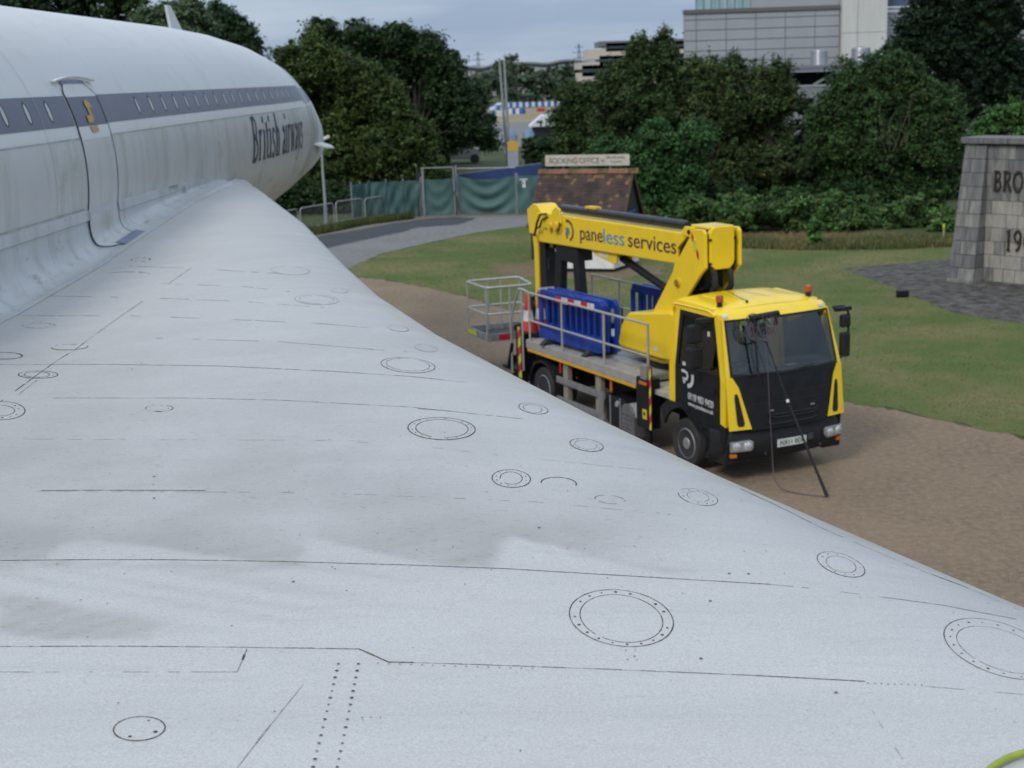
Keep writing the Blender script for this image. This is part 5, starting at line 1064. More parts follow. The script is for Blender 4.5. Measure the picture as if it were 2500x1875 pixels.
for k in range(5): a = k*1.3; mb.tube([ploc(1.16, .52, 2.28), ploc(1.16-.08*sin(a), .52+.17*cos(a), 2.28+.17*sin(a))], .006, 5)
for k in range(3): mb.tube([ploc(1.13, .60+.07*k, 2.50), ploc(1.19, .62+.06*k, 2.30), ploc(1.21, .68+.05*k, 2.18), ploc(1.19, .74+.06*k, 2.32), ploc(1.14, .76+.03*k, 2.49)], .007, 5)
mb.build('hose_coil', purp, pole, True)
hp = [ploc(1.17, .60, 2.25), ploc(1.33, .56, 1.7), ploc(1.40, .55, 1.1), ploc(1.46, .55, .55), ploc(1.55, .52, .20), ploc(1.72, .50, .05), ploc(2.0, .58, .02), ploc(2.34, .82, .02)]
def smoothpts(L, n=6):
    out = []
    for i in range(len(L)-1):
        a, b_, c_, d_ = L[max(i-1, 0)], L[i], L[i+1], L[min(i+2, len(L)-1)]
        for k in range(n): t_ = k/n; out.append(.5*((2*b_)+(c_-a)*t_+(2*a-5*b_+4*c_-d_)*t_*t_+(3*b_-a-3*c_+d_)*t_**3))
    return out+[L[-1]]
mb = MB(); mb.tube(smoothpts(hp), .007, 6); mb.build('trailing_hose', purp, pole, True)

# ================================================================ BROOKLANDS MEMORIAL
J = Vector((13.05, 37.95, 0)); AD = Vector((.63, -.777, 0)).normalized(); BD = Vector((AD.y, -AD.x, 0)).normalized()   # along the wall, outwards
if BD.dot(Vector((0, 0, 0))-J) < 0: BD = -BD
stone1 = mat('weathered_stone', (.27, .26, .235), .85, col2=(.12, .12, .118), scale=1.6, stretch=(3.5, 3.5, .6), lo=.38, hi=.62, bump=.4, bscale=22)
stone2 = mat('pale_stone', (.36, .33, .285), .85, col2=(.24, .225, .20), scale=2.2, stretch=(2.5, 2.5, .8), lo=.35, hi=.7, bump=.4, bscale=22)
stone3 = mat('dark_stained_stone', (.115, .115, .118), .85, col2=(.20, .195, .185), scale=2.0, stretch=(4, 4, .5), lo=.4, hi=.72, bump=.4, bscale=22)
mortar = mat('recessed_mortar', (.12, .11, .10), .95, col2=(.20, .18, .15), scale=5)
memo = thing('memorial_wall', 'tapering grey stone memorial wall with BRO and 190 lettering at the right edge', 'memorial', J)
MW = lambda a, b_, z: AD*a+BD*b_+Vector((0, 0, z))
LW = 4.4
mb = MB(); mb.prism([(0, 0), (LW, 0), (LW, 3.72), (0, 3.72)], (0, 0, 0), AD, (0, 0, 1), -BD, .02, .9); mb.build('core', mortar, memo)
def block(a0, a1, z0, z1, b0f, m, name='block', th=.10, jit=.006):
    """face block whose outer face follows b0f(z)"""
    j = random.uniform(-jit, jit); g = .008; vs_ = []
    for (a, z) in ((a0+g, z0+g), (a1-g, z0+g), (a1-g, z1-g), (a0+g, z1-g)): vs_.append(MW(a, b0f(z)+j, z))
    for (a, z) in ((a0+g, z0+g), (a1-g, z0+g), (a1-g, z1-g), (a0+g, z1-g)): vs_.append(MW(a, b0f(z)-th, z))
    MB().add(vs_, [(0, 1, 2, 3), (7, 6, 5, 4), (0, 4, 5, 1), (1, 5, 6, 2), (2, 6, 7, 3), (3, 7, 4, 0)]).build(name, m, memo)
NR = 10; hz = 3.68/NR
for r in range(NR):
    z0 = .04+r*hz; a = 0.0; first = True
    while a < LW-.05:
        w_ = random.choice([.30, .34, .62, .34]) if r < 8 else random.choice([.34, .62, .66]); w_ = min(w_, LW-a); 
        if first and r % 2: w_ = .17
        first = False
        m = stone2 if r < 6 and random.random() < .75 else (stone1 if r < 8 else (stone1 if random.random() < .5 else stone3)); block(a, a+w_, z0, z0+hz, lambda z: .0, m); a += w_
# buttress: battered pier standing proud at the left end
bf = lambda z: .50-.44*z/3.7
for r in range(NR):
    z0 = .04+r*hz; zl0, zr0 = z0+.0, z0+hz; al0 = -.78+.10*z0/3.7; al1 = -.78+.10*(z0+hz)/3.7
    for k, (f0, f1) in enumerate(((0, .5), (.5, 1)) if r % 2 else ((0, .35), (.35, 1))):
        g = .008; A0 = lambda al, f_: al+(0-al)*f_; vs_ = []
        for dz, al in ((g, al0), (hz-g, al1)):
            for f_, e_ in ((f0, g), (f1, -g)): vs_.append(MW(A0(al, f_)+e_, bf(z0+dz), z0+dz))
        v2 = [MW(*(0, 0, 0))]*0
        back = []
        for dz, al in ((g, al0), (hz-g, al1)):
            for f_, e_ in ((f0, g), (f1, -g)): back.append(MW(A0(al, f_)+e_, -.55, z0+dz))
        m = stone3 if (r > 6 or random.random() < .35) else stone1
        MB().add(vs_+back, [(0, 1, 3, 2), (5, 4, 6, 7), (0, 2, 6, 4), (1, 5, 7, 3), (2, 3, 7, 6), (0, 4, 5, 1)]).build('block', m, memo)
mb = MB(); mb.add([MW(-.80, .54, 0), MW(.02, .54, 0), MW(.02, -.6, 0), MW(-.80, -.6, 0), MW(-.80, .54, .10), MW(.02, .54, .10), MW(.02, -.6, .10), MW(-.80, -.6, .10)], [(0, 1, 5, 4), (1, 2, 6, 5), (2, 3, 7, 6), (3, 0, 4, 7), (4, 5, 6, 7)]); mb.build('plinth', stone1, memo)
for k in range(7):
    a0 = -.76+k*.70; a1 = a0+.69; MB().add([MW(a0, .14, 3.76), MW(a1, .14, 3.76), MW(a1, -.95, 3.76), MW(a0, -.95, 3.76), MW(a0, .15, 3.93), MW(a1, .15, 3.93), MW(a1, -.95, 3.93), MW(a0, -.95, 3.93)], [(3, 2, 1, 0), (0, 1, 5, 4), (1, 2, 6, 5), (2, 3, 7, 6), (3, 0, 4, 7), (4, 5, 6, 7)]).build('coping_stone', stone3, memo, bevel=.02)
iron = mat('dark_bronze_letter', (.03, .026, .022), .5, .3, col2=(.05, .042, .035), scale=12)
def raised(txt, a, z, h_, wide, m, par, depth=.05, name='letter', gap=.10):
    x = a
    for ch in txt:
        qs, w_ = glyph_quads(ch, 0); mb = MB()
        for q in qs:
            f_ = [MW(x+px*h_*wide, .012, z+py*h_) for px, py in q]; g_ = [MW(x+px*h_*wide, .012+depth, z+py*h_) for px, py in q]
            mb.add(f_+g_, [(4, 5, 6, 7), (0, 1, 5, 4), (1, 2, 6, 5), (2, 3, 7, 6), (3, 0, 4, 7)])
        mb.build(name, m, par); x += (w_+gap)*h_*wide
raised('BRO', .22, 2.52, .53, .66, iron, memo, gap=.12); raised('190', .66, .93, .56, .72, iron, memo, gap=.14)
t_ = thing('ground_light', 'small black floodlight lying on the lawn beside the tarmac pad', 'floodlight', G(2203, 726)); mb = MB(); mb.obox((0, 0, .12), (.14, .03, 0), (-.02, .10, 0), (0, 0, .07)); mb.build('housing', black, t_, bevel=.02); mb = MB(); mb.box(-.16, .16, -.02, .02, 0, .06); mb.build('bracket', black, t_)
t_ = thing('marker_stake', 'thin yellow-topped stake at the edge of the brambles left of the memorial', 'stake', G(2303, 592)); mb = MB(); mb.tube([(0, 0, 0), (0, 0, .55)], .03, 6); mb.build('stake', mat('pale_wood', (.35, .3, .18), .8), t_); mb = MB(); mb.tube([(0, 0, .5), (0, 0, .62)], .04, 6); mb.build('stake_tip', yelref, t_)

# ================================================================ BOOKING OFFICE HUT
HY = 47.; ph_ = radians(19); RD = Vector((cos(ph_), -sin(ph_), 0)); PD = Vector((-sin(ph_), -cos(ph_), 0))     # ridge direction, direction down the near slope
ridgeL = P(1320, 417, HY); ridgeL.z = 0; zR = 2.78; LR = 3.12; HWD = 1.42; zE = 1.12
hut = thing('booking_office_hut', 'small hut with steep mossy brown tiled roof and painted sign behind the boom', 'hut', ridgeL)
HP = lambda r, p_, z: RD*r+PD*p_+Vector((0, 0, z))
tile_m = mat('old_roof_tiles', (.070, .042, .034), .9, col2=(.030, .021, .020), scale=2.4, lo=.4, hi=.62, bump=.3)
tile_l = mat('lichen_tiles', (.17, .10, .035), .9, col2=(.075, .05, .03), scale=4.5, lo=.42, hi=.6)
tile_r = mat('red_tiles', (.26, .11, .07), .85, col2=(.16, .08, .055), scale=4)
mb = MB(); mb2 = MB(); mb3 = MB(); ncr = 17; ncc = 26
for side in (1, -1):
    for r in range(ncr):
        f0 = r/ncr; f1 = (r+1.25)/ncr; 
        for c_ in range(ncc):
            x0 = -.05+(LR+.1)*(c_+(.5 if r % 2 else 0))/ncc; x1 = min(x0+(LR+.1)/ncc*.95, LR+.05); j = random.uniform(0, .012)
            pz = lambda f_: zR+(zE-zR)*f_; pp = lambda f_: side*(HWD+.12)*f_
            up_ = .022+j; vs_ = [HP(x0, pp(f0), pz(f0)+.012), HP(x1, pp(f0), pz(f0)+.012), HP(x1, pp(f1), pz(f1)+up_), HP(x0, pp(f1), pz(f1)+up_), HP(x0, pp(f1), pz(f1)-.005), HP(x1, pp(f1), pz(f1)-.005)]
            q_ = random.random(); lich = max(0, .55-f0*3.0)+.03
            (mb2 if (q_ < lich) else (mb3 if q_ > .99 else mb)).add(vs_, [(0, 1, 2, 3), (3, 2, 5, 4)])
for m_, mm in ((mb, tile_m), (mb2, tile_l), (mb3, tile_r)): m_.build('roof_tiles', mm, hut)['kind'] = 'stuff'
mb = MB(); mb.add([HP(0, 0, zR-.02), HP(LR, 0, zR-.02), HP(LR, HWD, zE-.06), HP(0, HWD, zE-.06), HP(LR, -HWD, zE-.06), HP(0, -HWD, zE-.06)], [(0, 1, 2, 3), (0, 5, 4, 1)]); mb.build('roof_boarding', mat('dark_wood', (.02, .018, .018), .8, col2=(.035, .03, .028)), hut)
for k in range(10):
    x0 = -.06+k*.343; mb = MB(); mb.prism([(-.13, -.10), (-.05, .04), (.05, .04), (.13, -.10), (.09, -.10), (0, 0), (-.09, -.10)], HP(x0, 0, zR+.05), PD, (0, 0, 1), RD, 0, .335); mb.build('ridge_tile', tile_r if k % 3 else tile_l, hut)
for x_ in (.06, LR-.06):
    mb = MB(); mb.prism([(-HWD+.1, zE-.1), (0, zR-.06), (HWD-.1, zE-.1)], HP(x_, 0, 0), PD, (0, 0, 1), RD, -.03, .03); mb.build('gable', mat('dark_wood', (.02, .018, .018), .8), hut)
for s_ in (-1, 1): mb = MB(); mb.bar(HP(LR+.06, 0, zR-.02), HP(LR+.06, s_*(HWD+.15), zE-.08), .04, .14, (0, 0, 1)); mb.build('bargeboard', mat('mossy_board', (.05, .04, .02), .8, col2=(.09, .06, .02), scale=9), hut)
mb = MB(); mb.prism([(0, 0), (LR, 0), (LR, zE+.05), (0, zE+.05)], HP(0, HWD-.15, 0), RD, (0, 0, 1), PD, -.06, 0); mb.prism([(0, 0), (LR, 0), (LR, zE+.05), (0, zE+.05)], HP(0, -HWD+.15, 0), RD, (0, 0, 1), PD, 0, .06); mb.build('side_walls', mat('dark_wood', (.02, .018, .018), .8), hut)
mb = MB(); mb.prism([(-HWD+.15, 0), (HWD-.15, 0), (HWD-.15, zE-.1), (-HWD+.15, zE-.1)], HP(LR-.1, 0, 0), PD, (0, 0, 1), RD, -.04, .04); mb.build('end_wall', mat('dark_wood', (.02, .018, .018), .8), hut)
bluef = mat('bright_blue_frame', (.03, .16, .42), .5, col2=(.02, .12, .34))
wfr = thing_part('window'); wfr.parent = hut
for p_ in (-.1, .28, .66, 1.0): mb = MB(); mb.bar(HP(LR+.06, p_, .85), HP(LR+.06, p_, 1.54-.28*max(0, p_-.7)), .045, .04, RD); mb.build('mullion', bluef, wfr)
for z_ in (.87, 1.50): mb = MB(); mb.bar(HP(LR+.06, -.12, z_), HP(LR+.06, 1.02, z_), .045, .05, RD); mb.build('window_rail', bluef, wfr)
mb = MB(); mb.prism([(-.12, .85), (1.02, .85), (1.02, 1.45), (-.12, 1.5)], HP(LR+.02, 0, 0), PD, (0, 0, 1), RD, 0, .012); mb.build('pane', mat('dark_window', (.02, .03, .04), .1), wfr)
# sign board above the ridge
sb0 = HP(.20, 0, 0); sg = MB(); s_a = HP(.19, .06, 2.96); s_b = HP(3.04, .06, 2.96)
so_ = MB().prism([(0, 0), (2.88, 0), (2.88, .36), (0, .36)], HP(.19, .04, 2.98), RD, (0, 0, 1), PD, 0, .03).build('sign_board', mat('flaking_white_paint', (.50, .47, .40), .7, col2=(.36, .31, .24), scale=5, lo=.45, hi=.75), hut)
brn = mat('brown_sign_paint', (.07, .06, .055), .7, col2=(.16, .14, .12), scale=12, lo=.45, hi=.75)
def hut_text(t_, a, z, w_, h_): 
    o = text_on(t_, HP(a, .073, z), RD, (0, 0, 1), h_, w_, brn, 'sign_lettering', so_); return o
hut_text('BOOKING OFFICE', .33, 3.06, 1.72, .27); hut_text('for', 2.10, 3.10, .14, .16); hut_text('BROOKLANDS', 2.32, 3.20, .60, .11); hut_text('FLIGHTS', 2.44, 3.06, .36, .11)
for a in (.8, 2.4): mb = MB(); mb.tube([HP(a, 0, zR), HP(a, .02, 3.1)], .02, 6); mb.build('sign_bracket', alu_dull, hut)

# white plinth, shed, fence, barriers
wb = thing('white_plinth', 'low white-painted plinth with black skirting standing on the lawn behind the lorry', 'plinth', (G(1330, 664)))
o0 = G(1330, 666); o1 = G(1500, 668); o2 = G(1562, 647); zz = .85
c_ = [Vector((0, 0, 0)), o1-o0, o2-o0, (o2-o0)-(o1-o0)+Vector((-.1, .9, 0))]
up = Vector((0, 0, 1)); inn = lambda v_: v_.lerp((c_[0]+c_[2])/2, .04)
mb = MB(); ring0 = [inn(v_)+up*.12 for v_ in c_]; ring1 = [v_+up*z_ for v_, z_ in zip(c_, (.95, .62, .30, .92))]; 
mb.add([v_+up*.12 for v_ in c_]+ring1, [(0, 1, 5, 4), (1, 2, 6, 5), (2, 3, 7, 6), (3, 0, 4, 7), (4, 5, 6, 7)]); mb.build('white_cover', mat('bright_white_paint', (.72, .72, .69), .55, col2=(.62, .61, .58)), wb, bevel=.03)
mb = MB(); mb.add([inn(v_) for v_ in c_]+[inn(v_)+up*.13 for v_ in c_], [(0, 1, 5, 4), (1, 2, 6, 5), (2, 3, 7, 6), (3, 0, 4, 7)]); mb.build('skirting', black, wb)
mb = MB(); mb.add([ring1[3]+Vector((0, 0, -.4)), ring1[0]+Vector((0, 0, -.1)), ring1[0]+Vector((.3, .3, .75)), ring1[3]+Vector((.3, .2, .75))], [(0, 1, 2, 3)])

shed = thing('blue_shed', 'blue timber shed with pale roof edge behind the green fence', 'shed', P(1240, 420, 72).xy.to_3d())
sp = shed.location.copy(); a0 = P(1120, 424, 72)-sp; a1 = P(1345, 394, 72)-sp; bsh = mat('blue_boards', (.028, .065, .20), .6, col2=(.018, .045, .15), scale=3)
n_ = 9
for k in range(n_):
    q0 = a0.lerp(a1, k/n_); q1 = a0.lerp(a1, (k+.985)/n_); mb = MB(); mb.add([(q0.x, 0, 0), (q1.x, 0, 0), (q1.x, 0, q1.z-.05), (q0.x, 0, q0.z-.05), (q0.x, .05, 0), (q1.x, .05, 0), (q1.x, .05, q1.z-.05), (q0.x, .05, q0.z-.05)], [(0, 1, 2, 3), (7, 6, 5, 4), (1, 5, 6, 2), (0, 3, 7, 4), (3, 2, 6, 7)]); mb.build('wall_board', bsh, shed)
mb = MB(); mb.add([a0, a1+Vector((.15, 0, .02)), a1+Vector((.3, 4, -.7)), a0+Vector((0, 4, -.7)), a0-up*.07, a1+Vector((.15, 0, -.05)), a1+Vector((.3, 4, -.8)), a0+Vector((0, 4, -.8))], [(0, 1, 2, 3), (0, 4, 5, 1), (1, 5, 6, 2), (7, 6, 5, 4)]); mb.build('roof', mat('grey_blue_felt', (.22, .27, .36), .6, col2=(.16, .2, .28)), shed)
mb = MB(); mb.box(a0.x, a1.x, .06, 3.9, 0, a0.z-.9); mb.build('body', bsh, shed)

net = bpy.data.materials.new('green_debris_netting'); net.use_nodes = True; t = net.node_tree; b = t.nodes['Principled BSDF']; b.inputs['Roughness'].default_value = .7
co = N(t, 'ShaderNodeTexCoord'); n1 = N(t, 'ShaderNodeTexNoise'); n1.inputs['Scale'].default_value = 1.2; n1.inputs['Detail'].default_value = 5; t.links.new(co.outputs['Object'], n1.inputs[0]); r = N(t, 'ShaderNodeValToRGB'); r.color_ramp.elements[0].position = .3; r.color_ramp.elements[1].position = .75
r.color_ramp.elements[0].color = (.032, .080, .074, 1); r.color_ramp.elements[1].color = (.070, .145, .135, 1); t.links.new(n1.outputs['Fac'], r.inputs[0]); t.links.new(r.outputs[0], b.inputs['Base Color'])
def fence(name, label, cat, pts, ht, panels, sag=0., posts=True, top=None, group=None):
    t_ = thing(name, label, cat, pts[0], 0, group); O = Vector(pts[0])
    for i, (a, b_) in enumerate(zip(pts[:-1], pts[1:])):
        a = Vector(a)-O; b_ = Vector(b_)-O; d_ = (b_-a); n_ = Vector((-d_.y, d_.x, 0)).normalized()
        if n_.y > 0: n_ = -n_
        for k in range(panels[i]):
            f0 = k/panels[i]; f1 = (k+1)/panels[i]; rows = []; ph = random.random()*6; cen = random.uniform(.3, .7)
            for j in range(27):
                v_ = j/26; row = []
                for s_ in range(21):
                    u_ = s_/20; ctr = (u_-cen); dep = .05*math.sin(ph+u_*7+v_*2)
                    if sag: 
                        cu = 4*(u_-.5)**2; dep += sag*.10*math.sin(16*(v_+.55*(1-cu)*.9)+ph)*(1-cu)*(.4+.6*(1-v_))
                    else: dep += .025*math.sin(9*(u_-v_)+ph*2)
                    dz = -sag*.16*(1-4*(u_-.5)**2)*v_ if sag else -.02*abs(math.sin(6*u_+ph))*v_
                    q_ = a.lerp(b_, f0+(f1-f0)*(.01+.98*u_)); row.append(q_+n_*(.03+dep)+up*(.07+(ht-.07)*v_+dz))
                rows.append(row)
            mb = MB(); mb.grid(rows); mb.build('netting', net, t_, True, fix=False)
            q_ = a.lerp(b_, f0); mb = MB(); mb.tube([q_+up*0, q_+up*(ht+.10)], .03, 6); mb.build('fence_post', alu_dull, t_, True)
            if top: mb = MB(); mb.tube([a.lerp(b_, f0)+up*top, a.lerp(b_, f1)+up*top], .022, 6); mb.build('top_bar', alu_dull, t_, True)
        mb = MB(); mb.tube([b_, b_+up*(ht+.1)], .03, 6); mb.build('fence_post', alu_dull, t_, True)
    return t_
gL = G(1029, 529); gM = G(1116, 526); gR = G(1262, 524); fl0 = G(862, 543); fl1 = G(905, 536)
fence('screened_fence', 'green-netted site fence running left under the trees from the gate', 'fence', [fl0, fl1, gL], 1.62, [2, 3], 0)
fence('screened_gate', 'left leaf of the green-screened gate, tied at the middle', 'gate', [gL+Vector((.06, 0, 0)), gM-Vector((.08, 0, 0))], 1.66, [1], .35, top=2.12)
fence('screened_gate', 'right leaf of the green-screened gate with deep sagging folds', 'gate', [gM+Vector((.08, 0, 0)), gR], 1.72, [1], 1., top=2.05)
fence('screened_fence', 'green-netted fence panel between the gate and the booking hut', 'fence', [gR+Vector((.06, 0, 0)), G(1400, 524)], 1.70, [2], 0)
t_ = thing('gate_posts', 'pair of tall grey posts at the left end of the gate', 'gate post', gL)
for dx in (-.10, .14): mb = MB(); mb.tube([(dx, -.05, 0), (dx, -.05, 2.2 if dx < 0 else 2.1)], .05, 8); mb.build('post', alu_dull if dx > 0 else mat('dark_wood', (.02, .018, .018), .8), t_, True)
mb = MB(); mb.tube([(-.1, -.05, 2.15), (-.16, -.05, 2.32)], .02, 6); mb.build('hook', alu_dull, t_)
t_ = thing('gate_tie', 'rusty chained uprights where the two gate leaves meet', 'gate post', gM)
for dx, hh_ in ((-.06, 2.1), (.05, 2.2)): mb = MB(); mb.tube([(dx, -.06, .02), (dx-.03, -.06, hh_)], .035, 8); mb.build('upright', alu_dull, t_, True)
mb = MB(); mb.tube([(-.02, -.1, .05), (.03, -.12, .5), (-.01, -.1, .9)], .045, 7); mb.build('rusty_bar', mat('rust_brown', (.10, .06, .035), .9, col2=(.05, .035, .03), scale=12), t_, True); mb = MB(); mb.tube([(-.09, -.1, .95), (.0, -.14, 1.25), (-.04, -.1, 1.75)], .035, 7); mb.build('chain', mat('blue_grey_chain', (.09, .11, .17), .5), t_, True)
for k, (x_, z_, lb_) in enumerate(((998, 1.55, 'small white notice on the netting left of the gate'), (1281, 1.60, 'small white notice on the netting beside the hut'))):
    g_ = G(x_, 526); t_ = thing('notice', lb_, 'notice', g_+Vector((0, -.25, z_)), 0, 'white notices on the netting'); t_.location.z = z_-.15
    mb = MB(); mb.box(-.17, .17, -.01, .01, .10, .15); mb.build('bar', whiter, t_); mb = MB(); mb.box(-.07, .07, -.02, 0, -.22, .08); mb.build('card', whiter, t_); mb = MB(); mb.box(-.035, .0, -.024, -.02, -.08, .02); mb.build('card_mark', navy, t_)
def crowd(p0, p1, label):
    a = Vector(p0); b_ = Vector(p1); d_ = b_-a; L = d_.length; d_.normalize(); t_ = thing('crowd_barrier', label, 'barrier', a, math.atan2(d_.y, d_.x), 'steel crowd barriers along the verge')
    mb = MB(); H = 1.0; z0 = .17; pts = [(0.02, 0, z0), (0.02, 0, H-.15), (.06, 0, H-.04), (.17, 0, H), (L-.17, 0, H), (L-.06, 0, H-.04), (L-.02, 0, H-.15), (L-.02, 0, z0), (0.02, 0, z0)]; mb.tube(pts, .022, 7, cap=False); mb.build('frame', alu, t_, True)
    n = 15
    for k in range(1, n): x = .02+(L-.04)*k/n; mb = MB(); mb.tube([(x, 0, z0), (x, 0, H)], .007, 5); mb.build('bar', alu_dull, t_)
    for x in (.28, L-.28): mb = MB(); mb.bar((x, -.32, .02), (x, .28, .10), .05, .03); mb.bar((x, 0, .08), (x, 0, z0), .04, .04, (1, 0, 0)); mb.build('foot', alu, t_)
    return t_
crowd(G(735, 569), G(818, 553), 'crowd barrier behind the lamp post, second from the left'); crowd(G(822, 550), G(888, 540), 'crowd barrier just right of the lamp post'); crowd(G(892, 542), G(976, 527), 'crowd barrier furthest right, in front of the green netting'); crowd(G(640, 590), G(731, 570), 'leftmost crowd barrier, cut off by the aircraft')
lp = thing('lamp_post', 'slim grey lamp post leaning slightly behind the aircraft nose', 'lamp post', G(797, 547)); mb = MB(); mb.tube([(0, 0, 0), (0, 0, .9)], .085, 10); mb.build('base', alu_dull, lp, True); mb = MB(); mb.tube([(0, 0, .9), (-.02, 0, 2.4), (.0, 0, 3.55)], [.06, .05, .045], 10); mb.build('pole', mat('pale_grey_pole', (.33, .35, .34), .5, col2=(.26, .28, .27)), lp, True)
mb = MB(); mb.obox((.16, -.05, 3.62), (.20, 0, .08), (0, .1, 0), (-.02, 0, .06)); mb.build('lamp_head', whiter, lp, bevel=.03)
for i, (xb, xt, yt, lbl) in enumerate(((1238, 1219, 146, 'taller left one of the twin grey flagpoles'), (1243, 1231, 150, 'shorter right one of the twin grey flagpoles'))):
    b0 = P(xb+2, 400, 95-2*i); tp = P(xt, yt, 95-2*i); t_ = thing('flagpole', lbl, 'flagpole', (b0.x, b0.y, 0), 0, 'twin flagpoles'); d_ = tp-Vector((b0.x, b0.y, 0)); mb = MB(); mb.tube([(0, 0, 0), d_], [.10, .07], 8); mb.build('pole', mat('pale_grey_pole', (.33, .35, .34), .5), t_, True); mb = MB(); mb.lathe([(.07, 0), (.09, .08), (0, .16)], d_, (0, 0, 1), 8); mb.build('finial', alu, t_)
tt_ = thing('totem_sign', 'grey totem sign with yellow top panel beside the flagpoles', 'sign', (P(1253, 400, 88).x, 88, 0)); z1_ = P(1253, 345, 88).z; mb = MB(); mb.box(-.33, .33, -.1, .1, 0, z1_-.58); mb.build('lower_panel', mat('pale_grey_panel', (.33, .36, .42), .5, col2=(.27, .3, .36)), tt_); mb = MB(); mb.box(-.33, .33, -.11, .11, z1_-.57, z1_); mb.build('yellow_panel', mat('golden_panel', (.62, .38, .05), .5, col2=(.55, .33, .04)), tt_)
t_ = thing('dark_pole', 'thin dark signal pole right of the totem sign', 'pole', (P(1279, 400, 86).x, 86, 0)); mb = MB(); mb.tube([(0, 0, 0), (0, 0, P(1279, 323, 86).z)], .05, 6); mb.build('pole', alu_dull, t_)

# ================================================================ DISTANCE
kb = mat('track_block_blue', (.03, .12, .42), .5, col2=(.025, .1, .36)); kw = mat('track_block_white', (.62, .64, .66), .5, col2=(.52, .54, .56))
bar1 = thing('track_barrier', 'far row of alternating blue and white blocks across the kart track', 'barrier', G(1230, 262)); O = bar1.location.copy()
def blocks(par, x0, x1, y0, y1, n, h_, O):
    for k in range(n):
        a = G(x0+(x1-x0)*k/n, y0+(y1-y0)*k/n)-O; b_ = G(x0+(x1-x0)*(k+.97)/n, y0+(y1-y0)*(k+.97)/n)-O; d_ = (b_-a); n_ = Vector((-d_.y, d_.x, 0)).normalized()*.5
        MB().obox((a+b_)/2+Vector((0, 0, h_/2)), d_/2, n_, (0, 0, h_/2)).build('block', kb if k % 2 else kw, par)
blocks(bar1, 1222, 1392, 263, 258, 22, .9, O)
bar2 = thing('track_barrier', 'nearer short row of blue and white blocks curving round the track corner', 'barrier', G(1210, 280)); O = bar2.location.copy()
blocks(bar2, 1228, 1280, 279, 278, 6, .85, O); blocks(bar2, 1198, 1228, 282, 284, 3, .8, O); blocks(bar2, 1198, 1222, 281, 264, 3, 1.0, O)
g_ = G(1321, 272); t_ = thing('red_board', 'small red board lying inside the track barriers', 'board', g_); mb = MB(); mb.box(-.7, .7, -.3, .3, 0, .55); mb.build('board', redpl, t_, bevel=.1)
for x_, lb_ in ((1196, 'leftmost of the yellow posts behind the track'), (1264, 'middle yellow post behind the track, right of the flagpoles'), (1328, 'right-hand yellow post behind the track')):
    g_ = G(x_, 247); t_ = thing('yellow_post', lb_, 'post', g_, 0, 'yellow posts along the track'); mb = MB(); h_ = 1.9; mb.box(-.32, .32, -.3, .3, 0, h_*.8); mb.box(-.25, .25, -.25, .25, h_*.8, h_); mb.build('post', mat('ochre_post', (.50, .34, .12), .6, col2=(.42, .28, .1)), t_)
for x_, yt in ((1184, 208), (1340, 206), (1296, 212), (1262, 210)):
    g_ = G(x_, 245); t_ = thing('street_lamp', {1184: 'distant lamp column left of the twin flagpoles', 1340: 'distant lamp column furthest right, just beyond the right yellow post', 1296: 'distant lamp column between the middle and right yellow posts', 1262: 'distant lamp column directly behind the middle yellow post'}[x_], 'lamp post', g_, 0, 'distant lamp columns'); mb = MB(); z_ = P(x_, yt, g_.y).z; mb.tube([(0, 0, 0), (0, 0, z_)], .12, 5); mb.bar((0, 0, z_), (.7, 0, z_+.05), .2, .12); mb.build('column', alu_dull, t_)
t_ = thing('white_marquee', 'white pitched marquee roof half hidden by bushes', 'marquee', (P(1350, 310, 130).x, 130, 0)); O = t_.location.copy(); f_ = lambda x, y, Y=130: P(x, y, Y)-O
mb = MB(); mb.add([f_(1292, 309), f_(1322, 285), f_(1420, 285), f_(1430, 300), f_(1310, 309, 134), f_(1330, 288, 138)], [(0, 1, 2, 3)]); p4 = [f_(1292, 310), f_(1322, 284), f_(1440, 280), f_(1440, 303)]; mb = MB(); mb.add(p4+[v_+Vector((0, 3, .1)) for v_ in p4], [(0, 1, 2, 3), (7, 6, 5, 4), (0, 4, 5, 1), (1, 5, 6, 2), (3, 2, 6, 7), (0, 3, 7, 4)]); mb.build('roof', kw, t_); 
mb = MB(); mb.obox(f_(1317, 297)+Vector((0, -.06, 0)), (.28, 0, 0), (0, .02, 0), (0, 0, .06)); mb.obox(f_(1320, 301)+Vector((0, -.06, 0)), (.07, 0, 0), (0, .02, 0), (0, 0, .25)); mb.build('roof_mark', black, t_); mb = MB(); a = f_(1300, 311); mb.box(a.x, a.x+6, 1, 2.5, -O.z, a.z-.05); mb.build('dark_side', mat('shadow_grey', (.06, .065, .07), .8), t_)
for x_, y_, w_, lb_ in ((1247, 323, 17, 'blue peaked tent below the flagpoles'), (1292, 322, 14, 'pale blue tent left of the white marquee')):
    t_ = thing('blue_tent', lb_, 'tent', (P(x_, 330, 110).x, 110, 0), 0, 'small blue tents'); z_ = P(x_, y_+8, 110).z; zt_ = P(x_, y_-8, 110).z; r_ = w_*110/FPX; mb = MB(); mb.lathe([(r_, z_), (r_*.5, (z_+zt_)/2+.15), (.0, zt_)], (0, 0, 0), (0, 0, 1), 8, cap=False); mb.build('canopy', mat('pale_blue_canvas', (.14, .24, .36), .6, col2=(.1, .19, .3)), t_, True); mb = MB(); mb.lathe([(r_*.95, 0), (r_*.98, z_)], (0, 0, 0), (0, 0, 1), 8); mb.build('tent_wall', mat('pale_grey_panel', (.33, .36, .42), .5), t_)
t_ = thing('parked_van', 'pale grey van parked beyond the hedge below the dark tree', 'van', (P(1125, 380, 100).x, 100, 0)); za = P(1125, 365, 100).z
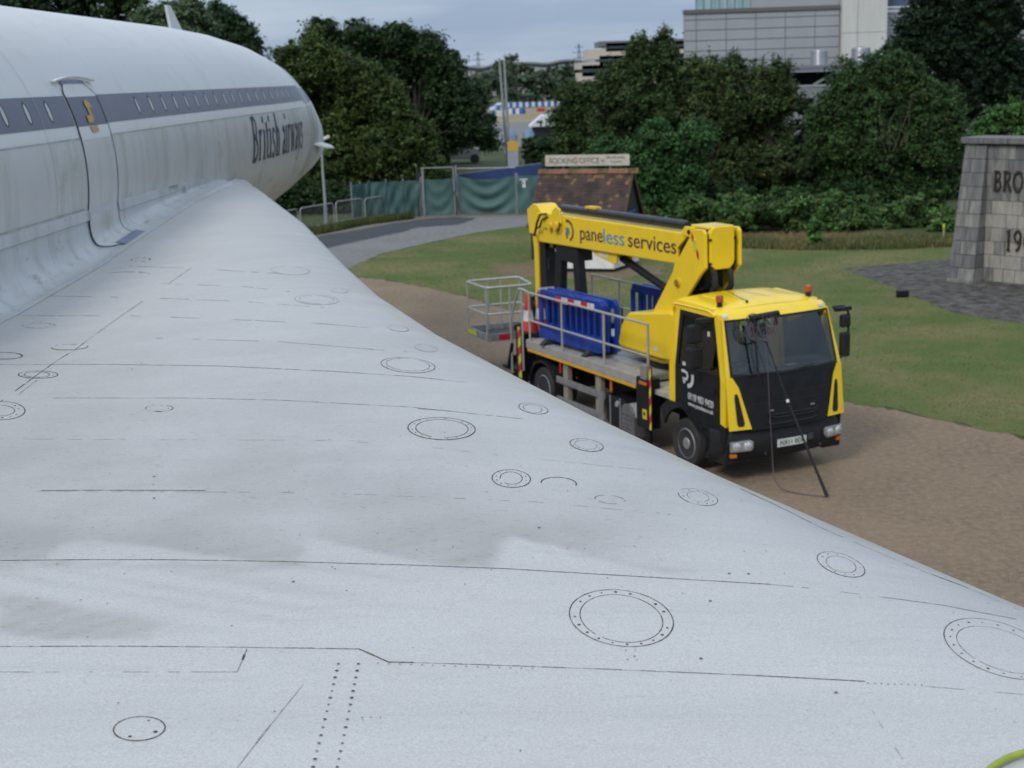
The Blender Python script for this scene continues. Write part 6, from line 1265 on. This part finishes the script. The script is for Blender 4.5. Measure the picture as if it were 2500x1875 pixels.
mb = MB(); mb.uz([(-1.6, .35), (1.2, .35), (1.55, .9), (1.0, 1.05), (.7, 1.9), (-1.6, 1.95)], -1, 1); mb.build('body', mat('van_paint', (.36, .34, .34), .4, col2=(.3, .29, .29)), t_, bevel=.08)
mb = MB(); mb.uz([(.98, 1.08), (.70, 1.8), (.2, 1.8), (.2, 1.1)], -1.01, 1.01); mb.build('cab_window', mat('dark_window', (.02, .03, .04), .1), t_)
for x_ in (-1.0, 1.0): mb = MB(); mb.lathe([(.33, -1.02), (.33, -.8)], (x_, 0, .33), (0, 1, 0), 14); mb.build('wheel', blackrub, t_)
t_ = thing('pale_store', 'pale rendered store building glimpsed under the dark tree', 'building', (P(1130, 380, 120).x, 120, 0)); zt_ = P(1120, 352, 120).z; mb = MB(); mb.box(-2.6, 1.6, 0, 3, 0, zt_); mb.build('wall', mat('pale_render', (.42, .39, .38), .8, col2=(.36, .34, .33), scale=1), t_); mb = MB(); mb.box(1.0, 1.5, -.03, 0, 0, zt_-1); mb.build('door', mat('shadow_grey', (.06, .065, .07), .8), t_)
# wavy roofed hall far away
hall = thing('wavy_roofed_hall', 'long pale hall with a wavy dark roof edge on the horizon', 'building', (P(1300, 190, 430).x, 430, 0)); O = hall.location.copy()
pts = [(1110, 171), (1140, 166), (1175, 168), (1200, 163), (1240, 158), (1290, 156), (1335, 158), (1370, 151), (1400, 150), (1440, 155), (1500, 158)]
top = smoothpts([P(x, y, 430)-O for x, y in pts], 5); mb = MB(); mb.grid([[v_ for v_ in top], [Vector((v_.x, 0, -4)) for v_ in top]]); mb.grid([[v_ for v_ in top], [v_+Vector((0, 40, 0)) for v_ in top]]); mb.build('wall', mat('hall_cladding', (.40, .42, .42), .6, col2=(.34, .36, .37), scale=.1), hall); mb = MB(); mb.tube([v_+Vector((0, -.3, .1)) for v_ in top], .55, 5); mb.build('roof_edge', mat('hall_trim', (.12, .13, .14), .6), hall)
for x_, yt, yb, Yp, lb_ in ((1167, 126, 168, 900, 'left electricity pylon on the horizon'), (1413, 108, 148, 900, 'right electricity pylon above the wavy roof')):
    bs = P(x_+1, yb, Yp); tp = P(x_, yt, Yp); t_ = thing('pylon', lb_, 'pylon', (bs.x, Yp, 0), 0, 'electricity pylons'); H = tp.z; mb = MB(); z0 = bs.z-12
    for s_ in ((-1, -1), (1, -1), (1, 1), (-1, 1)): mb.bar((s_[0]*2.2, s_[1]*2.2, z0-10), (s_[0]*.35, s_[1]*.35, H), .28, .28)
    n = 7
    for k in range(n):
        a = (z0+(H-z0)*k/n); b_ = z0+(H-z0)*(k+1)/n; ra = 2.2-1.85*k/n; rb = 2.2-1.85*(k+1)/n
        for s_ in (-1, 1): mb.bar((-ra*s_, -ra, a), (rb*s_, -rb, b_), .2, .2)
    mb.build('tower', mat('pylon_steel', (.13, .14, .17), .6), t_); 
    for f_, w_ in ((.62, 3.6), (.78, 4.2), (.92, 3.0)): mb = MB(); z_ = z0+(H-z0)*f_; mb.bar((-w_, 0, z_), (w_, 0, z_), .3, .35); mb.build('cross_arm', MATS['pylon_steel'], t_)
# cream office block behind the bushes
off = thing('cream_office_block', 'cream office block with dark recessed top floor left of the big grey hall', 'building', (P(1560, 190, 200).x, 200, 0)); O = off.location.copy(); f_ = lambda x, y, Y=200: P(x, y, Y)-O
def slab(name, x0, x1, yt, yb, m, Y=200, dy=12, par=off, o=None):
    a = P(x0, yt, Y)-O; b_ = P(x1, yb, Y)-O; mb = MB(); mb.box(a.x, b_.x, 0, dy, b_.z, a.z); return mb.build(name, m, par)
cream = mat('cream_cladding', (.50, .45, .38), .7, col2=(.44, .40, .34), scale=.4); dkg = mat('dark_glazing', (.035, .05, .06), .15, col2=(.06, .075, .085), scale=.6)
slab('roof_slab', 1462, 1700, 101, 106, mat('hall_trim', (.12, .13, .14), .6), dy=10); slab('top_floor_glazing', 1478, 1700, 106, 119, dkg, 201, 9); slab('parapet', 1434, 1700, 121, 137, cream); slab('upper_floor_glazing', 1462, 1700, 137, 151, dkg, 201, 9); slab('floor_band', 1412, 1700, 153, 160, cream); slab('lower_glazing', 1420, 1700, 160, 178, dkg, 201, 9); slab('lower_wall', 1410, 1700, 178, 215, cream, 202, 8)
for x_ in (1500, 1540, 1580, 1620): slab('mullion', x_, x_+3, 137, 151, cream, 200.6, .3)

# big grey clad hall on the right
hb = thing('grey_clad_building', 'large grey panelled building with white tower and glass roof rail behind the bushes', 'building', (P(1850, 190, 118).x, 118, 0)); O = hb.location.copy(); BY = 118
def bx(name, x0, x1, yt, yb, m, y0=0., dy=10, par=hb, bev=0):
    a = P(x0, yt, BY)-O; b_ = P(x1, yb, BY)-O; a2 = P(x0, yb, BY)-O; mb = MB(); mb.box(a2.x, b_.x, y0, y0+dy, b_.z, a.z); return mb.build(name, m, par, bevel=bev)
clad = mat('grey_cladding', (.36, .37, .385), .45, .1, col2=(.32, .33, .345), scale=.35); gapm = mat('cladding_gap', (.16, .16, .165), .7); pale = mat('off_white_render', (.57, .565, .53), .75, col2=(.50, .50, .47), scale=.5, stretch=(3, 3, .4)); cop = mat('dark_coping', (.12, .115, .11), .5)
bx('backing_wall', 1672, 2052, 24, 190, gapm, .08, .6)
colx = [1670, 1700, 1773, 1845, 1917, 1989, 2049]; rowy = [31, 49, 75, 100, 126, 152, 178, 200]
# straight rows in the world: heights from the middle column
zr = [P(1850, 29, BY).z-O.z]+[P(1850, y, BY).z for y in (44, 69.5, 95, 120.5, 146.5, 172)]; zr.append(zr[-1]-.95)
xr_ = [(P(x, 100, BY)-O).x for x in colx]
for j in range(len(zr)-1):
    for i in range(len(xr_)-1): MB().box(xr_[i]+.025, xr_[i+1]-.025, 0, .07, zr[j+1]+.03, zr[j]-.03).build('cladding_panel', clad, hb)
zt_ = zr[0]; MB().box(xr_[0]-.05, xr_[-1], -.12, .5, zt_+.02, zt_+.34).build('dark_coping', cop, hb)
MB().box(xr_[3]-.4, xr_[-1], .2, .35, zt_+.35, zt_+1.05).build('pale_upstand', clad, hb)
glz = mat('greenish_glass', (.20, .34, .36), .15, col2=(.36, .48, .50), scale=.8, stretch=(3, 1, .5)); dkb = mat('blue_grey_glass', (.07, .10, .16), .15)
for k in range(7): x0 = xr_[1]+k*(xr_[3]-xr_[1]-.4)/7; MB().box(x0+.02, x0+(xr_[3]-xr_[1]-.4)/7-.02, .25, .29, zt_+.36, zt_+1.5).build('balustrade_pane', glz, hb)
for k in range(8): x0 = xr_[1]+k*(xr_[3]-xr_[1]-.4)/7; MB().box(x0-.02, x0+.02, .2, .32, zt_+.34, zt_+1.55).build('balustrade_post', cop, hb)
MB().box(xr_[3]-.1, xr_[-1], .4, .5, zt_+.75, zt_+3).build('upper_glazing', dkb, hb); MB().box(xr_[1]+2, xr_[3], 3, 3.2, zt_+.3, zt_+4).build('rear_glazing', dkb, hb)
bx('white_tower', 2050, 2158, -60, 178, pale, -.6, 8); 
for x_, y0_, y1_ in ((2087, 0, 178),): bx('tower_joint', x_, x_+1.0, -60, 160, gapm, -.61, .02)
zj = P(2100, 80, BY).z; MB().box((P(2050, 80, BY)-O).x, (P(2157, 80, BY)-O).x, -.612, -.6, zj, zj+.03).build('tower_joint', gapm, hb)
louv = mat('silver_louvre', (.50, .51, .55), .4, .3, col2=(.42, .43, .46), scale=.6)
a = P(2160, 0, BY)-O; MB().box(a.x, a.x+14, 1.0, 9, -2, P(2300, 25, BY).z).build('stair_tower', mat('tower_shadow', (.22, .225, .24), .6), hb)
for k in range(30):
    z_ = P(2200, 20, BY).z-k*.30; MB().obox((a.x+2.6, .95, z_), (2.6, 0, 0), (0, .04, .02), (0, -.03, .10)).build('louvre_slat', louv, hb)
MB().box(a.x+.4, a.x+5, .9, 1, P(2200, 14, BY).z, P(2200, -60, BY).z).build('upper_window', dkb, hb)
a9 = P(2440, -20, BY)-O; b9 = P(2560, 120, BY)-O; MB().box(a9.x, b9.x+4, -1, 8, b9.z-6, a9.z+4).build('end_wing', clad, hb)
for k in range(8): z_ = a9.z+3-k*1.0; MB().box(a9.x, b9.x+4, -1.012, -1, z_, z_+.05).build('wing_joint', gapm, hb)
# lower range with beam, dark opening, brace and white louvres
zb = lambda y, x=1995: P(x, y, BY).z
xa = (P(1860, 180, BY)-O).x; xb = (P(2200, 160, BY)-O).x
MB().box(xa-6, xb+2, -4.0, -.7, zb(163), zb(158)).build('flat_roof', mat('roof_grey', (.20, .20, .21), .7), hb); MB().box(xa-6, xb+2, -4.1, -3.9, zb(173), zb(163)).build('fascia_beam', mat('blue_grey_beam', (.14, .15, .18), .5), hb); MB().box(xa-6, xb+2, -4.15, -4.1, zb(174.5), zb(172.5)).build('beam_lip', clad, hb)
MB().box(xa-6, xb+2, -1.2, -1.0, zb(206), zb(173)).build('dark_opening', mat('deep_shadow', (.008, .008, .01), .9), hb)
c0 = (P(2015, 190, BY)-O).x; MB().box(c0-.12, c0+.04, -4.0, -3.85, zb(206), zb(173)).build('white_column', louv, hb); MB().bar((c0-1.75, -3.6, zb(205)), (c0-.25, -3.6, zb(181)), .14, .16).build('green_brace', mat('sage_steel', (.22, .27, .21), .6), hb); MB().box(c0-.32, c0-.2, -3.7, -3.55, zb(206), zb(176)).build('green_post', MATS['sage_steel'], hb)
MB().box(xa-6, xb+2, -4.0, -3.8, zb(209), zb(205)).build('sill_beam', clad, hb)
for k in range(17):
    z_ = zb(212)-k*.185; MB().obox(((xa+xb)/2-2, -3.9, z_), ((xb-xa)/2+4, 0, 0), (0, .04, .02), (0, -.03, .055)).build('louvre_slat', louv, hb)
MB().box(xa-6, xb+2, -3.8, -3.6, 0, zb(209)).build('louvre_backing', mat('tower_shadow', (.22, .225, .24), .6), hb)
for k in (0, 1):
    cx_ = (P((1983, 2082)[k], 145, BY)-O).x; z0_ = zb(160, (1983, 2082)[k]); z1_ = zb((125, 119)[k], (1983, 2082)[k]); r_ = (.66, .74)[k]; v_ = thing_part('roof_vent'); v_.parent = hb
    for j in range(8): zz_ = z0_+(z1_-z0_)*j/8; MB().lathe([(r_, zz_), (r_*1.02, zz_+(z1_-z0_)/16), (r_*.97, zz_+(z1_-z0_)/8.2)], (cx_, -2.6, 0), (0, 0, 1), 20).build('vent_ring', mat('silver_vent', (.42, .42, .46), .35, .6, col2=(.34, .34, .37), scale=1), v_, True)
    MB().lathe([(r_*.96, z1_), (r_*.5, z1_+.10), (0, z1_+.14)], (cx_, -2.6, 0), (0, 0, 1), 20).build('vent_cap', mat('silver_vent', (.42, .42, .46), .35, .6), v_, True)

# ================================================================ TREES AND SHRUBS
DK = (.022, .040, .014); OL = (.045, .062, .018); MG = (.036, .062, .020); BR = (.060, .100, .028)
# behind the fuselage
tree('broad_tree', 'dark broad tree showing above the rear of the fuselage at the top left', 'tree', [(60, 10, 70, 0, 1, .9), (180, 5, 75, 3, 1, .8), (290, -5, 70, 0, 1, .9), (-60, 0, 90, 0, 1, 1), (230, -60, 80, 2, 1, .8), (120, 90, 80, 0, 1, 1), (300, 90, 70, 0, 1, 1)], 78, 26000, .24, (.030, .042, .018), limbs=4)
tree('silver_willow', 'pale grey-green willow above the fuselage beside the aerial', 'tree', [(400, 40, 42, 0, 1, .9), (455, 25, 40, 0, 1, .9), (500, 60, 36, 1, 1, .9), (440, 100, 60, 0, 1, 1), (360, 60, 40, 0, 1, 1)], 72, 15000, .20, (.075, .090, .055), var=.3)
tree('round_tree', 'dark round-topped tree above the aircraft nose, right of the willow', 'tree', [(545, 50, 38, 0, 1, 1), (580, 80, 42, 0, 1, .9), (610, 115, 34, 0, 1, .8), (540, 110, 50, 1, 1, 1), (525, 30, 24, 0, 1, 1)], 76, 15000, .20, (.026, .042, .020))
tree('oak_tree', 'large dark oak with bumpy crown behind the olive-green shrubs', 'tree', [(790, 70, 34, 0, 1, .9), (790, 110, 60, 2, 1, .9), (870, 90, 44, 0, 1, 1), (885, 130, 70, 2, 1, 1), (960, 92, 44, 0, 1, .9), (975, 150, 85, 2, 1, 1), (1040, 115, 46, 0, 1, .9), (1080, 160, 50, 0, 1, .9), (1095, 215, 60, 0, 1, 1), (1130, 260, 64, 0, 1, 1), (1165, 310, 50, 0, 1, .9), (1190, 345, 30, 0, 1, .8), (1060, 280, 90, 3, 1, 1), (1100, 340, 45, 2, 1, .7), (1040, 370, 60, 3, 1, 1)], 92, 60000, .26, (.022, .034, .014), var=.45, limbs=8, clump=.7)
tree('olive_shrub_tree', 'broad olive-green tree directly behind the aircraft nose', 'tree', [(770, 55+30, 26, 0, 1, 1), (720, 160, 62, 0, 1, 1), (780, 150, 60, 0, 1, 1), (840, 170, 60, 0, 1, .9), (890, 200, 60, 0, 1, .9), (690, 215, 60, 0, 1, 1), (760, 250, 90, 2, 1, 1), (860, 270, 95, 1, 1, 1), (940, 240, 60, 0, 1, .9), (960, 290, 56, 0, 1, 1), (720, 340, 110, 3, 1, 1), (830, 370, 100, 1, 1, 1), (940, 360, 85, 0, 1, 1), (1010, 330, 55, 0, 1, .9), (1040, 400, 50, 0, 1, 1), (980, 430, 60, 0, 1, .8), (880, 450, 80, 1, 1, .7), (760, 440, 90, 2, 1, .8), (1080, 440, 34, 1, 1, .8), (650, 380, 70, 3, 1, 1)], 68, 95000, .19, (.046, .058, .018), var=.45, limbs=6, warm=(.085, .10, .025), wf=.10, clump=.55)
tree('elder_bush', 'low dark bush spilling over the left end of the green fence', 'bush', [(700, 470, 60, 0, 1, .9), (780, 480, 60, 0, 1, .7), (850, 480, 44, 0, 1, .6), (900, 470, 36, 1, 1, .6), (640, 500, 60, 0, 1, .8)], 65, 16000, .17, (.024, .036, .015), limbs=3)
# hedge by the totem
t_ = thing('clipped_hedge', 'dark clipped hedge between the totem sign and the booking hut', 'hedge', (P(1320, 380, 78).x, 78, 0)); L_ = []
for x_ in range(1294, 1410, 16): l_ = lobe(x_, 352+random.uniform(-3, 3), 20, 78, 1.2, 1); L_.append((l_[0]-np.array(t_.location), *l_[1:]))
for x_ in range(1296, 1410, 20): l_ = lobe(x_, 385, 24, 78, 1.2, 1.2); L_.append((l_[0]-np.array(t_.location), *l_[1:]))
crown('foliage', L_, 12000, .16, (.026, .044, .016), t_, var=.35, clump=.22)
# right-hand scrub
gS = 'trees and tall shrubs along the back of the lawn'
tree('loose_willow', 'loose-limbed scrub tree left of the tall ones, grey walling showing through it', 'tree', [(1390, 230, 36, 0, 1, 1), (1370, 290, 34, 0, 1, 1), (1420, 280, 44, 0, 1, 1), (1440, 225, 32, 0, 1, 1), (1390, 350, 44, 0, 1, 1), (1440, 350, 50, 0, 1, 1), (1360, 400, 34, 0, 1, .8)], 70, 16000, .15, (.036, .050, .020), gS, clump=.5, warm=(.08, .09, .03), wf=.12)
tree('scrub_tree', 'tallest of the olive scrub trees, its thin top reaching beside the cream block', 'tree', [(1560, 115, 26, 0, 1, 1.1), (1620, 98, 22, 0, 1, 1.2), (1510, 185, 34, 0, 1, 1), (1565, 165, 46, 0, 1, 1), (1620, 150, 44, 0, 1, 1.1), (1478, 222, 36, 0, 1, 1), (1650, 200, 40, 0, 1, 1), (1540, 240, 66, 0, 1, 1), (1610, 260, 62, 0, 1, 1), (1500, 300, 60, 1, 1, 1), (1600, 340, 70, 1, 1, 1)], 66, 48000, .15, (.037, .050, .020), gS, clump=.5, warm=(.10, .11, .04), wf=.10, up=.12)
tree('scrub_tree', 'upright pale-tipped scrub tree in front of the grey cladding', 'tree', [(1700, 172, 32, 0, 1, 1), (1750, 172, 30, 0, 1, 1.1), (1795, 165, 28, 0, 1, 1.2), (1720, 215, 46, 0, 1, 1), (1780, 215, 44, 0, 1, 1), (1700, 260, 55, 0, 1, 1), (1770, 270, 60, 0, 1, 1), (1740, 340, 66, 1, 1, 1)], 66, 34000, .15, (.043, .057, .022), gS, clump=.45, warm=(.13, .13, .05), wf=.14, up=.16)
tree('scrub_tree', 'feathery scrub tree just left of the louvred wall', 'tree', [(1856, 182, 24, 0, 1, 1.2), (1890, 170, 22, 0, 1, 1.1), (1918, 176, 20, 0, 1, 1.1), (1866, 212, 38, 0, 1, 1), (1908, 210, 30, 0, 1, 1), (1800, 400, 70, 0, 1, 1), (1900, 400, 70, 0, 1, 1), (1860, 250, 52, 0, 1, 1), (1915, 250, 40, 0, 1, 1), (1880, 320, 60, 1, 1, 1), (1820, 300, 50, 1, 1, 1)], 66, 30000, .15, (.039, .053, .020), gS, clump=.45, warm=(.12, .12, .045), wf=.14, up=.16)
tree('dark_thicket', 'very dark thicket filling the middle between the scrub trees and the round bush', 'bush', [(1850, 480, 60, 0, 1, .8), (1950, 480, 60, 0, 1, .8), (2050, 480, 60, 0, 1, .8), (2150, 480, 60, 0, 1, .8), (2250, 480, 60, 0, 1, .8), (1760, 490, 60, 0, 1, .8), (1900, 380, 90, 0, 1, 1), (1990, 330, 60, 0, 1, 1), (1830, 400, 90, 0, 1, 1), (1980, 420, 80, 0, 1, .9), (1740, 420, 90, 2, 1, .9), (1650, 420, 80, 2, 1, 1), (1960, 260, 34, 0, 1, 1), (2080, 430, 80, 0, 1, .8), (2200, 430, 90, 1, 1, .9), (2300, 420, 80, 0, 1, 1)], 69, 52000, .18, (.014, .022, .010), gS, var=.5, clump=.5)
tree('alder_bush', 'fresh green leafy bush rising behind the booking hut', 'bush', [(1600, 330, 40, 0, 1, 1), (1560, 380, 50, 0, 1, 1), (1640, 370, 50, 0, 1, 1), (1700, 330, 44, 0, 1, 1), (1590, 430, 60, 0, 1, 1), (1520, 430, 44, 0, 1, 1), (1680, 420, 50, 0, 1, 1), (1450, 420, 50, 2, 1, 1), (1480, 370, 40, 1, 1, 1), (1650, 480, 60, 0, 1, .8), (1560, 490, 60, 0, 1, .7), (1470, 480, 44, 1, 1, 1)], 60, 48000, .16, (.034, .066, .024), gS, clump=.45, var=.45)
tree('round_bush', 'large rounded green bush with bare twigs left of the memorial', 'bush', [(2080, 200, 60, 0, 1, 1), (2150, 180, 54, 0, 1, 1), (2210, 185, 54, 0, 1, 1), (2050, 270, 66, 0, 1, 1), (2130, 270, 90, 0, 1, 1), (2230, 260, 80, 0, 1, 1), (2300, 260, 50, 0, 1, 1), (2060, 440, 60, 0, 1, 1), (2170, 450, 80, 0, 1, .8), (2280, 440, 60, 0, 1, .9), (2030, 350, 70, 0, 1, 1), (2130, 360, 100, 0, 1, 1), (2250, 350, 90, 0, 1, 1), (2330, 330, 50, 0, 1, 1), (2180, 145, 24, 0, 1, 1), (1995, 290, 30, 0, 1, 1)], 62, 78000, .15, (.033, .055, .020), gS, clump=.5, var=.4, warm=(.09, .10, .035), wf=.07, up=.08)
tree('yew_tree', 'tall dense dark tree rising out of frame at the upper right', 'tree', [(2250, 60, 70, 0, 1, 1), (2330, 0, 90, 0, 1, 1), (2200, 130, 50, 0, 1, 1), (2180, 160, 30, 0, 1, 1), (2300, 110, 90, 0, 1, 1), (2400, 60, 90, 0, 1, 1), (2380, 150, 90, 0, 1, 1), (2450, 130, 70, 0, 1, 1), (2460, 40, 60, 0, 1, 1), (2400, -90, 100, 0, 1, 1), (2280, -60, 70, 0, 1, 1), (2350, 230, 80, 0, 1, 1), (2450, 220, 70, 0, 1, 1), (2520, 190, 60, 0, 1, 1)], 84, 72000, .22, (.013, .022, .012), None, var=.45, clump=.55, limbs=6)
tree('hazel_bush', 'brighter green bush standing above the memorial wall', 'bush', [(2430, 290, 34, 0, 1, 1), (2480, 275, 34, 0, 1, 1), (2530, 280, 40, 0, 1, 1), (2460, 330, 44, 0, 1, 1), (2410, 320, 34, 0, 1, 1), (2520, 340, 50, 0, 1, 1), (2600, 300, 60, 0, 1, 1)], 52, 18000, .14, (.050, .088, .028), None, clump=.3)
# bare twigs on the round bush
t_ = thing('bare_twigs', 'bare pale twigs standing among the leaves of the round bush', 'twigs', (P(2190, 400, 59).x, 59, 0)); O = t_.location.copy(); mb = MB()
for k in range(14):
    a = P(random.uniform(2140, 2230), random.uniform(300, 380), 59.5)-O; b_ = a+Vector((random.uniform(-.5, .5), random.uniform(-.3, .1), random.uniform(.6, 1.4))); mb.tube([a, a.lerp(b_, .5)+Vector((random.uniform(-.1, .1), 0, .05)), b_], [.018, .012, .006], 4)
mb.build('twig', mat('pale_twig', (.10, .085, .06), .9), t_)['kind'] = 'stuff'
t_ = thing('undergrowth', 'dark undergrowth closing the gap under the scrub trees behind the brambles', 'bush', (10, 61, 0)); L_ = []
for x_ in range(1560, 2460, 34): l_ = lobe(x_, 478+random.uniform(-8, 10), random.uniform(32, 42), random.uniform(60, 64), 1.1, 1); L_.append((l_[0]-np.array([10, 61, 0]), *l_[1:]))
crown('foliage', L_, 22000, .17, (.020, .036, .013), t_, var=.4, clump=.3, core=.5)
# brambles along the back of the lawn
L_ = []
for k in range(120):
    x_ = random.uniform(1690, 2440); y_ = 500+random.uniform(-10, 72); L_.append(lobe(x_, y_, random.uniform(22, 40), random.uniform(50, 56), 1.2, .8))
for k in range(24): L_.append(lobe(random.uniform(1560, 1800), random.uniform(520, 570), random.uniform(20, 34), random.uniform(52, 56), 1.2, .8))
br = thing('bramble_bank', 'bank of bright green brambles along the foot of the trees', 'brambles', (10, 53, 0)); L_ = [(l[0]-np.array([10, 53, 0]), *l[1:]) for l in L_]
o = crown('foliage', L_, 84000, .18, (.050, .080, .026), br, var=.5, clump=.28, core=.45, warm=(.09, .12, .04), wf=.15); o['kind'] = 'stuff'
# far woodland
L_ = [lobe(x, y, r, Y, 1.2, 1) for x, y, r, Y in ((1150, 215, 26, 300), (1190, 200, 26, 320), (1170, 240, 26, 290), (1225, 165, 20, 330), (1250, 160, 22, 320), (1230, 200, 30, 310), (1275, 178, 26, 315), (1270, 215, 30, 300), (1315, 190, 22, 310), (1310, 215, 28, 300), (1350, 185, 18, 310), (1370, 180, 22, 305), (1400, 172, 20, 310), (1350, 215, 28, 300), (1400, 205, 30, 300), (1440, 190, 30, 305), (1480, 200, 34, 300), (1110, 200, 30, 300), (1060, 205, 34, 300), (1000, 210, 34, 300), (1440, 225, 26, 290), (1380, 232, 16, 290), (1300, 236, 14, 290), (1240, 236, 16, 290))]
L_ += [lobe(x, 195-(x-1300)*.033, 40, 420, 1, .6) for x in range(-400, 3400, 60)]
o = crown('far_woodland', L_, 42000, 1.5, (.050, .058, .042), None, var=.35, clump=2.4, core=0); o['kind'] = 'stuff'; o['label'] = 'band of mixed woodland beyond the track, below the wavy roof'; o['category'] = 'woodland'

# grass: blades on the lawn and dry tall grass at its edge
def in_poly(x, y, poly): return pinp(x, y, [(p_[0], p_[1]) for p_ in poly])
def blades(name, n, poly, hmin, hmax, wid, cols, jitter=.35, dens=None, label=None, cat=None):
    xs = np.array([p_[0] for p_ in poly]); ys_ = np.array([p_[1] for p_ in poly]); X = RNG.uniform(xs.min(), xs.max(), n*3); Y_ = RNG.uniform(ys_.min(), ys_.max(), n*3); k = in_poly(X, Y_, poly); X = X[k][:n]; Y_ = Y_[k][:n]; n = len(X)
    H = RNG.uniform(hmin, hmax, n); an = RNG.uniform(0, pi, n); dx = np.cos(an)*wid; dy = np.sin(an)*wid; lx = RNG.normal(size=n)*jitter*H; ly = RNG.normal(size=n)*jitter*H
    q_ = np.stack([np.stack([X-dx, Y_-dy, np.full(n, .006)], -1), np.stack([X+dx, Y_+dy, np.full(n, .006)], -1), np.stack([X+lx, Y_+ly, H], -1)], 1).reshape(-1, 3)
    me = bpy.data.meshes.new(name); me.vertices.add(3*n); me.vertices.foreach_set('co', q_.astype(np.float32).ravel()); me.loops.add(3*n); me.loops.foreach_set('vertex_index', np.arange(3*n, dtype=np.int32)); me.polygons.add(n); me.polygons.foreach_set('loop_start', np.arange(0, 3*n, 3, dtype=np.int32))
    # patchy tone from a few broad waves
    w_ = .5+.25*np.sin(X*.9+1.7*np.sin(Y_*.35))+.25*np.sin(Y_*1.3+1.1*np.sin(X*.5+2)); w_ = np.clip((w_-.5)*1.9+.42+.22*np.sin(X*2.3+Y_*.6)*np.sin(Y_*.9-X*.4)+.14*RNG.normal(size=n), 0, 1)[:, None]; C = np.array(cols[0])*(1-w_)+np.array(cols[1])*w_; k = RNG.random(n) < .06; C[k] = np.array(cols[2]); C = np.clip(C*(1+.13*RNG.normal(size=(n, 1))), .004, .6)
    ca = me.color_attributes.new('Col', 'FLOAT_COLOR', 'POINT'); c4 = np.ones((n, 3, 4), np.float32); c4[:, :, :3] = C[:, None, :]; ca.data.foreach_set('color', c4.ravel()); me.materials.append(leafm); me.update(calc_edges=True); o = link(bpy.data.objects.new(name, me)); o['kind'] = 'stuff'
    if label: o['label'] = label; o['category'] = cat
    return o
blades('grass', 120000, [(p_[0], p_[1]) for p_ in lawn_pts if p_[0] < 40], .010, .032, .013, [(.072, .128, .030), (.165, .150, .064), (.23, .19, .095)], label='short patchy lawn grass between the gravel and the brambles', cat='grass')
blades('dry_grass', 15000, [tuple(G(x, y).xy) for x, y in ((1690, 592), (1760, 584), (2060, 582), (2330, 586), (2345, 602), (2200, 610), (1950, 612), (1720, 604))], .08, .34, .020, [(.11, .13, .045), (.24, .19, .09), (.34, .27, .15)], .35, label='tall straw-coloured grass in front of the brambles', cat='grass')
blades('verge_weeds', 16000, [tuple(G(x, y).xy) for x, y in ((600, 590), (780, 562), (900, 541), (1010, 529), (1010, 536), (900, 550), (780, 574), (600, 606))], .08, .35, .02, [(.05, .085, .02), (.08, .10, .03), (.15, .13, .06)], .35, label='rough weeds around the feet of the crowd barriers', cat='weeds')
t_ = thing('bracken_clump', 'bright green fern-like clump growing out of the dry grass', 'plant', G(1988, 606)); O = np.array(t_.location); L_ = [(np.array([0, 0, .35]), .3, .3, .4), (np.array([.1, 0, .8]), .2, .2, .35)]; crown('fronds', L_, 1400, .10, (.065, .12, .03), t_, clump=.15)
# loose stones on the yard
n = 1300; me_s = []
X = RNG.uniform(-3, 16, n*3); Y_ = RNG.uniform(8, 40, n*3); gp = [(G(x, y)[0], G(x, y)[1]) for x, y in ((853, 680), (1130, 730), (1700, 905), (2080, 990), (2500, 1078), (3600, 1335))]+[(16, 4), (-3, 4)]; k = in_poly(X, Y_, gp); X = X[k][:n]; Y_ = Y_[k][:n]
mb = MB()
for x, y in zip(X, Y_):
    r = random.choice([.007, .009, .012, .018]); a = random.random()*6; mb.add([(x+r*cos(a+j*2.09), y+r*sin(a+j*2.09), .005) for j in range(3)]+[(x, y, .005+r*.8)], [(0, 1, 3), (1, 2, 3), (2, 0, 3)])
o = mb.build('loose_stones', mat('pale_stones', (.36, .31, .26), .9, col2=(.18, .14, .11), scale=1.5), None); o['kind'] = 'stuff'; o['label'] = 'loose pale stones scattered over the brown gravel yard'; o['category'] = 'stones'
